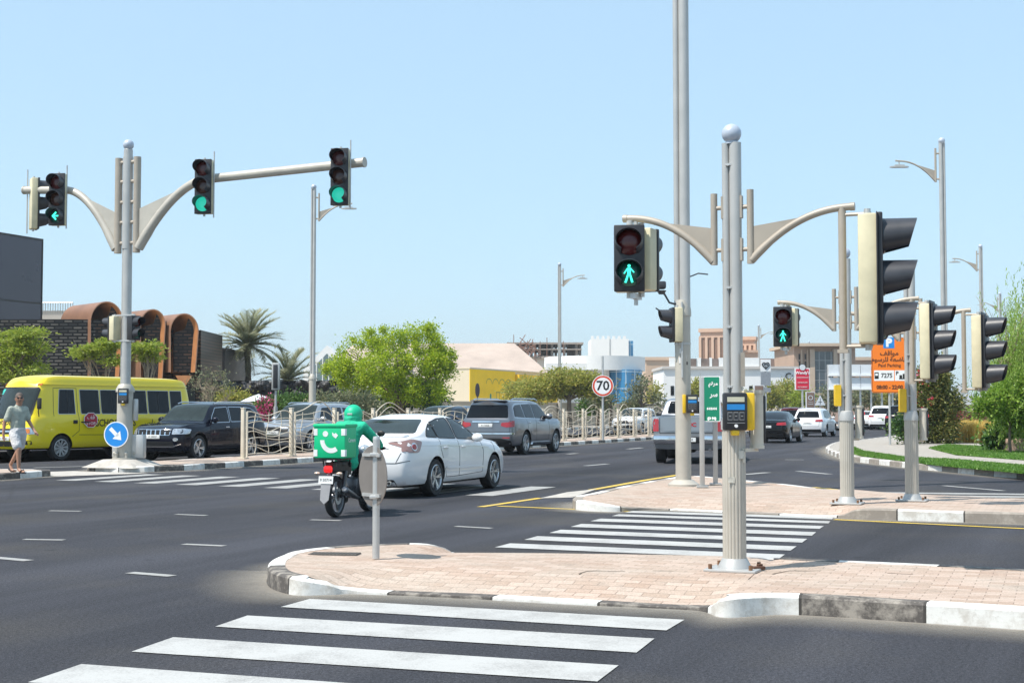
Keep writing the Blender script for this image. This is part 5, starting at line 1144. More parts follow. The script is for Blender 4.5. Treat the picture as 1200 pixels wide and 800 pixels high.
b.prism(rpoly([(-w_ / 2 + .6 * u, -h_ / 2 + .6 * u), (w_ / 2 - .6 * u, -h_ / 2 + .6 * u), (w_ / 2 - .6 * u, h_ / 2 - .6 * u), (-w_ / 2 + .6 * u, h_ / 2 - .6 * u)], .08), .0205, .0215, mi=0); b.prism(rpoly([(-w_ / 2 + 1.1 * u, -h_ / 2 + 1.1 * u), (w_ / 2 - 1.1 * u, -h_ / 2 + 1.1 * u), (w_ / 2 - 1.1 * u, h_ / 2 - 1.1 * u), (-w_ / 2 + 1.1 * u, h_ / 2 - 1.1 * u)], .08), .022, .023, mi=1)
b.build('sign_border', [mat('sign_brown_line', (.20, .06, .01), .4), MC['sign_orange']], sb, 0)
def bx(n, x, y, w, h, m, z=.024): q = MB(Mp); q.box((x * u, y * u, z), (w * u, h * u, .004)); return q.build(n, m, sb, 0)
bx('blue_panel', -.5, 25.5, 12.5, 12.5, MC['sign_blue']); text('lettering', 'P', 12.5 * u, M_['inkw'], sb, Mp @ Tr(-.5 * u, 25.5 * u, .028), .003, .03)
br = mat('sign_dark_lettering', (.10, .03, .01), .4)
text('lettering', '\uFED2\uFED7\uFE8D\uFEEE\uFEE3', 7.5 * u, br, sb, Mp @ Tr(0, 13.5 * u, .026), .003, .008); text('lettering', '\uFEE1\uFEEE\uFEB3\uFEAE\uFEE0\uFEDF \uFE94\uFECC\uFEBF\uFE8E\uFEA7', 7 * u, br, sb, Mp @ Tr(0, 6.3 * u, .026), .003, .008)
text('lettering', 'Paid Parking', 5.2 * u, br, sb, Mp @ Tr(0, -.5 * u, .026), .003, .004)
bx('white_panel', -6.2, -12, 22.5, 12, M_['inkw']); bx('white_panel', 12.7, -12, 13.5, 12, M_['inkw'])
text('lettering', '7275', 7.2 * u, M_['ink'], sb, Mp @ Tr(-3.2 * u, -12.2 * u, .028), .003, .006, .9); text('lettering', 'P', 6 * u, M_['ink'], sb, Mp @ Tr(8.5 * u, -9.5 * u, .028), .003, .006)
b = MB(Mp)
for (x, y, w, h) in ((-14.6, -12, 4.6, 7.5), (12.5, -13.5, 3, 4), (16.5, -12.5, 3.6, 5), (14.5, -15.6, 8, 1.2)): b.box((x * u, y * u, .028), (w * u, h * u, .003))
b.box((-14.6 * u, -10.8 * u, .031), (3 * u, 2.6 * u, .002), mi=1); b.build('meter_pictogram', [M_['ink'], M_['inkw']], sb, 0)
text('lettering', '08:00 - 22:00', 6.2 * u, br, sb, Mp @ Tr(0, -25.5 * u, .026), .003, .01, .9)
# green direction sign on two posts, seen almost edge on
g1_, g2_ = G(823, 571, .145), G(838.5, 568, .145)
t = thing('direction_sign', 'green direction sign with white Arabic lettering on two white posts', 'road sign', tuple((g1_ + g2_) / 2), 0)
ga, gb = g1_ - t.location, g2_ - t.location
for g in (ga, gb): b = MB(); b.box((g.x, g.y, 1.0), (.085, .07, 2.0), None, .01); b.box((g.x, g.y, .02), (.2, .2, .03)); b.build('post', M_['polelit'], t)
s0_ = A(823, 442, g1_.y + .0) - t.location; zt_ = s0_.z; zb_ = A(823, 496, g1_.y).z - .145
n_ = Vector((-.35, -1, 0)); Mg = facing(((ga + gb) / 2 + Vector((.06, -.05, (zt_ + zb_) / 2 + .03))), (-.42, -1, 0)); wg, hg = .32, (zt_ - zb_)
b = MB(Mg); b.prism(rpoly([(-wg / 2, -hg / 2), (wg / 2, -hg / 2), (wg / 2, hg / 2), (-wg / 2, hg / 2)], .03), 0, .02, mi=0); b.prism(rpoly([(-wg / 2 + .015, -hg / 2 + .015), (wg / 2 - .015, -hg / 2 + .015), (wg / 2 - .015, hg / 2 - .015), (-wg / 2 + .015, hg / 2 - .015)], .02), .0205, .023, mi=1)
gs = b.build('sign_board', [M_['inkw'], mat('sign_green', (.004, .20, .11), .4, 0, .04)], t, 0)
text('lettering', '\uFEE2\uFE93\uFEAE\uFEE3', .09, M_['inkw'], gs, Mg @ Tr(.03, .28, .025), .002, .004); text('lettering', '\uFEAE\uFEB3', .12, M_['inkw'], gs, Mg @ Tr(.04, .08, .025), .002, .004); text('lettering', '6 4 2 4 4', .05, M_['inkw'], gs, Mg @ Tr(0, -.18, .025), .002, .006); text('lettering', '(D 94)', .062, M_['inkw'], gs, Mg @ Tr(0, -.36, .025), .002, .006)
# parking-info pillar box beyond the median
g = at(-4.0 + 1.2, 29); Yd = 62; g = A(323, 480, Yd)
t = thing('display_pillar', 'grey framed black display box on a post behind the navy SUV', 'signal box', (g.x, g.y, .1))
b = MB(); b.cyl((0, 0, 0), (0, 0, 1.6), .09, n=12); b.build('post', M_['polelit'], t)
zt2, zb2 = A(323, 425, Yd).z - .1, A(323, 457, Yd).z - .1
b = MB(); b.box((0, 0, (zt2 + zb2) / 2), (.34, .25, zt2 - zb2), None, .03); b.build('cabinet', M_['polelit'], t); b = MB(); b.box((0, -.125, (zt2 + zb2) / 2), (.2, .02, (zt2 - zb2) * .86), None, .005); b.build('display_panel', M_['black'], t)
b = MB(); b.cyl((0, 0, 1.6 - .05), (0, 0, zb2), .05, n=10); b.build('neck', M_['polelit'], t)
# ------------------------------------------------------------------ wavy median fence
fence = thing('median_fence', 'beige wavy rail fence running along the median kerb', 'fence', (K0.x, K0.y, .14), RANG)
oy = 1.15
def fpost(x, par):
    b = MB(); b.box((x, oy, .72), (.11, .11, 1.44), None, .015); b.box((x, oy - .13, .70), (.035, .05, 1.3)); b.box((x, oy, 1.455), (.13, .13, .03), None, .01); b.box((x, oy, .02), (.24, .24, .03)); b.build('fence_post', mat('fence_cream', (.56, .50, .40), .5, 0, .12, 4), par)
def fpanel(x0, x1, k, par, n=16):
    b = MB(); L = x1 - x0 - .12; X = x0 + .06
    ar = .34 if k % 2 else .16
    for j in range(9):
        z0 = .12 + j * .145; am = .085 * (1 + .5 * sin(j * 1.7 + k)); pts = []
        for i in range(n + 1):
            t = i / n; top = (j / 8) ** 2 * ar * sin(pi * t) ** 1.0 * (1 if k % 2 else .5); z = z0 + am * sin(2 * pi * t + (j % 3) * .9 + k * 1.3) * sin(pi * t) ** .3 * (1 if j not in (0,) else .3) + top; pts.append((X + L * t, oy, z))
        b.tube(pts, .017 if j in (0, 8) else .013, 6)
    for q in range(3):
        xx = X + L * (.22 + .28 * q); b.tube([(xx + .07 * sin(i * .9 + k + q), oy + .012, .12 + 1.12 * i / 8 + (.1 if i == 8 else 0)) for i in range(9)], .013, 6)
    b.build('fence_panel', MC['fence_cream'], par, 60)
xs_ = [4.9 + 2.62 * i for i in range(36)]
for i, x in enumerate(xs_):
    fpost(x, fence)
    if i < len(xs_) - 1: fpanel(x, xs_[i + 1], i, fence, 16 if i < 16 else 8)
# ------------------------------------------------------------------ people
def skin(name, J, E, m, parent, sub=2, root=None, vox=.0095, it=6):
    """one continuous surface grown along the skeleton: J {joint: (x, y, z, half width[, half depth])}"""
    mb = MB(); P = []
    for a_, b_ in E:
        A0, B0 = J[a_], J[b_]; ra, rb = A0[3], B0[3]; da = A0[4] if len(A0) > 4 else ra; db = B0[4] if len(B0) > 4 else rb; L = math.dist(A0[:3], B0[:3]); k = max(2, int(L / (.28 * min(ra, rb, da, db)))); k = min(k, 26)
        for i in range(k + 1):
            t = i / k; w = ra + (rb - ra) * t; d = da + (db - da) * t; P.append((*[A0[q] + (B0[q] - A0[q]) * t for q in range(3)], w, d))
    for (x, y, z, w, d) in P: mb.sphere((x, y, z), 1, 14, (d, w, (min(w, d) + w) / 2))
    me = bpy.data.meshes.new(name); me.from_pydata(mb.v, [], mb.f); o = link(name, me, None); r = o.modifiers.new('r', 'REMESH'); r.mode = 'VOXEL'; r.voxel_size = vox; sm = o.modifiers.new('s', 'SMOOTH'); sm.factor = .5; sm.iterations = it
    dg = bpy.context.evaluated_depsgraph_get(); nm = bpy.data.meshes.new_from_object(o.evaluated_get(dg)); bpy.data.objects.remove(o); nm.materials.clear(); nm.materials.append(m); nm.name = name
    nm.polygons.foreach_set('use_smooth', [True] * len(nm.polygons)); nm.polygons.foreach_set('material_index', [0] * len(nm.polygons)); return link(name, nm, parent)
def cloth(name, profile_rings, m, parent, n=18, open_=False):
    """tube of elliptical rings [(cx,cy,cz,rx,ry)] with small folds"""
    b = MB(); vs = []
    for i, (cx, cy, cz, rx, ry) in enumerate(profile_rings):
        for j in range(n): a = 2 * pi * j / n; f = 1 + .03 * sin(3 * a + i * 1.1) + .02 * sin(7 * a + i); vs.append((cx + rx * f * cos(a), cy + ry * f * sin(a), cz))
    fs = []
    for i in range(len(profile_rings) - 1):
        for j in range(n): fs.append((i * n + j, i * n + (j + 1) % n, (i + 1) * n + (j + 1) % n, (i + 1) * n + j))
    b.add(vs, fs); return b.build(name, m, parent, 60)
skinm = mat('skin_tone', (.36, .19, .125), .5, 0, .08); hairm = mat('grey_brown_hair', (.10, .075, .06), .7, 0, .3, 60)
gm_ = G(20, 553.5, .145)
man = thing('person', 'man in grey-green t-shirt and pale shorts with sunglasses walking past the school bus', 'person', (gm_.x, gm_.y - .0, .145), rad(-38))
J = dict(pel=(0, 0, .96, .15, .12), sp=(0, 0, 1.12, .14, .11), ch=(.01, 0, 1.32, .155, .11), nk=(.02, 0, 1.49, .068, .068), hd0=(.05, 0, 1.575, .066, .08), hd1=(.045, 0, 1.65, .082, .098), hd2=(.035, 0, 1.69, .074, .088),
    hl=(0, .10, .91, .085), kl=(-.10, .11, .52, .062), al=(-.42, .10, .16, .038), tl=(-.36, .10, .05, .035), tl2=(-.25, .11, .01, .025), hr=(0, -.10, .91, .085), kr=(.20, -.10, .52, .062), ar=(.20, -.09, .09, .038), tr=(.27, -.09, .045, .036), tr2=(.42, -.10, .028, .026),
    sl=(.0, .17, 1.40, .062), el=(.05, .245, 1.15, .044), wl=(.22, .27, .95, .028), hl2=(.28, .28, .89, .034, .018), sr=(.0, -.17, 1.40, .062), er=(-.10, -.27, 1.13, .044), wr=(-.08, -.31, .87, .028), hr2=(-.06, -.31, .79, .034, .018))
E_ = [('pel', 'sp'), ('sp', 'ch'), ('ch', 'nk'), ('nk', 'hd0'), ('hd0', 'hd1'), ('hd1', 'hd2'), ('pel', 'hl'), ('hl', 'kl'), ('kl', 'al'), ('al', 'tl'), ('tl', 'tl2'), ('pel', 'hr'), ('hr', 'kr'), ('kr', 'ar'), ('ar', 'tr'), ('tr', 'tr2'), ('ch', 'sl'), ('sl', 'el'), ('el', 'wl'), ('wl', 'hl2'), ('ch', 'sr'), ('sr', 'er'), ('er', 'wr'), ('wr', 'hr2')]
def fingers(J, E, base, tag_, d, side, s=1.0):
    b = Vector(J[base][:3]); d = Vector(d).normalized(); w = Vector(side).normalized()
    for i, k in enumerate((-1.5, -.5, .5, 1.5)):
        l = (.055, .068, .065, .05)[i] * s; r0 = b + w * k * .016 * s + d * .02; J['%sf%d' % (tag_, i)] = (*r0, .009); J['%sg%d' % (tag_, i)] = (*(r0 + d * l * .6), .0085); c = w.cross(d); J['%sh%d' % (tag_, i)] = (*(r0 + d * l + c * .015), .007)
        E += [(base, '%sf%d' % (tag_, i)), ('%sf%d' % (tag_, i), '%sg%d' % (tag_, i)), ('%sg%d' % (tag_, i), '%sh%d' % (tag_, i))]
    r0 = b + w * -.03 - d * .015; J[tag_ + 't'] = (*r0, .011); J[tag_ + 'u'] = (*(r0 - w * .02 + d * .04), .009); E += [(base, tag_ + 't'), (tag_ + 't', tag_ + 'u')]
fingers(J, E_, 'hl2', 'L', (.6, .1, -.6), (.5, 0, .5)); fingers(J, E_, 'hr2', 'R', (.1, 0, -1), (1, 0, 0))
skin('body', J, E_, skinm, man, vox=.0065, it=3)
Mh = Tr(.045, 0, 1.65) @ Rz(rad(-28)) @ Matrix.Diagonal((1.06, 1.06, 1.06, 1))
b = MB(Mh); b.sphere((0, 0, .0), .098, 18, (1.0, .82, 1.2)); b.sphere((.10, 0, -.015), .018, 8, (1, .8, 1.5)); b.box((.085, 0, -.055), (.02, .05, .012), None, .005, mi=0)
for s_ in (-1, 1): b.sphere((0, s_ * .082, -.01), .022, 8, (.9, .5, 1.5))
b.build('face', skinm, man, 60)
b = MB(Mh)
for s_ in (-1, 1): b.box((.092, s_ * .034, .022), (.014, .05, .034), None, .006); b.box((.05, s_ * .083, .026), (.09, .004, .008))
b.box((.096, 0, .03), (.01, .03, .008)); b.build('sunglasses', M_['black'], man)
b = MB(Mh); b.sphere((-.012, 0, .035), .103, 16, (.98, .86, 1.0)); b.v = [(Mh @ Vector(((Mh.inverted() @ Vector(v)).x, (Mh.inverted() @ Vector(v)).y, max((Mh.inverted() @ Vector(v)).z, .035 + .0)))) for v in b.v]; b.box((.094, 0, -.038), (.012, .06, .014), None, .005); b.build('hair', hairm, man, 60)
shirt = mat('sage_grey_cotton', (.33, .36, .31), .9, 0, .18, 9, 1.0, 9)
Jt = dict(pel=(0, 0, .94, .175, .145), sp=(.0, 0, 1.12, .18, .145), ch=(.01, 0, 1.32, .185, .13), nk=(.015, 0, 1.47, .088, .08), sl=(.0, .18, 1.41, .082), el=(.03, .225, 1.22, .078), sr=(.0, -.18, 1.41, .082), er=(-.05, -.24, 1.20, .078))
skin('t_shirt', Jt, [('pel', 'sp'), ('sp', 'ch'), ('ch', 'nk'), ('ch', 'sl'), ('sl', 'el'), ('ch', 'sr'), ('sr', 'er')], shirt, man, 2)
Jt = dict(pel=(0, 0, .94, .185, .155), hl=(-.01, .095, .84, .125), kl=(-.075, .115, .60, .105), hr=(.02, -.095, .84, .125), kr=(.145, -.105, .60, .105))
skin('shorts', Jt, [('pel', 'hl'), ('hl', 'kl'), ('pel', 'hr'), ('hr', 'kr')], mat('pale_shorts', (.56, .55, .55), .9, 0, .18, 10, 1.0, 10), man, 2)
for nm, (x, y, z, a) in dict(l=(-.33, .105, .0, .45), r=(.30, -.095, -.005, 0)).items():
    b = MB(Tr(x, y, z) @ Ry(a)); b.box((0, 0, .008), (.27, .10, .022), None, .01); b.tube([(.02, -.05, .02), (.06, -.03, .075), (.09, 0, .085), (.06, .03, .075), (.02, .05, .02)], .011, 6); b.build('sandal', M_['trim'], man)
# ------------------------------------------------------------------ motorcycle and rider
rzb = rad(75); pr_ = place(392.5, 605.5, rzb, -.66, 0)
bike = thing('motorcycle', 'black delivery motorcycle with red tail lamp behind the round sign', 'motorcycle', pr_, rzb)
def bwheel(x, r=.30, w=.11):
    b = MB(Tr(x, 0, r) @ Rx(pi / 2)); b.lathe([(r * .80, -w / 2 * .8), (r * .93, -w / 2), (r * .985, -w * .32), (r, 0), (r * .985, w * .32), (r * .93, w / 2), (r * .80, w / 2 * .8), (r * .80, -w / 2 * .8)], 40, caps=False); o = b.build('wheel', M_['rubber'], bike, 40)
    b = MB(Tr(x, 0, r) @ Rx(pi / 2)); b.lathe([(r * .80, -w * .42), (r * .74, -w * .3), (r * .74, w * .3), (r * .80, w * .42)], 40, caps=False); b.lathe([(.001, -.05), (.045, -.05), (.045, .05), (.001, .05)], 14)
    for i in range(5):
        a = 2 * pi * i / 5
        b.tube([(.03 * cos(a), .03 * sin(a), 0), (r * .76 * cos(a + .12), r * .76 * sin(a + .12), 0)], .014, 6)
    b.build('rim', mat('bike_rim_grey', (.16, .16, .17), .35, .7), o); b = MB(Tr(x, -.05, r) @ Rx(pi / 2)); b.lathe([(.07, -.003), (.12, -.003), (.12, .003), (.07, .003), (.07, -.003)], 24, caps=False); b.build('brake_disc', M_['steel'], o); return o
bwheel(-.66); bwheel(.66)
bk_ = mat('bike_black', (.012, .012, .014), .3, 0, .1, coat=.6)
b = MB(); b.tube([(-.66, .09, .30), (-.2, .08, .36), (0, .06, .42)], .025, 8); b.tube([(-.66, -.09, .30), (-.2, -.08, .36), (0, -.06, .42)], .025, 8); b.tube([(-.66, .11, .32), (-.55, .12, .66)], .035, 10); b.tube([(-.66, -.11, .32), (-.55, -.12, .66)], .035, 10)
b.tube([(.0, 0, .42), (.02, 0, .3), (.35, 0, .34), (.5, 0, .75), (.46, 0, .9)], .03, 8); b.tube([(-.75, 0, .72), (-.3, 0, .68), (.42, 0, .82)], .035, 8); b.build('frame', bk_, bike)
b = MB(); b.box((.1, 0, .42), (.32, .22, .26), None, .05); b.cyl((.22, 0, .45), (.34, 0, .62), .09, n=14)
for k in range(6): b.cyl((.25 + .018 * k, 0, .49 + .022 * k), (.258 + .018 * k, 0, .50 + .022 * k), .12, n=16)
b.cyl((.08, -.14, .38), (.08, .14, .38), .09, n=16); b.build('engine', mat('engine_grey', (.12, .12, .13), .4, .7, .2, 10), bike)
b = MB(); b.tube([(.3, -.1, .42), (.2, -.13, .26), (-.15, -.15, .25), (-.35, -.16, .30), (-.70, -.17, .40)], [.02, .02, .025, .045, .048], 12); b.cyl((-.69, -.17, .398), (-.74, -.17, .41), .034, n=12, mi=1); b.build('exhaust_pipe', [mat('exhaust_metal', (.22, .22, .23), .3, .9), M_['alloy']], bike)
b = MB(); b.box((-.28, 0, .76), (.72, .22, .09), None, .04); b.build('seat', M_['trim'], bike)
b = MB(); b.sphere((.22, 0, .82), .2, 18, (1.25, .7, .75)); b.build('fuel_tank', bk_, bike, 60)
b = MB(); vs = [(-.9, .06, .80), (-.9, -.06, .80), (-.35, -.13, .78), (-.35, .13, .78), (-.86, .05, .68), (-.86, -.05, .68), (-.35, -.13, .60), (-.35, .13, .60)]
b.add(vs, [(0, 1, 2, 3), (4, 7, 6, 5), (0, 4, 5, 1), (1, 5, 6, 2), (3, 7, 4, 0)]); b.build('tail_fairing', M_['trim'], bike)
b = MB(); b.box((-.93, 0, .70), (.07, .13, .10), None, .03); b.build('tail_lamp', M_['tailon'], bike)
b = MB(); b.tube([(-.80, 0, .72), (-.93, 0, .56)], .03, 8); b.prism([(-.075, 0), (.075, 0), (.065, -.26), (0, -.32), (-.065, -.26)], -.006, .006, facing((-1.0, 0, .52), (-1, 0, .25))); b.build('mud_guard', mat('mud_guard_grey', (.25, .25, .26), .6), bike)
b = MB(facing((-1.01, 0, .55), (-1, 0, .15))); b.box((0, 0, 0), (.22, .11, .008)); o = b.build('number_plate', M_['plate'], bike); text('lettering', '9 50714', .055, M_['ink'], o, facing((-1.016, 0, .55), (-1, 0, .15)), .002)
for s_ in (1, -1):
    b = MB(); b.tube([(-.88, 0, .64), (-.92, s_ * .15, .64)], .01, 6); b.sphere((-.92, s_ * .17, .64), .035, 10, (1, 1.3, .7), mi=1); b.build('indicator_lamp', [M_['trim'], mat('clear_orange_lens', (.6, .45, .35), .15, coat=1)], bike)
    b = MB(); b.tube([(.46, s_ * .06, .96), (.44, s_ * .15, 1.0), (.40, s_ * .37, .97)], .014, 8); b.tube([(.41, s_ * .26, .98), (.395, s_ * .38, .968)], .02, 10, mi=1); b.tube([(.48, s_ * .31, .965), (.5, s_ * .40, .955)], .007, 6, mi=1); b.build('handlebar', [M_['steel'], M_['rubber']], bike)
    b = MB(); b.tube([(.44, s_ * .2, 1.0), (.40, s_ * .30, 1.16)], .007, 6); b.sphere((.40, s_ * .31, 1.19), .06, 12, (.3, 1.1, .75)); b.build('mirror', M_['trim'], bike)
    b = MB(); b.tube([(.66, s_ * .08, .30), (.46, s_ * .08, .96)], .024, 10); b.build('front_fork', M_['steel'], bike)
b = MB(); b.sphere((.52, 0, .90), .11, 14, (.9, 1, 1.1)); b.build('head_lamp', M_['headl'], bike); b = MB(); b.prism([(.66 + .34 * cos(rad(a)), .30 + .34 * sin(rad(a))) for a in range(40, 141, 10)] + [(.66 + .325 * cos(rad(a)), .30 + .325 * sin(rad(a))) for a in range(140, 39, -10)], -.055, .055, Rx(pi / 2)); b.build('front_mudguard', bk_, bike)
b = MB(); b.box((-.66, 0, .835), (.44, .34, .02)); b.tube([(-.4, .13, .72), (-.45, .14, .83)], .012, 6); b.tube([(-.4, -.13, .72), (-.45, -.14, .83)], .012, 6); b.tube([(-.85, .1, .74), (-.83, .12, .83)], .012, 6); b.tube([(-.85, -.1, .74), (-.83, -.12, .83)], .012, 6); b.build('luggage_rack', M_['trim'], bike)
boxg = mat('courier_green', (.0, .50, .21), .45, 0, .03)
dbox = thing('delivery_box', 'green delivery box with white smiling face mounted behind the rider', 'delivery box', (pr_[0] - .66 * cos(rzb), pr_[1] - .66 * sin(rzb), .85), rzb)
b = MB(); b.box((0, 0, .235), (.46, .48, .46), None, .018); b.box((0, 0, .472), (.485, .505, .05), None, .015); b.build('box_shell', boxg, dbox)
w_m = mat('reflective_white', (.78, .80, .78), .4)
for sy in (-1, 1):
    for z in (.38, .08): b = MB(); b.box((-.231, sy * .213, z), (.006, .06, .095)); b.box((-.20, sy * .2415, z), (.055, .006, .095)); b.build('reflective_patch', w_m, dbox)
Mf = facing((-.2335, 0, .235), (-1, 0, 0)); b = MB(Mf); b.disc((-.06, .12, 0), .042, 20); b.add([(.045, .145, 0), (.075, .12, 0), (.10, .135, 0), (.135, .10, 0), (.10, .055, 0), (.07, .075, 0), (.045, .10, 0)], [(0, 1, 2, 3, 4, 5, 6)])
arc = [(.17 * cos(rad(a)) + .03, .03 + .185 * sin(rad(a))) for a in range(180, 312, 6)]; arc2 = [(.105 * cos(rad(a)) + .03, .03 + .115 * sin(rad(a))) for a in range(180, 312, 6)]
k = len(arc); b.add([(x, y, 0) for x, y in arc + arc2], [(i, i + 1, k + i + 1, k + i) for i in range(k - 1)]); b.build('smile_emblem', w_m, dbox, 0)
text('lettering', 'Careem', .085, w_m, dbox, facing((.04, -.2415, .26), (0, -1, 0)), .002)
rider = thing('person', 'motorcycle rider in green hooded jacket and green helmet cover leaning to the handlebar', 'person', pr_, rzb)
gj = mat('green_jacket', (.012, .42, .24), .8, 0, .2, 7, 1.0, 8)
J = dict(pel=(-.20, 0, .86, .15, .13), sp=(-.16, 0, 1.03, .14, .12), ch=(-.06, 0, 1.22, .15, .12), nk=(0, 0, 1.36, .06), hd=(.04, 0, 1.47, .085, .085), hl=(-.15, .10, .82, .09), kl=(.22, .19, .66, .062), al=(.02, .19, .28, .042), tl=(.16, .19, .21, .036), hr=(-.15, -.10, .82, .09), kr=(.22, -.19, .66, .062), ar=(.02, -.19, .28, .042), tr=(.16, -.19, .21, .036),
    sl=(-.04, .18, 1.30, .06), el=(.14, .34, 1.08, .045), wl=(.34, .32, 1.01, .03), hl2=(.40, .31, .99, .035, .022), sr=(-.04, -.18, 1.30, .06), er=(.14, -.34, 1.08, .045), wr=(.34, -.32, 1.01, .03), hr2=(.40, -.31, .99, .035, .022))
E2 = [('pel', 'sp'), ('sp', 'ch'), ('ch', 'nk'), ('nk', 'hd'), ('pel', 'hl'), ('hl', 'kl'), ('kl', 'al'), ('al', 'tl'), ('pel', 'hr'), ('hr', 'kr'), ('kr', 'ar'), ('ar', 'tr'), ('ch', 'sl'), ('sl', 'el'), ('el', 'wl'), ('wl', 'hl2'), ('ch', 'sr'), ('sr', 'er'), ('er', 'wr'), ('wr', 'hr2')]
fingers(J, E2, 'hl2', 'L', (.5, 0, -.5), (0, 1, 0)); fingers(J, E2, 'hr2', 'R', (.5, 0, -.5), (0, -1, 0))
skin('body', J, E2, skinm, rider, vox=.007, it=3)
Jj = {k: (v[0], v[1], v[2], v[3] + .022, (v[4] if len(v) > 4 else v[3]) + .022) for k, v in J.items() if k in ('pel', 'sp', 'ch', 'nk', 'sl', 'el', 'wl', 'sr', 'er', 'wr')}; Jj['pel'] = (-.2, 0, .80, .19, .16); Jj['nk'] = (0.0, 0, 1.38, .10, .10)
skin('hooded_jacket', Jj, [e for e in E2 if e[0] in Jj and e[1] in Jj], gj, rider, 2, 'pel')
Jp = {k: (v[0], v[1], v[2], v[3] + .016, (v[4] if len(v) > 4 else v[3]) + .016) for k, v in J.items() if k in ('pel', 'hl', 'kl', 'al', 'hr', 'kr', 'ar')}
skin('trousers', Jp, [e for e in E2 if e[0] in Jp and e[1] in Jp], mat('black_trousers', (.015, .015, .017), .85), rider, 2, 'pel')
b = MB()
for s_ in (1, -1): b.box((.10, s_ * .19, .20), (.28, .10, .10), None, .035)
b.build('boots', M_['trim'], rider)
b = MB(Tr(.05, 0, 1.485)); b.sphere((0, 0, 0), .145, 24, (1.08, .95, 1.0)); b.build('helmet', mat('helmet_green', (.0, .46, .24), .5, 0, .08), rider, 60)
b = MB(Tr(.05, 0, 1.485)); b.sphere((.03, 0, -.01), .142, 20, (1.0, .9, .55)); b.build('visor', M_['glass'], rider, 60)
b = MB(Tr(.03, 0, 1.41)); b.sphere((0, 0, 0), .138, 20, (1.05, .98, .95)); b.build('hood', gj, rider, 60)
b = MB(Tr(.05, 0, 1.485)); b.box((.16, 0, .06), (.12, .18, .015), None, .006); b.build('helmet_peak', MC['helmet_green'], rider)
b = MB(Tr(.05, 0, 1.485)); b.box((-.152, 0, .0), (.01, .08, .03), None, .003); b.build('helmet_badge', M_['steel'], rider)

for (x, z, w, h, m) in ((-.05, 2.32, .07, .10, 'white'), (.03, 2.40, .06, .08, 'steel'), (-.03, 2.5, .08, .09, 'inkw'), (.04, 2.27, .07, .06, 'slot'), (.02, 2.58, .06, .07, 'steel')):
    b = MB(M8); b.box((x, -.128, z + .0), (w, .012, h)); b.build('sticker', M_[m], s801, 0)
b = MB(M8); b.cyl((0, 0, 2.62), (0, 0, 2.65), .155, n=20); b.build('pole_band', M_['steel'], s801)
for (x, z, w, h) in ((.05, 1.02, .05, .07), (-.04, .80, .06, .05)):
    b = MB(Rz(-rz0)); b.box((x, -.103, z), (w, .006, h)); b.build('sticker', mat('torn_sticker', (.5, .48, .42), .8, 0, .3, 30), mainpole, 0)

# open joints where the paving has sunk
R = random.Random(8); b = MB()
for path in ([(678, 671.5), (688, 668.5), (700, 668), (712, 668.8), (732, 668.6)], [(765, 668), (790, 668.4)], [(905, 672), (925, 668), (948, 668.4), (975, 668)], [(1040, 671), (1070, 672.5)]):
    for p, q in zip(path, path[1:]):
        P0, P1 = G(*p, .139), G(*q, .139); n = (P1 - P0).normalized(); n = Vector((-n.y, n.x, 0)) * R.uniform(.006, .013); b.add([P0 - n, P1 - n * .7, P1 + n * .7, P0 + n], [(0, 1, 2, 3)])
o = b.build('paving_joint', mat('dark_joint_soil', (.09, .06, .04), 1, 0, .4, 40), None, 0); o['kind'] = 'structure'
# ------------------------------------------------------------------ buildings
def span(px0, px1, Y): return A(px0, 480, Y).x, A(px1, 480, Y).x
def zat(py, Y): return A(600, py, Y).z
def flat(name, label, px0, px1, ytop, Y, dep, m, cat='building', rz=0.0, ybot=None, group=None):
    x0, x1 = span(px0, px1, Y); h = zat(ytop, Y); z0 = zat(ybot, Y) if ybot else 0
    t = thing(name, label, cat, ((x0 + x1) / 2, Y, 0), rz, group); w = x1 - x0
    b = MB(); b.box((0, dep / 2, (h + z0) / 2), (w, dep, h - z0)); b.build('wall', m, t, 0); t['w'] = w; t['h'] = h; del t['w']; del t['h']; return t, w, h
def pbox(t, name, m, x0, x1, z0, z1, y0, y1, par=None, bev=0):
    b = MB(); b.box(((x0 + x1) / 2, (y0 + y1) / 2, (z0 + z1) / 2), (x1 - x0, y1 - y0, z1 - z0), None, bev); return b.build(name, m, par or t, 0)
stucco = lambda n, c, v=.07: mat(n, c, .9, 0, v, .35, .15, 12)
def glazing(name, tint, frame, sx, sz, rough=.06):
    if name in MC: return MC[name]
    m, nt, b = newmat(name); tc = N(nt, 'ShaderNodeTexCoord'); mp = N(nt, 'ShaderNodeMapping'); mp.inputs['Rotation'].default_value[0] = rad(90); nt.links.new(tc.outputs['Object'], mp.inputs[0])
    br = N(nt, 'ShaderNodeTexBrick', offset=0.0); br.inputs['Scale'].default_value = 1; br.inputs['Brick Width'].default_value = sx; br.inputs['Row Height'].default_value = sz; br.inputs['Mortar Size'].default_value = .05; br.inputs['Bias'].default_value = 0
    br.inputs['Color1'].default_value = (*tint, 1); br.inputs['Color2'].default_value = (*[c * 1.7 for c in tint], 1); br.inputs['Mortar'].default_value = (*frame, 1)
    nt.links.new(mp.outputs[0], br.inputs['Vector']); nt.links.new(br.outputs['Color'], b.inputs['Base Color']); b.inputs['Roughness'].default_value = rough; b.inputs['Specular IOR Level'].default_value = .8; MC[name] = m; return m
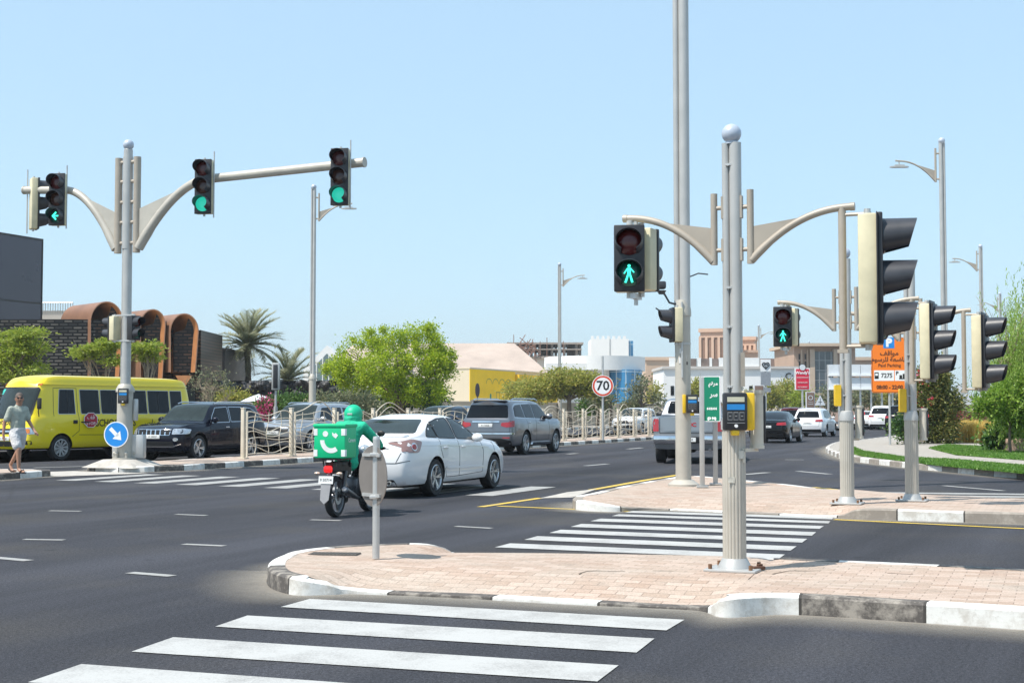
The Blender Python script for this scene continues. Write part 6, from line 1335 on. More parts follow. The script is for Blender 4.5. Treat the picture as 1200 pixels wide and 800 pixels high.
def woven(name, c1, c2):
    m, nt, b = newmat(name); tc = N(nt, 'ShaderNodeTexCoord'); mp = N(nt, 'ShaderNodeMapping'); mp.inputs['Rotation'].default_value[0] = rad(90); nt.links.new(tc.outputs['Object'], mp.inputs[0])
    br = N(nt, 'ShaderNodeTexBrick', offset=.5); br.inputs['Scale'].default_value = 1; br.inputs['Brick Width'].default_value = .55; br.inputs['Row Height'].default_value = .2; br.inputs['Mortar Size'].default_value = .055; br.inputs['Mortar Smooth'].default_value = .1
    br.inputs['Color1'].default_value = (*c1, 1); br.inputs['Color2'].default_value = (*c2, 1); br.inputs['Mortar'].default_value = (.006, .005, .005, 1); nt.links.new(mp.outputs[0], br.inputs['Vector'])
    nt.links.new(br.outputs['Color'], b.inputs['Base Color']); b.inputs['Roughness'].default_value = .35; b.inputs['Metallic'].default_value = .5
    bp = N(nt, 'ShaderNodeBump', Strength=1.0, Distance=.12, invert=True); nt.links.new(br.outputs['Fac'], bp.inputs['Height']); nt.links.new(bp.outputs[0], b.inputs['Normal']); MC[name] = m; return m
# dark glass block, far left
Y0 = 110; C0 = A(47, 480, Y0); t = thing('office_block', 'dark purple-grey glass block at the far left edge', 'building', (C0.x, C0.y, 0), RANG + pi / 2)
H0 = zat(280, Y0)
b = MB(); b.box((-15, 12, H0 / 2), (30, 24, H0)); 
t.rotation_euler.z = RANG; b = MB(); b.box((-20, 10, H0 / 2), (40, 20, H0)); b.build('glass_facade', mat('dark_purple_glass', (.035, .028, .045), .12, .2, .12, .12, spec=.8), t, 0)
for x in (-.02, -6, -12, -18): pbox(t, 'facade_joint', M_['slot'], x - .05, x + .05, 0, H0, -.04, .02)
for z in (H0 * .33, H0 * .66, H0 - .1): pbox(t, 'facade_joint', M_['slot'], -40, 0, z - .05, z + .05, -.05, .02)
# restaurant with woven dark facade and copper vaults
wv = woven('woven_dark_metal', (.02, .019, .02), (.16, .14, .12)); wvb = woven('woven_copper', (.10, .05, .03), (.02, .014, .012))
Yl = 86.0; x0, x1 = span(-90, 236, Yl); hW = zat(374, Yl)
rest = thing('woven_facade_restaurant', 'low dark building with woven metal facade and three copper-coloured arched vaults', 'building', (A(105, 480, Yl).x, Yl, 0), 0); ox = rest.location.x
b = MB(); b.prism(rpoly([(x0 - ox, 0), (A(108, 480, Yl).x - ox, 0), (A(104, 480, Yl).x - ox + 3.4, 3.0), (A(110, 480, Yl).x - ox + 4.0, 9), (x0 - ox, 9)], 2.0, 8), 0, hW); b.build('wall', wv, rest, 30)
pbox(rest, 'wall', wvb, A(100, 480, Yl).x - ox, x1 - ox - .6, 0, zat(384, Yl), 2.4, 9)
pbox(rest, 'shop_glazing', M_['glass'], A(108, 480, Yl).x - ox + .8, x1 - ox - .9, .2, 2.9, 2.30, 2.42)
cop = mat('copper_cladding', (.30, .16, .10), .45, .35, .16, 1.2); cin = mat('orange_timber_lining', (.36, .15, .055), .6, 0, .2, 2)
for (pxl, pxr, pyt, pyb) in ((104, 143, 353, 446), (163, 193, 362, 446), (198, 232, 367, 436)):
    xl, xr_ = A(pxl, 480, Yl).x - ox, A(pxr, 480, Yl).x - ox; r = (xr_ - xl) / 2; zt = zat(pyt, Yl); cx = (xl + xr_) / 2; zc = zt - r * 1.25; zb_ = zat(pyb, Yl)
    def prof(rr): return [(cx - rr * .96, zb_)] + [(cx - rr * cos(rad(a)), zc + rr * 1.25 * sin(rad(a))) for a in range(0, 181, 10)] + [(cx + rr * .80, zb_)]
    o_, i_ = prof(r), prof(r - .055); D = (-2.9, 3.4); vs = []; fs = []; k = len(o_)
    for (ax, az) in o_: vs.append((ax, 0, az))
    for (ax, az) in i_: vs.append((ax, 0, az))
    for (ax, az) in o_: vs.append((ax + D[0], D[1], az))
    for (ax, az) in i_: vs.append((ax + D[0], D[1], az))
    for i in range(k - 1): fs += [(i, i + 1, k + i + 1, k + i), (2 * k + i, 2 * k + i + 1, 3 * k + i + 1, 3 * k + i)]
    b = MB(); b.add(vs, fs + [(i, i + 1, 2 * k + i + 1, 2 * k + i) for i in range(k - 1)], 0); b.add(vs, [(k + i, k + i + 1, 3 * k + i + 1, 3 * k + i) for i in range(k - 1)], 1); v_ = b.build('arched_vault', [cop, cin], rest, 40, recalc=False)
    # woven screen set inside the vault, open towards the top left
    pl = [(cx - r * .86, zb_), (cx - r * .86, zc - r * .1), (cx - r * .1, zc + r * .15), (cx + r * .2, zc + r * 1.05), (cx + r * .55, zc + r * .95), (cx + r * .86, zc + r * .2), (cx + r * .72, zb_)]
    b = MB(); b.prism(pl, .35, .5, Rx(pi / 2) @ Tr(0, 0, -.9)); b.build('woven_screen', wvb, v_, 0)
    b = MB(); b.prism([(cx - .5, zb_ - .2), (cx + .5, zb_ - .2), (cx, zb_ - 1.0)], .0, .06, Rx(pi / 2)); b.build('triangular_shade', cin, rest, 0)
t, w, h = flat('roof_terrace', 'pale rooftop storey with thin railing above the woven facade', 46, 84, 364, 125, 8, stucco('pale_beige_stucco', (.55, .50, .44)))
b = MB()
for i in range(14): b.cyl((-w / 2 + w * i / 13, -.1, h), (-w / 2 + w * i / 13, -.1, h + .7), .04, n=6)
b.cyl((-w / 2, -.1, h + .7), (w / 2, -.1, h + .7), .05, n=6); b.build('railing', M_['steel'], t)
t, w, h = flat('black_pavilion', 'plain black cube building beside the woven restaurant', 231, 263, 411, 96, 8, mat('black_cladding', (.016, .016, .018), .5, 0, .15, 1))
pbox(t, 'roof', MC['black_cladding'], -w / 2 - .1, w / 2 + .1, h, h + .2, -.1, 8)
# black rough rock screen
def rockwall(px0, px1, ytop, Y):
    x0, x1 = span(px0, px1, Y); h = zat(ytop, Y); t = thing('rock_screen_wall', 'rumpled black rock-like screen wall below the palms', 'wall', ((x0 + x1) / 2, Y, 0)); w = x1 - x0
    from mathutils import noise
    nx, nz = 120, 26; vs = []; fs = []
    for i in range(nx + 1):
        for j in range(nz + 1):
            p = Vector((w * i / nx - w / 2, 0, h * j / nz)); d = noise.fractal(p * 1.1 + Vector((3, 7, 0)), .8, 2.2, 5) * .8; vs.append((p.x, -d * .9, p.z + (.12 * noise.noise(p * 2) if j == nz else 0)))
    for i in range(nx):
        for j in range(nz): a = i * (nz + 1) + j; fs.append((a, a + nz + 1, a + nz + 2, a + 1))
    b = MB(); b.add(vs, fs); b.add([(-w / 2, 1.2, 0), (w / 2, 1.2, 0), (w / 2, 1.2, h), (-w / 2, 1.2, h), (-w / 2, 0, 0), (w / 2, 0, 0), (w / 2, .0, h), (-w / 2, .0, h)], [(0, 1, 2, 3), (3, 2, 6, 7), (1, 5, 6, 2), (0, 3, 7, 4)]); b.build('rock_face', mat('black_rock', (.035, .035, .038), .55, 0, .6, 1.6, .4, 8), t, 20, recalc=False)
rockwall(236, 428, 446, 93)
# long boundary wall at the back of the far pavement
bw = thing('boundary_wall', 'long low beige boundary wall behind the far pavement', 'wall', (at(-22, 50).x, at(-22, 50).y, 0), RANG)
b = MB(); b.box((85, 0, 1.05), (170, .3, 2.1)); b.build('wall', stucco('beige_wall_paint', (.50, .41, .31)), bw, 0)
b = MB(); b.box((85, 0, 2.14), (170.2, .42, .08)); b.build('coping', stucco('beige_coping', (.55, .47, .37)), bw, 0)
# gabled house
t, w, h = flat('gabled_house', 'house with white glazed gable and pinkish roof behind the bright tree', 370, 474, 437, 140, 14, stucco('cream_stucco', (.62, .54, .40)))
rf = stucco('pale_roof_tile', (.42, .34, .29), .14)
za = zat(402, 140); b = MB(); vs = [(-w / 2 - .4, -.6, h), (-w / 2 - .4, 14, h), (w / 2 + .4, 14, h), (w / 2 + .4, -.6, h), (-w / 2 + 3, 5, za), (w / 2 - 1.5, 5, za)]; b.add(vs, [(0, 3, 5, 4), (0, 4, 1), (1, 4, 5, 2), (3, 2, 5)]); b.build('roof', rf, t, 0)
gx = A(384, 480, 140).x - t.location.x; wg_ = 2.3; b = MB(); b.prism([(gx - wg_, h - 2.4), (gx + wg_, h - 2.4), (gx + wg_, h + .3), (gx, zat(405, 140)), (gx - wg_, h + .3)], 0, 4, Rx(pi / 2) @ Tr(0, 0, -3.2)); g_ = b.build('gable', mat('white_render', (.74, .74, .73), .8, 0, .04), t, 0)
b = MB(); b.prism([(gx - wg_ + .5, h - 2.2), (gx + wg_ - .5, h - 2.2), (gx + wg_ - .5, h + .1), (gx, zat(405, 140) - .8), (gx - wg_ + .5, h + .1)], .8, .86, Rx(pi / 2) ); b.build('gable_glazing', glazing('grey_glazing', (.10, .14, .15), (.7, .7, .7), .6, 4), g_, 0)
# big hipped roof
t, w, h = flat('villa', 'large villa under a broad pinkish hipped roof right of the bright tree', 405, 648, 443, 160, 26, stucco('cream_stucco', (.62, .54, .40)))
za = zat(403, 160); ra, rb_ = A(440, 480, 160).x - t.location.x, A(603, 480, 160).x - t.location.x
b = MB(); b.add([(-w / 2 - .8, -.8, h), (w / 2 + .2, -.8, h), (w / 2 + .2, 27, h), (-w / 2 - .8, 27, h), (ra, 9, za + .5), (rb_, 9, za + .5)], [(0, 1, 5, 4), (1, 2, 5), (2, 3, 4, 5), (3, 0, 4)]); b.build('roof', rf, t, 0)
for i in range(4): pbox(t, 'window', M_['glass'], -w / 2 + 3 + i * 4.6, -w / 2 + 4.6 + i * 4.6, .9, 2.6, -.05, .02)
b = MB()
for i in range(8): b.cyl((-w / 2 + 1 + i * 3.0, -.7, h), (-w / 2 + 1 + i * 3.0, -.7, h - .4), .05, n=5)
b.build('gutter_brackets', M_['white'], t)
# yellow mural building, parallel to the road
Ym = 125; c = A(550, 480, Ym); t = thing('mural_building', 'flat-roofed building with pale end wall and bright yellow painted mural side', 'building', (c.x, c.y, 0), RANG); hm = zat(432, Ym)
b = MB(); b.box((11, 1.9, hm / 2), (22, 3.8, hm)); b.build('wall', stucco('pale_cream_wall', (.66, .58, .44), .04), t, 0)
b = MB(); b.box((5.2, -.03, hm / 2), (10.4, .06, hm - .02)); b.build('mural_panel', mat('mural_yellow', (.92, .58, .02), .8, 0, .08, .5), t, 0); b = MB(); b.box((16.1, -.22, hm / 2 - .1), (11.3, .44, hm - .3)); b.build('mural_panel', mat('mural_golden', (.88, .54, .03), .8, 0, .12, .5), t, 0)
b = MB(Rx(pi / 2)); q = lambda x, z, r1, r2, n=16: [(x + r1 * cos(2 * pi * i / n), z + r2 * sin(2 * pi * i / n)) for i in range(n)]
b.prism(q(1.6, 3.3, .5, .62), .061, .075, mi=0); b.prism([(1.45, .5), (1.75, .5), (1.7, 2.7), (1.5, 2.7)], .061, .073, mi=0); b.prism([(2.2, .6), (3.4, .6), (3.8, 1.6), (4.3, 1.7), (4.4, 3.0), (4.7, 3.0), (4.8, .6), (5.4, .6), (5.0, .45), (2.2, .45)], .061, .070, mi=1)
for i in range(4):
    for k in range(8): a0, a1 = pi * k / 8, pi * (k + 1) / 8; cx_ = 4.2 + 1.5 * i; b.prism([(cx_ + .7 * cos(a0), 3.9 + .5 * sin(a0)), (cx_ + .7 * cos(a1), 3.9 + .5 * sin(a1)), (cx_ + .62 * cos(a1), 3.9 + .42 * sin(a1)), (cx_ + .62 * cos(a0), 3.9 + .42 * sin(a0))], .061, .069, mi=2)
for (xa, xb, z0, z1) in ((5.8, 5.9, 1.2, 3.2), (8.2, 8.3, 1.2, 3.2), (5.8, 8.3, 3.1, 3.2), (6.6, 6.7, 1.2, 3.1), (7.4, 7.5, 1.2, 3.1)): b.prism([(xa, z0), (xb, z0), (xb, z1), (xa, z1)], .061, .068, mi=2)
b.build('mural_painting', [mat('mural_dark', (.05, .035, .05), .8), mat('mural_teal', (.03, .25, .18), .8), mat('mural_olive', (.32, .28, .06), .8)], t, 0)
pbox(t, 'parapet', MC['pale_cream_wall'], -.05, 22.05, hm, hm + .12, -.08, 3.85)
# half-built block
Yc = 250; t = thing('unfinished_building', 'unfinished concrete frame with scaffolding on the skyline', 'building', (A(640, 480, Yc).x, Yc, 0)); X = lambda px: A(px, 480, Yc).x - t.location.x; Z = lambda py: zat(py, Yc)
cg = stucco('raw_concrete', (.30, .26, .23), .15)
for (a, b2, y0_, y1_) in ((594, 684, 401, 403.2), (600, 682, 408.5, 409.8), (602, 682, 417, 420)): pbox(t, 'floor_slab', cg, X(a), X(b2), Z(y1_), Z(y0_), 0, 14)
for i in range(17): b = MB(); x = X(604 + i * 4.8); b.box((x, 1 + (i % 3) * 2, (Z(402) + Z(420)) / 2), (.45, .45, Z(402) - Z(420))); b.build('column', cg, t, 0)
pbox(t, 'core_wall', cg, X(632), X(650), Z(420), Z(403), 6, 12); pbox(t, 'core_wall', cg, X(668), X(680), Z(414), Z(403), 5, 11); pbox(t, 'lower_storey', stucco('pale_render', (.50, .45, .4)), X(598), X(684), 0, Z(420), .5, 14)
b = MB(); R = random.Random(3)
for i in range(46): x = X(600 + R.uniform(0, 30)); z = Z(R.uniform(403, 418)); b.cyl((x, -.6, z), (x + R.uniform(-1.5, 1.5), -.6, z + R.uniform(-1.5, 1.8)), .07, n=4)
for px in (602, 610, 618, 633, 641, 660): b.cyl((X(px), -.5, Z(420)), (X(px), -.5, Z(R.uniform(392, 400))), .06, n=4)
b.build('scaffolding', mat('rusty_scaffold', (.22, .12, .09), .8), t, 0)
# white clinic with blue glass drum
Yd = 175; wh = mat('white_render', (.74, .74, .73), .8, 0, .04); t = thing('glass_drum_building', 'white building with curved blue glass drum behind the 70 sign', 'building', (A(735, 480, Yd).x, Yd, 0)); X = lambda px: A(px, 480, Yd).x - t.location.x; Z = lambda py: zat(py, Yd)
pbox(t, 'wall', wh, X(618), X(716), 0, Z(431), 3, 20)
R1 = (X(764) - X(640)) / 2; cxm = (X(764) + X(640)) / 2
b = MB(); b.prism([(cxm + R1 * cos(rad(a)), 9 + 8 * sin(rad(a))) for a in range(180, 361, 8)], Z(433), Z(416)); b.build('roof_band', wh, t, 30)
b = MB(); Rg = (X(758) - X(711)) / 2; cg_ = (X(758) + X(711)) / 2; b.prism([(cg_ + Rg * cos(rad(a)), 6 + 4.2 * sin(rad(a))) for a in range(180, 361, 12)], .5, Z(432.5)); b.build('glass_drum', glazing('blue_glazing', (.02, .13, .26), (.45, .55, .62), 1.15, 2.1), t, 0)
pbox(t, 'plinth', wh, X(700), X(762), 0, 1.4, .8, 8); pbox(t, 'band', wh, X(690), X(712), Z(470), Z(433), 2, 5); pbox(t, 'parapet', wh, X(640), X(700), Z(433), Z(425), 1.2, 9)
t, w, h = flat('white_tower', 'plain white block rising behind the glass drum building', 693, 737, 397, 240, 10, wh); pbox(t, 'joint', M_['steel'], -.1, .1, 0, h, -.05, .02); pbox(t, 'side_glazing', glazing('blue_glazing', (.02, .13, .26), (.45, .55, .62), 1.15, 2.1), w / 2, w / 2 + .8, 0, h - .3, .5, 9.5)
for i in range(7): pbox(t, 'parapet', wh, -w / 2 + i * w / 7, -w / 2 + i * w / 7 + w / 14, h, h + .5, 0, .4)
t, w, h = flat('beige_block', 'plain beige block between the glass drum and the grey light pole', 757, 792, 419, 200, 12, stucco('tan_stucco', (.52, .38, .28))); pbox(t, 'window', M_['glass'], -1.2, 1.6, h - 4.4, h - 4.1, -.06, .02); pbox(t, 'cornice', MC['tan_stucco'], -w / 2 - .2, w / 2 + .2, h - .35, h + .1, -.25, 12.1)
t, w, h = flat('white_villa', 'long white building with lattice parapet panels behind the green sign', 778, 893, 430, 185, 14, wh); Yv = 185; X = lambda px: A(px, 480, Yv).x - t.location.x; Z = lambda py: zat(py, Yv)
pbox(t, 'cornice', stucco('pale_grey_trim', (.5, .47, .44)), -w / 2 - .2, w / 2 + .2, h - .25, h + .1, -.3, 14); lat = stucco('brown_lattice', (.22, .17, .15), .5)
for (a, b2) in ((785, 806), (818, 822), (832, 835), (843, 890)): pbox(t, 'parapet', wh, X(a), X(b2), Z(430), Z(419), .1, .5)
for (a, b2) in ((807, 817), (822.5, 831.5), (835.5, 842.5)): pbox(t, 'lattice_panel', lat, X(a), X(b2), Z(429), Z(420), .15, .45)
for a in (786, 813, 838, 878): pbox(t, 'window', M_['glass'], X(a), X(a + 4), Z(463), Z(452), -.05, .04)
# wind towers
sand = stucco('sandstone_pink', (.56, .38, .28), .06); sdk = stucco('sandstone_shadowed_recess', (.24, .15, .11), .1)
def windtower(name, label, px0, px1, ytop, Y):
    t, w, h = flat(name, label, px0, px1, ytop, Y, (span(px0, px1, Y)[1] - span(px0, px1, Y)[0]) * .8, sand); t.rotation_euler.z = rad(-18); n = 5
    pbox(t, 'cornice', sand, -w / 2 - .3, w / 2 + .3, h, h + .7, -.35, w * .8 + .3)
    for tier, (z0, z1) in enumerate(((h - 5.6, h - 1.2), (h - 12, h - 6.6))):
        for i in range(n):
            x = -w / 2 + w * (i + .5) / n; b = MB(Rx(pi / 2)); ww = w / n * .30
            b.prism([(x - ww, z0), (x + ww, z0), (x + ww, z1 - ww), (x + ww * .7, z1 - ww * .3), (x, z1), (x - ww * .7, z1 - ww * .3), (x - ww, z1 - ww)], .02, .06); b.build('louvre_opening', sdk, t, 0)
    for z in (h - .9, h - 6.1, h - 12.5): pbox(t, 'string_course', sand, -w / 2 - .2, w / 2 + .2, z - .15, z + .15, -.25, .1)
    for i in range(n + 1): x = -w / 2 + w * i / n; pbox(t, 'pilaster', sand, x - .25, x + .25, h - 12, h - 1, -.3, .05)
windtower('wind_tower', 'larger sandstone wind tower left of the near signal pole', 821, 858, 389, 275); windtower('wind_tower', 'smaller sandstone wind tower right of the near signal pole', 858, 885, 398.5, 285)
t, w, h = flat('sandstone_wing', 'sandstone storeys stepping down from the smaller wind tower', 856, 889, 413, 280, 10, sand); pbox(t, 'cornice', sand, -w / 2 - .3, w / 2 + .3, h, h + .5, -.3, 10)
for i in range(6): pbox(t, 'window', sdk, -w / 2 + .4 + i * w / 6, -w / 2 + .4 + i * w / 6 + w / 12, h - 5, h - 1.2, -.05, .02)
t, w, h = flat('mall_hall', 'grey-brown roofed hall behind the heart-shaped sign', 884, 936, 420, 235, 16, stucco('grey_brown_roof', (.27, .19, .16)))
t, w, h = flat('white_shop', 'white shopfront with a dark C on its fascia beside the red pylon sign', 884, 935, 432, 205, 12, wh); X = lambda px: A(px, 480, 205).x - t.location.x; Z = lambda py: zat(py, 205)
pbox(t, 'roof_slab', stucco('pale_grey_trim', (.5, .47, .44)), -w / 2 - .2, w / 2 + .2, h, h + .35, -.4, 12); pbox(t, 'brick_band', stucco('brown_lattice', (.22, .17, .15)), X(905), X(934), Z(462), Z(451), -.06, .02); text('lettering', 'C:', 1.3, M_['ink'], t, facing((X(925), -.1, Z(441)), (0, -1, 0)), .05, .02)
for i in range(8): pbox(t, 'window', M_['glass'], X(906 + i * 3.4), X(908.3 + i * 3.4), Z(478), Z(463), -.08, .02)
# brown corner building with tall glazed bay
Yb = 215; t, w, h = flat('brown_corner_building', 'brown stone building with tall dark glazed bay behind the red pylon sign', 931, 1003, 406, Yb, 16, stucco('brown_sandstone', (.40, .28, .21))); X = lambda px: A(px, 480, Yb).x - t.location.x; Z = lambda py: zat(py, Yb)
pbox(t, 'roof_slab', stucco('sandy_cornice', (.52, .40, .30)), X(926), X(1006), Z(406), Z(402.5), -1.6, 17)
pbox(t, 'glazed_bay', glazing('dark_grey_glazing', (.035, .045, .055), (.28, .27, .27), .9, 1.5), X(955), X(976), 2, Z(412), -.35, .02); pbox(t, 'pier', MC['sandy_cornice'], X(949), X(954.5), 0, Z(409), -.6, .02); pbox(t, 'pier', MC['sandy_cornice'], X(976.5), X(981), 0, Z(409), -.6, .02)
for px in (936.5, 943.5):
    pbox(t, 'pier', MC['sandy_cornice'], X(px + 2.6), X(px + 4), 0, Z(410), -.3, .02)
    for k in range(5): pbox(t, 'window', MC['brown_sandstone'] if False else M_['glass'], X(px), X(px + 1.6), Z(421 + k * 9), Z(414.5 + k * 9), -.06, .02)
t, w, h = flat('low_brown_building', 'low brown rooftops behind the hoarding panels', 985, 1024, 422, 260, 10, stucco('brown_sandstone', (.40, .28, .21))); pbox(t, 'roof', MC['sandy_cornice'], -w / 2, w / 2, h, h + .6, -.4, 10)
t, w, h = flat('pink_garden_wall', 'pinkish wall behind the roadside trees', 952, 1082, 463, 190, 1, stucco('pink_plaster', (.50, .34, .27)), cat='wall'); pbox(t, 'coping', MC['sandy_cornice'], -w / 2, w / 2, h, h + .3, -.1, 1.1)
# hoarding panels
Yh = 120; t = thing('hoarding', 'double row of white hoarding panels on a steel frame left of the orange sign', 'billboard', (A(997, 480, Yh).x, Yh, 0)); X = lambda px: A(px, 480, Yh).x - t.location.x; Z = lambda py: zat(py, Yh)
hp = mat('hoarding_white', (.62, .65, .68), .6, 0, .06, 1)
for r0_, r1_ in ((439, 427), (455, 442.5)):
    for i in range(6): pbox(t, 'panel', hp, X(971.5 + i * 12.6), X(983.6 + i * 12.6), Z(r0_), Z(r1_), 0, .12)
    pbox(t, 'frame_rail', wh, X(971), X(1047), Z(r0_ + 1.6), Z(r0_ + .1), -.2, .3)
for i in range(7): pbox(t, 'post', M_['steel'], X(971.3 + i * 12.6) - .07, X(971.3 + i * 12.6) + .07, 0, Z(427), .14, .3)
t, w, h = flat('distant_wall', 'low pale wall along the far edge of the sand lot at right', 1080, 1420, 484.0 - 9, 210, .6, stucco('beige_wall_paint', (.50, .41, .31)), cat='wall'); pbox(t, 'coping', MC['beige_coping'], -w / 2, w / 2, h, h + .15, -.1, .7)
def tower(px0, px1, ytop, Y, label):
    t, w, h = flat('distant_tower', label, px0, px1, ytop, Y, 30, stucco('far_tower_grey', (.45, .46, .48))); b = MB()
    pbox(t, 'roof_plant', MC['far_tower_grey'], -w * .25, w * .25, h, h + 4, 5, 20)
    for i in range(3): pbox(t, 'window_band', MC['grey_glazing'], -w * .4 + i * w * .3, -w * .4 + i * w * .3 + w * .16, 4, h - 3, -.3, .1)
for a in ((1089, 1093, 458, 1500, 'pale hazy tower left of the tall verge street light'), (1094.5, 1097.5, 452, 1600, 'tallest thin hazy tower just left of the tall verge street light'), (1118, 1121, 463, 1500, 'short hazy tower above the yellow grass'), (1127.5, 1130, 455, 1600, 'thin hazy tower above the blue parked sedan'), (1133, 1135.4, 452, 1700, 'thin hazy tower between the two hanging signals on the right'), (1140, 1145, 466, 1500, 'broad low hazy tower on the skyline at right')): tower(*a)
# signs in the distance
def panel_sign(name, label, px0, px1, y0, y1, Y, m, cat='sign', frame=None, post=True):
    t = thing(name, label, cat, (A((px0 + px1) / 2, 480, Y).x, Y, 0)); w = span(px0, px1, Y)[1] - span(px0, px1, Y)[0]; z1, z0 = zat(y0, Y), zat(y1, Y)
    if post: b = MB(); b.cyl((0, .1, 0), (0, .1, z0 + .2), .09, n=10); b.build('post', M_['steel'], t)
    if frame: pbox(t, 'frame', frame, -w / 2, w / 2, z0, z1, 0, .2)
    k = w * .07 if frame else 0; p = pbox(t, 'sign_panel', m, -w / 2 + k, w / 2 - k, z0 + k, z1 - k, -.03, .17); return t, p, w, z0, z1
t, p, w, z0, z1 = panel_sign('pylon_sign', 'red pylon sign with white script and round white emblem on top', 932, 949.5, 431, 457, 125, mat('sign_crimson', (.62, .015, .05), .4, 0, .03), frame=wh)
hh = z1 - z0; b = MB(facing((0, -.08, z1 + .05), (0, -1, 0))); b.disc((0, 0, 0), w * .20, 20); b.prism([(w * .20 * cos(a), w * .20 * sin(a)) for a in [i * pi / 8 for i in range(16)]], -.06, -.001, mi=0); b.prism([(w * .24 * cos(a), w * .24 * sin(a)) for a in [i * pi / 8 for i in range(16)]], -.1, -.061, mi=1); b.build('round_emblem', [hp, M_['trim']], t, 0)
text('lettering', "Wendy's", w * .27, M_['inkw'], p, facing((0, -.045, z1 - hh * .22), (0, -1, 0)), .02, .01)
for k, (s, f) in enumerate((("___________", .5), ("BURGERS", .66), ("OPEN NOW", .86))):
    if k: text('lettering', ('HAMBURGERS', 'RESTAURANT')[k - 1], w * .105, M_['inkw'], p, facing((0, -.045, z1 - hh * f), (0, -1, 0)), .02)
pbox(t, 'white_rule', M_['inkw'], -w * .4, w * .4, z1 - hh * .44, z1 - hh * .42, -.05, -.035, p)
brn = mat('banner_brown', (.20, .13, .10), .6, 0, .05)
for (a, b2, y0, y1, Y, lb) in ((884, 895.5, 451, 476, 95, 'brown framed banner sign with a ring emblem left of the black sedan'), (944.8, 955, 459, 478, 110, 'brown framed banner sign below the red pylon sign')):
    t, p, w, z0, z1 = panel_sign('banner_sign', lb, a, b2, y0, y1, Y, brn, frame=hp); M = facing((0, -.04, z1 - (z1 - z0) * .36), (0, -1, 0)); bb_ = MB(M); bb_.lathe([(w * .20, -.004), (w * .27, -.004), (w * .27, .006), (w * .20, .006), (w * .20, -.004)], 20, caps=False); bb_.box((0, -w * .52, 0), (w * .5, w * .04, .01)); bb_.box((0, -w * .75, 0), (w * .6, w * .05, .01)); bb_.build('ring_emblem', hp, p, 0)
t, p, w, z0, z1 = panel_sign('heart_sign', 'white board with a heart outline above a grey panel on the far pavement', 892, 903.5, 421, 435, 130, M_['inkw'])
M = facing((0, -.05, (z0 + z1) / 2), (0, -1, 0)); b = MB(M)
hs = [(w * .022 * 16 * sin(a) ** 3, w * .022 * (13 * cos(a) - 5 * cos(2 * a) - 2 * cos(3 * a) - cos(4 * a))) for a in [2 * pi * i / 30 for i in range(30)]]
b.tube([(x, y, 0) for x, y in hs] + [(hs[0][0], hs[0][1], 0)], .05, 6); b.box((-.1, .05, 0), (.12, .12, .03)); b.box((.14, .05, 0), (.12, .12, .03)); b.box((0, -.12, 0), (.1, .1, .03)); b.build('heart_emblem', M_['trim'], p, 0)
pbox(t, 'grey_panel', mat('panel_grey', (.25, .27, .3), .5), -w / 2, w / 2, z0 - 1.3, z0 - .1, -.02, .15); pbox(t, 'grey_panel', MC['panel_grey'], -w / 2, w / 2, z0 - 1.9, z0 - 1.5, -.02, .15)
t = thing('warning_sign', 'white triangular sign on a post beyond the white compact SUV', 'road sign', (A(961, 480, 112).x, 112, .1)); zc = zat(470, 112) - .1; b = MB(); b.cyl((0, 0, 0), (0, 0, zc + .3), .05, n=8); b.build('post', M_['steel'], t)
b = MB(facing((0, -.07, zc), (0, -1, 0))); b.prism([(-.42, -.32), (.42, -.32), (0, .48)], 0, .02); o = b.build('sign_panel', hp, t, 0); b = MB(facing((0, -.095, zc), (0, -1, 0))); b.box((0, .0, 0), (.04, .5, .004)); b.box((0, -.05, 0), (.3, .04, .004)); b.build('black_symbol', M_['ink'], o, 0)
# parasol, beige bollards and planter
t = thing('parasol', 'white garden parasol behind the navy SUV', 'parasol', (A(303, 480, 82).x, 82, 0)); b = MB(); b.lathe([(1.05, zat(470, 82)), (.5, zat(465, 82)), (.001, zat(461.5, 82))], 8, caps=False); b.lathe([(1.05, zat(470, 82) - .01), (.001, zat(461.5, 82) - .06)], 8, caps=False); b.build('canopy', hp, t, 0); b = MB(); b.cyl((0, 0, 0), (0, 0, zat(462, 82)), .04, n=8); b.build('post', M_['steel'], t)
for px, py, lb in ((1157, 515, 'left of two squat beige bollard lights beside the yellow grass'), (1165, 512, 'right of two squat beige bollard lights beside the yellow grass')):
    g = G(px, py, .145); t = thing('bollard_light', lb, 'bollard', tuple(g), 0, 'beige bollard lights'); b = MB(); b.box((0, 0, .25), (.3, .3, .5), None, .02); b.build('base', MC['fence_cream'], t); b = MB(); b.box((0, 0, .55), (.22, .22, .1)); b.build('lamp_band', M_['black'], t); b = MB(); b.box((0, 0, .66), (.42, .42, .14), None, .03); b.build('cap', MC['fence_cream'], t)
g = G(1200, 529, .145); t = thing('planter', 'low stone planter at the right edge behind the grass', 'planter', (g.x + .5, g.y, .145)); b = MB(); b.box((0, 0, .22), (2.2, .8, .44), None, .03); b.build('stone_box', stucco('pink_plaster', (.50, .34, .27)), t); b = MB(); b.box((0, 0, .44), (2.05, .66, .04)); b.build('soil', M_['soil'], t)
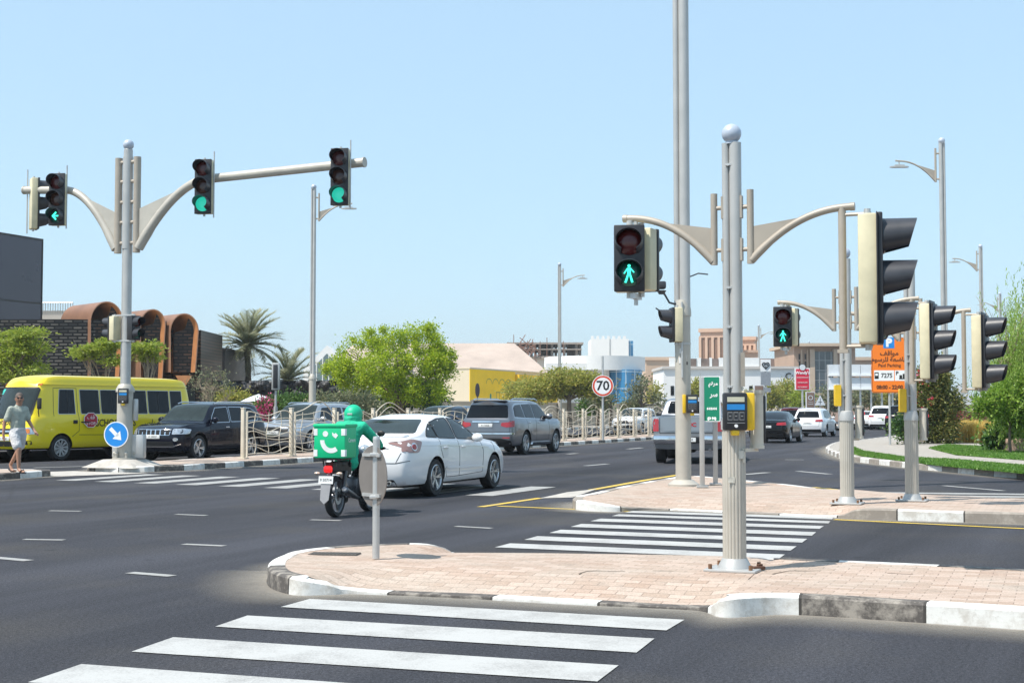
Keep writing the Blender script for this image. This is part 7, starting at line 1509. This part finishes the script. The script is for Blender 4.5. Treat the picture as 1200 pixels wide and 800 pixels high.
# ------------------------------------------------------------------ vegetation
def leafmesh(name, cen, nrm, L, Wd, m, parent=None, seed=0, label=None):
    """one small diamond-shaped leaf blade per centre; arrays in metres"""
    rg = np.random.default_rng(seed); n = len(cen); d = rg.normal(size=(n, 3)); d /= np.linalg.norm(d, axis=1)[:, None]
    if nrm is not None: d = nrm + d * .55; d /= np.linalg.norm(d, axis=1)[:, None]
    u = np.cross(d, rg.normal(size=(n, 3))); u /= np.linalg.norm(u, axis=1)[:, None]
    l = L * rg.uniform(.6, 1.3, n)[:, None]; w = Wd * rg.uniform(.7, 1.3, n)[:, None]
    v = np.stack([cen - d * l * .5, cen + u * w * .5, cen + d * l * .5, cen - u * w * .5], 1).reshape(-1, 3)
    me = bpy.data.meshes.new(name); me.vertices.add(4 * n); me.vertices.foreach_set('co', v.astype(np.float32).ravel()); me.loops.add(4 * n); me.loops.foreach_set('vertex_index', np.arange(4 * n, dtype=np.int32)); me.polygons.add(n); me.polygons.foreach_set('loop_start', np.arange(0, 4 * n, 4, dtype=np.int32)); me.polygons.foreach_set('loop_total', np.full(n, 4, np.int32)); me.update(calc_edges=True); me.materials.append(m)
    return link(name, me, parent)
def crownpts(blobs, nc, nl, cr, seed, shell=.45, flatten=1.0):
    """clump centres spread through ellipsoid blobs; returns leaf centres, outward dirs and clump centres"""
    rg = np.random.default_rng(seed); vol = np.array([b[3] * b[4] * b[5] for b in blobs]) ** .8; pr = vol / vol.sum(); C = []
    ch = rg.choice(len(blobs), nc, p=pr)
    for i in ch:
        b = blobs[i]; d = rg.normal(size=3); d /= np.linalg.norm(d); r = rg.uniform(shell, 1) ** .6; C.append([b[0] + d[0] * r * b[3], b[1] + d[1] * r * b[4], b[2] + d[2] * r * b[5]])
    C = np.array(C); k = rg.integers(int(nl * .4), int(nl * 1.6), nc); idx = np.repeat(np.arange(nc), k); s = rg.normal(size=(len(idx), 3)) * (cr * rg.uniform(.6, 1.25, nc))[idx][:, None]; s[:, 2] *= flatten
    return C[idx] + s, s / (np.linalg.norm(s, axis=1)[:, None] + 1e-6), C
def tree(name, label, loc, blobs, nc, nl, cr, L, Wd, m, trunk=(.16, .09), htr=None, seed=1, bark='bark', cat='tree', group=None, limbs=9, lean=0, flatten=1.0, shell=.4, dirs=True):
    t = thing(name, label, cat, loc, 0, group); P, D, C = crownpts(blobs, nc, nl, cr, seed, shell, flatten)
    leafmesh('crown', P, D if dirs else None, L, Wd, m, t, seed)
    R = random.Random(seed); h = htr or min(b[2] for b in blobs) * .8; b = MB(); top = Vector((lean, 0, h))
    b.tube([(0, 0, -.05), (lean * .2, .02, h * .35), (lean * .6, -.02, h * .7), tuple(top)], [trunk[0] * 1.25, trunk[0], trunk[0] * .9, trunk[1]], 10)
    for i in range(limbs):
        q = Vector(C[R.randrange(len(C))]); s = top.lerp(Vector((0, 0, 0)), R.uniform(0, .25)); mid = s.lerp(q, .5) + Vector((R.uniform(-.2, .2), R.uniform(-.2, .2), abs(q.z - s.z) * .12)); b.tube([s, s.lerp(mid, .5) + Vector((0, 0, .05)), mid, q], [trunk[1] * .75, trunk[1] * .55, trunk[1] * .38, trunk[1] * .12], 6)
        for k in range(3):
            q2 = q + Vector((R.gauss(0, .5), R.gauss(0, .5), R.gauss(.1, .4))) * (cr * 2.2); b.tube([mid, mid.lerp(q2, .5) + Vector((0, 0, .06)), q2], [trunk[1] * .3, trunk[1] * .2, .008], 5)
    b.build('trunk', M_[bark], t, 50); return t
def px_tree(name, label, px, Y, blobs_px, *a, zb=.1, **k):
    """blobs given in photo pixels (cx, cy, rx, ry) for the design view at distance Y; depth radius = horizontal radius"""
    s = Y / FPX; base = A(px, 480, Y); bl = []
    R = random.Random(k.get('seed', 1))
    for (cx, cy, rx, ry) in blobs_px: p = A(cx, cy, Y); bl.append((p.x - base.x, R.uniform(-.35, .35) * rx * s, p.z - zb, rx * s, rx * s * .9, ry * s))
    return tree(name, label, (base.x, Y, zb), bl, *a, **k)
G1 = leafmat('leaf_bright_green', (.20, .32, .008), (.38, .50, .015), (.55, .60, .04), .5)
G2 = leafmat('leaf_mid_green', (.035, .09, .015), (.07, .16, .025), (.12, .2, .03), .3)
G3 = leafmat('leaf_yellow_green', (.20, .24, .03), (.33, .33, .05), (.42, .34, .08), .4)
G4 = leafmat('leaf_feathery_green', (.16, .24, .015), (.28, .35, .03), (.36, .40, .06), .45)
G5 = leafmat('leaf_grey_green', (.10, .13, .06), (.18, .20, .10), (.28, .24, .13), .3)
G6 = leafmat('leaf_willow', (.18, .30, .04), (.30, .44, .07), (.38, .48, .12), .45)
px_tree('broadleaf_tree', 'large bright green tree with rounded leaf tufts over the boundary wall', 470, 90, [(425, 440, 34, 20), (455, 430, 36, 24), (490, 430, 34, 26), (512, 432, 20, 20), (462, 455, 36, 16), (500, 457, 26, 16), (414, 402, 12, 14), (440, 396, 16, 14), (462, 400, 18, 16), (480, 392, 18, 14), (498, 392, 14, 14), (508, 402, 14, 12), (400, 432, 20, 14), (524, 422, 12, 14), (452, 383, 6, 5), (484, 380, 5, 4), (504, 386, 6, 5), (413, 391, 5, 4), (400, 408, 5, 5)], 250, 160, .23, .15, .085, G1, trunk=(.25, .16), htr=2.0, seed=4, limbs=16)
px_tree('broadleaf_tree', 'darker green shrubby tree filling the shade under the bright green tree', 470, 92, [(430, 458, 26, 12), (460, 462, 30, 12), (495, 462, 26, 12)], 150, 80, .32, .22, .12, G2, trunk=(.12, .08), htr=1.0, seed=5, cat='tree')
px_tree('umbrella_tree', 'flat-topped yellow-green tree left of the 70 sign', 667, 113, [(640, 455, 30, 12), (668, 447, 34, 14), (690, 452, 20, 12), (625, 462, 16, 8)], 230, 60, .36, .26, .12, G3, trunk=(.20, .14), htr=2.6, seed=6, limbs=14, flatten=.6)
px_tree('umbrella_tree', 'sparser pale yellow tree in front of the yellow mural wall', 620, 118, [(612, 458, 22, 12), (600, 465, 14, 8), (630, 468, 14, 8)], 70, 45, .34, .24, .11, G3, trunk=(.14, .09), htr=2.2, seed=8, limbs=16, bark='barkp', flatten=.6)
px_tree('feathery_tree', 'feathery yellow-green tree at the left edge above the school bus', 12, 63, [(8, 410, 34, 26), (-25, 415, 30, 28), (36, 400, 20, 14), (46, 428, 14, 10), (20, 436, 30, 12)], 150, 80, .30, .2, .06, G4, trunk=(.14, .1), htr=1.8, seed=9, limbs=14, flatten=.35)
px_tree('feathery_tree', 'thin feathery tree with slender trunk left of the signal mast', 122, 66, [(112, 410, 20, 7), (98, 415, 14, 6), (128, 402, 12, 6), (135, 422, 12, 5)], 70, 60, .24, .2, .065, G4, trunk=(.07, .05), htr=2.2, seed=10, limbs=9, flatten=.3, bark='barkp')
px_tree('feathery_tree', 'thin feathery tree just right of the signal mast', 172, 67, [(168, 410, 16, 7), (180, 405, 9, 5), (172, 420, 12, 4)], 50, 60, .24, .2, .065, G4, trunk=(.07, .05), htr=2.2, seed=11, limbs=8, flatten=.3, bark='barkp')
px_tree('broadleaf_tree', 'small green treetop just above the black pavilion', 237, 110, [(236, 408, 8, 6)], 22, 40, .25, .2, .1, G2, trunk=(.1, .06), htr=3.5, seed=12, limbs=4)
for px, Y, bl, m, lb, sd in ((716, 122, [(712, 462, 12, 10), (700, 470, 12, 8)], G5, 'thin reddish-green tree right of the 70 sign post', 21), (752, 126, [(752, 452, 12, 12), (742, 460, 10, 8), (768, 470, 8, 6)], G5, 'grey-green tree in front of the blue glass drum', 22), (700, 124, [(700, 474, 14, 9), (688, 478, 10, 6)], G2, 'dark shrub behind the fence under the 70 sign', 23), (742, 128, [(742, 478, 12, 6)], G5, 'low grey shrub left of the white SUVs', 24),
    (764, 150, [(764, 462, 8, 10)], G3, 'yellowish sapling before the beige block', 25), (818, 140, [(818, 462, 10, 14)], G3, 'yellow-green tree between the two poles beside the green sign', 26),
    (905, 150, [(905, 463, 13, 12), (898, 472, 10, 8)], G3, 'yellow-green roadside tree right of the ring banner', 27), (924, 154, [(924, 462, 12, 13)], G3, 'roadside tree left of the red pylon sign', 28), (938, 148, [(938, 470, 13, 11)], G4, 'lighter green roadside tree below the red pylon sign', 29), (972, 158, [(972, 468, 14, 11)], G5, 'pale brownish tree behind the warning sign', 30),
    (1012, 150, [(1012, 464, 16, 12), (1000, 472, 10, 8)], G5, 'dry pale tree left of the orange sign post', 31), (1036, 152, [(1034, 468, 16, 12)], G3, 'dry yellow tree right of the orange sign post', 32), (1060, 150, [(1058, 470, 12, 10)], G5, 'dry tree beside the flowering shrub', 33), (886, 156, [(884, 470, 10, 10)], G3, 'yellow-green tree left of the ring banner', 34)):
    px_tree('roadside_tree', lb, px, Y, bl, 20 if sd in (21, 22, 25) else 46, 46, .42 if sd > 26 else .34, .30, .14, m, trunk=(.14, .09), htr=1.6 + .004 * Y, seed=sd, limbs=9, group='roadside trees far down the avenue')
# shrubs along the boundary wall
for px, Y, bl, m, lb, sd in ((345, 84, [(340, 474, 12, 7), (356, 475, 10, 6)], G2, 'glossy green shrub between the palms and the silver SUV', 41), (300, 86, [(270, 470, 10, 6), (284, 474, 10, 6)], G3, 'low yellow-green shrub behind the navy SUV', 42), (402, 82, [(390, 474, 22, 10), (415, 472, 20, 11), (432, 480, 14, 9), (372, 478, 12, 7)], G5, 'dusty olive bush behind the rider', 43)):
    px_tree('shrub', lb, px, Y, bl, 110, 60, .26, .18, .09, m, trunk=(.06, .05), htr=.6, seed=sd, cat='shrub', limbs=8)
t = px_tree('flowering_shrub', 'magenta bougainvillea behind the roof of the navy SUV', 314, 80, [(312, 478, 10, 10), (322, 480, 8, 9)], 60, 60, .2, .14, .08, G2, trunk=(.06, .04), htr=.6, seed=44, cat='shrub'); fm = leafmat('magenta_bracts', (.45, .02, .12), (.6, .04, .2), (.7, .2, .35), .3)
P_, D_, C_ = crownpts([(c0[0], c0[1], c0[2], c0[3], c0[3], c0[4]) for c0 in ((-.1, -.2, 1.55, .55, .5),)], 34, 40, .16, 45); leafmesh('flowers', P_, D_, .12, .09, fm, t, 45)
# bare tree
t = thing('bare_tree', 'leafless pale-branched tree in front of the black pavilion', 'tree', (A(246, 480, 70).x, 70, .1)); b = MB(); R = random.Random(12)
def branch(p, d, l, r, k):
    q = p + d * l; m = p.lerp(q, .5) + Vector((R.gauss(0, .06), R.gauss(0, .06), R.gauss(0, .05))) * l; b.tube([p, m, q], [r, r * .85, r * .65], 6)
    if k:
        for _ in range(3): branch(q.lerp(p, R.uniform(0, .3)), (d + Vector((R.gauss(0, .6), R.gauss(0, .5), R.uniform(-.25, .45)))).normalized(), l * R.uniform(.6, .85), r * .6, k - 1)
branch(Vector((0, 0, 0)), Vector((.05, 0, 1)), 1.0, .09, 5); b.build('trunk', M_['barkp'], t, 50)
P_, D_, C_ = crownpts([(0, 0, 2.7, 1.3, 1.0, .8)], 50, 16, .2, 46); leafmesh('crown', P_, None, .13, .05, G5, t, 46)
# date palms
def palm(label, px, Y, ytop, rfr, nf, trh, seed, trunk=True, m=None):
    base = A(px, 480, Y); zc = zat(ytop, Y); t = thing('date_palm', label, 'palm tree', (base.x, Y, 0), 0, 'date palms'); R = random.Random(seed)
    b = MB(); n = 12; pts = [(.05 * sin(i), .04 * cos(i * 2), zc * i / n) for i in range(n + 1)]; b.tube(pts, [.19 + .04 * (i % 2) for i in range(n)] + [.34], 12); b.build('trunk', M_['bark'], t, 20)
    vs = []; fs = []; stem = MB()
    for i in range(nf):
        az = 2 * pi * i * .381966; el = rad(84 - 112 * (i / nf) + R.uniform(-8, 8)); L = rfr * R.uniform(.85, 1.1); pts = []; p = Vector((0, 0, zc)); k = 11; e = el
        for j in range(k + 1): pts.append(p.copy()); p = p + Vector((cos(az) * cos(e), sin(az) * cos(e), sin(e))) * (L / k); e -= rad(2.6 + 1.1 * j * .3)
        stem.tube(pts, [.035 * (1 - j / (k + 1)) + .008 for j in range(k + 1)], 4)
        side = Vector((-sin(az), cos(az), 0))
        for j in range(1, k + 1):
            for q in range(4):
                c = pts[j - 1].lerp(pts[j], q / 4); tdir = (pts[j] - pts[j - 1]).normalized(); ll = .62 * sin(pi * (j + q / 4) / (k + 2)) ** .6 * rfr / 2.6 + .1
                for s in (-1, 1):
                    d = (tdir * .75 + side * s * .75 + Vector((0, 0, R.uniform(-.15, .35)))).normalized(); w = .04; u = d.cross(Vector((0, 0, 1))).normalized() * w
                    o = len(vs); vs += [tuple(c - u), tuple(c + u), tuple(c + d * ll)]; fs.append((o, o + 1, o + 2))
    me = bpy.data.meshes.new('fronds'); me.from_pydata(vs, [], fs); me.materials.append(m or leafmat('palm_leaf', (.20, .23, .12), (.34, .36, .22), (.46, .44, .30), .35)); f = link('fronds', me, t); stem.build('frond_stems', leafmat('palm_stem', (.25, .22, .1), (.3, .26, .12)), f, 0); return t
palm('tall date palm with full round crown above the rock wall', 290, 100, 405, 2.95, 58, 0, 3); palm('lower date palm right of the tall one, crown only just above the rock wall', 337, 99, 446, 2.7, 34, 0, 7); palm('distant small palm behind the hanging signal, right of the orange sign', 1080, 170, 462, 2.4, 22, 0, 9)
# right-hand verge planting
t = px_tree('flowering_shrub', 'tall dark leafy shrub with red flowers beside the tall verge street light', 1095, 60, [(1095, 440, 18, 18), (1085, 468, 22, 22), (1108, 470, 16, 22), (1088, 500, 22, 16), (1106, 500, 16, 16)], 330, 60, .20, .15, .07, leafmat('leaf_olive_dark', (.07, .10, .02), (.15, .18, .04), (.30, .24, .07), .35), trunk=(.09, .06), htr=.7, seed=51, cat='shrub', limbs=12)
P_, D_, C_ = crownpts([(-.6, -.5, 1.9, .5, .4, .6), (-.4, -.3, 2.9, .5, .4, .5), (.7, -.5, 1.0, .3, .3, .5)], 26, 9, .1, 52); leafmesh('flowers', P_, D_, .10, .08, leafmat('red_flowers', (.5, .02, .03), (.6, .05, .08), (.6, .15, .3), .2), t, 52)
t = px_tree('flowering_shrub', 'low shrub with yellow and pink blooms left of the tall dark shrub', 1060, 58, [(1056, 500, 10, 10), (1066, 508, 10, 8)], 50, 40, .18, .13, .07, G2, trunk=(.05, .04), htr=.3, seed=53, cat='shrub', limbs=5)
def tussocks(name, label, pts, h, spread, n, m, zb=.145):
    vs = []; fs = []; R = random.Random(17)
    for (x, y) in pts:
        for _ in range(n):
            a = R.uniform(0, 2 * pi); rr = abs(R.gauss(0, .16)); l = h * R.uniform(.6, 1.1); lean_ = spread * R.uniform(.2, 1); bx_, by_ = x + rr * cos(a), y + rr * sin(a); w = .008; p1 = (bx_ + lean_ * .35 * cos(a), by_ + lean_ * .35 * sin(a), zb + l * .65); p2 = (bx_ + lean_ * cos(a), by_ + lean_ * sin(a), zb + l * .9); u = (-sin(a) * w, cos(a) * w)
            o = len(vs); vs += [(bx_ - u[0], by_ - u[1], zb), (bx_ + u[0], by_ + u[1], zb), (p1[0] + u[0], p1[1] + u[1], p1[2]), (p1[0] - u[0], p1[1] - u[1], p1[2]), p2]; fs += [(o, o + 1, o + 2, o + 3), (o + 3, o + 2, o + 4)]
    me = bpy.data.meshes.new(name); me.from_pydata(vs, [], fs); me.materials.append(m); o = link(name, me); return tag(o, label, 'grass', kind='stuff')
R = random.Random(2); pts = [(lambda g: (g.x + R.uniform(-.3, .3), g.y))(G(R.uniform(1118, 1165), R.uniform(511, 519), .145)) for _ in range(42)]
tussocks('ornamental_grass', 'golden ornamental grass tufts right of the tall verge street light', pts, 1.0, .5, 260, leafmat('golden_grass', (.45, .30, .05), (.6, .42, .08), (.7, .5, .15), .3))
px_tree('hedge', 'low reddish-pink hedge behind the golden grass', 1150, 74, [(1130, 492, 20, 6), (1165, 490, 20, 7), (1195, 488, 20, 7)], 120, 60, .22, .16, .09, leafmat('leaf_reddish', (.18, .07, .05), (.28, .12, .09), (.2, .2, .06), .3), trunk=(.05, .04), htr=.3, seed=54, cat='hedge', limbs=6)
px_tree('shrub', 'glossy dark green plant at the foot of the weeping tree', 1170, 48.5, [(1170, 512, 12, 8), (1180, 508, 10, 9), (1164, 518, 8, 4)], 60, 40, .14, .2, .1, G2, trunk=(.03, .02), htr=.2, seed=55, cat='shrub', zb=.145)
px_tree('shrub', 'bright green plant at the right edge behind the planter', 1196, 49, [(1194, 500, 10, 14)], 50, 40, .16, .2, .08, G4, trunk=(.03, .02), htr=.2, seed=56, cat='shrub', zb=.145)
# weeping tree at the right edge
Yw = 47; base = G(1180, 527, .145); t = thing('weeping_tree', 'weeping feathery tree on a slim trunk at the right edge', 'tree', (base.x, Yw, .145)); s = Yw / FPX; R = random.Random(31); rg = np.random.default_rng(31)
b = MB(); X = lambda px: A(px, 480, Yw).x - base.x; Z = lambda py: zat(py, Yw) - .145
b.tube([(0, 0, 0), (.03, 0, Z(480)), (-.05, .05, Z(455)), (X(1184), 0, Z(430))], [.075, .06, .055, .04], 10)
ends = []
for i in range(26):
    q = Vector((X(R.uniform(1150, 1262)), R.uniform(-1.4, 1.4), Z(R.uniform(330, 430)))); s0_ = Vector((X(1184), 0, Z(R.uniform(430, 462)))); md = s0_.lerp(q, .55) + Vector((0, 0, .3)); b.tube([s0_, s0_.lerp(md, .5) + Vector((0, 0, .08)), md, q], [.028, .02, .014, .005], 5); ends.append(q)
b.build('trunk', M_['barkp'], t, 50)
P = []
def droop(cx, cy, rx, ry, n, ln):
    for _ in range(n):
        p = Vector((X(cx + rg.normal() * rx * .5), rg.normal() * .9, Z(cy + rg.normal() * ry * .5))); k = int(rg.integers(14, 34)); dx, dy = rg.normal() * .012, rg.normal() * .012
        for j in range(k): P.append((p.x + dx * j + rg.normal() * .03, p.y + dy * j + rg.normal() * .03, p.z - j * ln / 24 + rg.normal() * .01))
droop(1222, 385, 44, 62, 900, .9); droop(1200, 425, 36, 40, 650, .8); droop(1205, 460, 40, 40, 500, .8); droop(1240, 450, 50, 60, 400, .9)
P = np.array(P); D = np.tile(np.array([[0, 0, -1.0]]), (len(P), 1)); leafmesh('crown', P, D, .11, .032, G6, t, 32)
t = px_tree('broadleaf_tree', 'leafy darker green young tree in front of the weeping tree', 1183, 46, [(1172, 470, 22, 14), (1192, 460, 20, 18), (1150, 478, 14, 8), (1205, 480, 20, 22), (1188, 488, 20, 8)], 260, 55, .14, .12, .06, leafmat('leaf_neem', (.10, .20, .02), (.20, .34, .03), (.30, .42, .06), .45), trunk=(.045, .03), htr=1.5, seed=57, limbs=14, zb=.145)
# litter by the pole and a drain grate at the island nose
g = G(888, 668, .14); t = thing('wood_scrap', 'small brown scrap of wood at the foot of the near signal pole', 'litter', (g.x, g.y, .15), .5); b = MB(); b.box((0, 0, .012), (.13, .06, .03), None, .006); b.box((.03, .01, .035), (.05, .03, .02), None, .004); b.build('splinter', mat('dark_wood', (.10, .045, .025), .8, 0, .3, 30), t)

g = G(392, 647.5, .15); t = thing('drain_grate', 'flat metal drain grate set in the nose of the near brick island', 'drain cover', (g.x, g.y, .130), rad(-8)); b = MB(); b.box((0, 0, .003), (.5, .22, .012)); b.build('frame', mat('grate_dark', (.04, .04, .04), .7), t, 0); b = MB()
for i in range(13): b.box((-.225 + i * .0375, 0, .012), (.014, .20, .01))
for i in range(4): b.box((0, -.095 + i * .0633, .0125), (.48, .012, .012))
b.build('grate_bars', mat('grate_bar', (.12, .11, .10), .7, .2), t, 0)
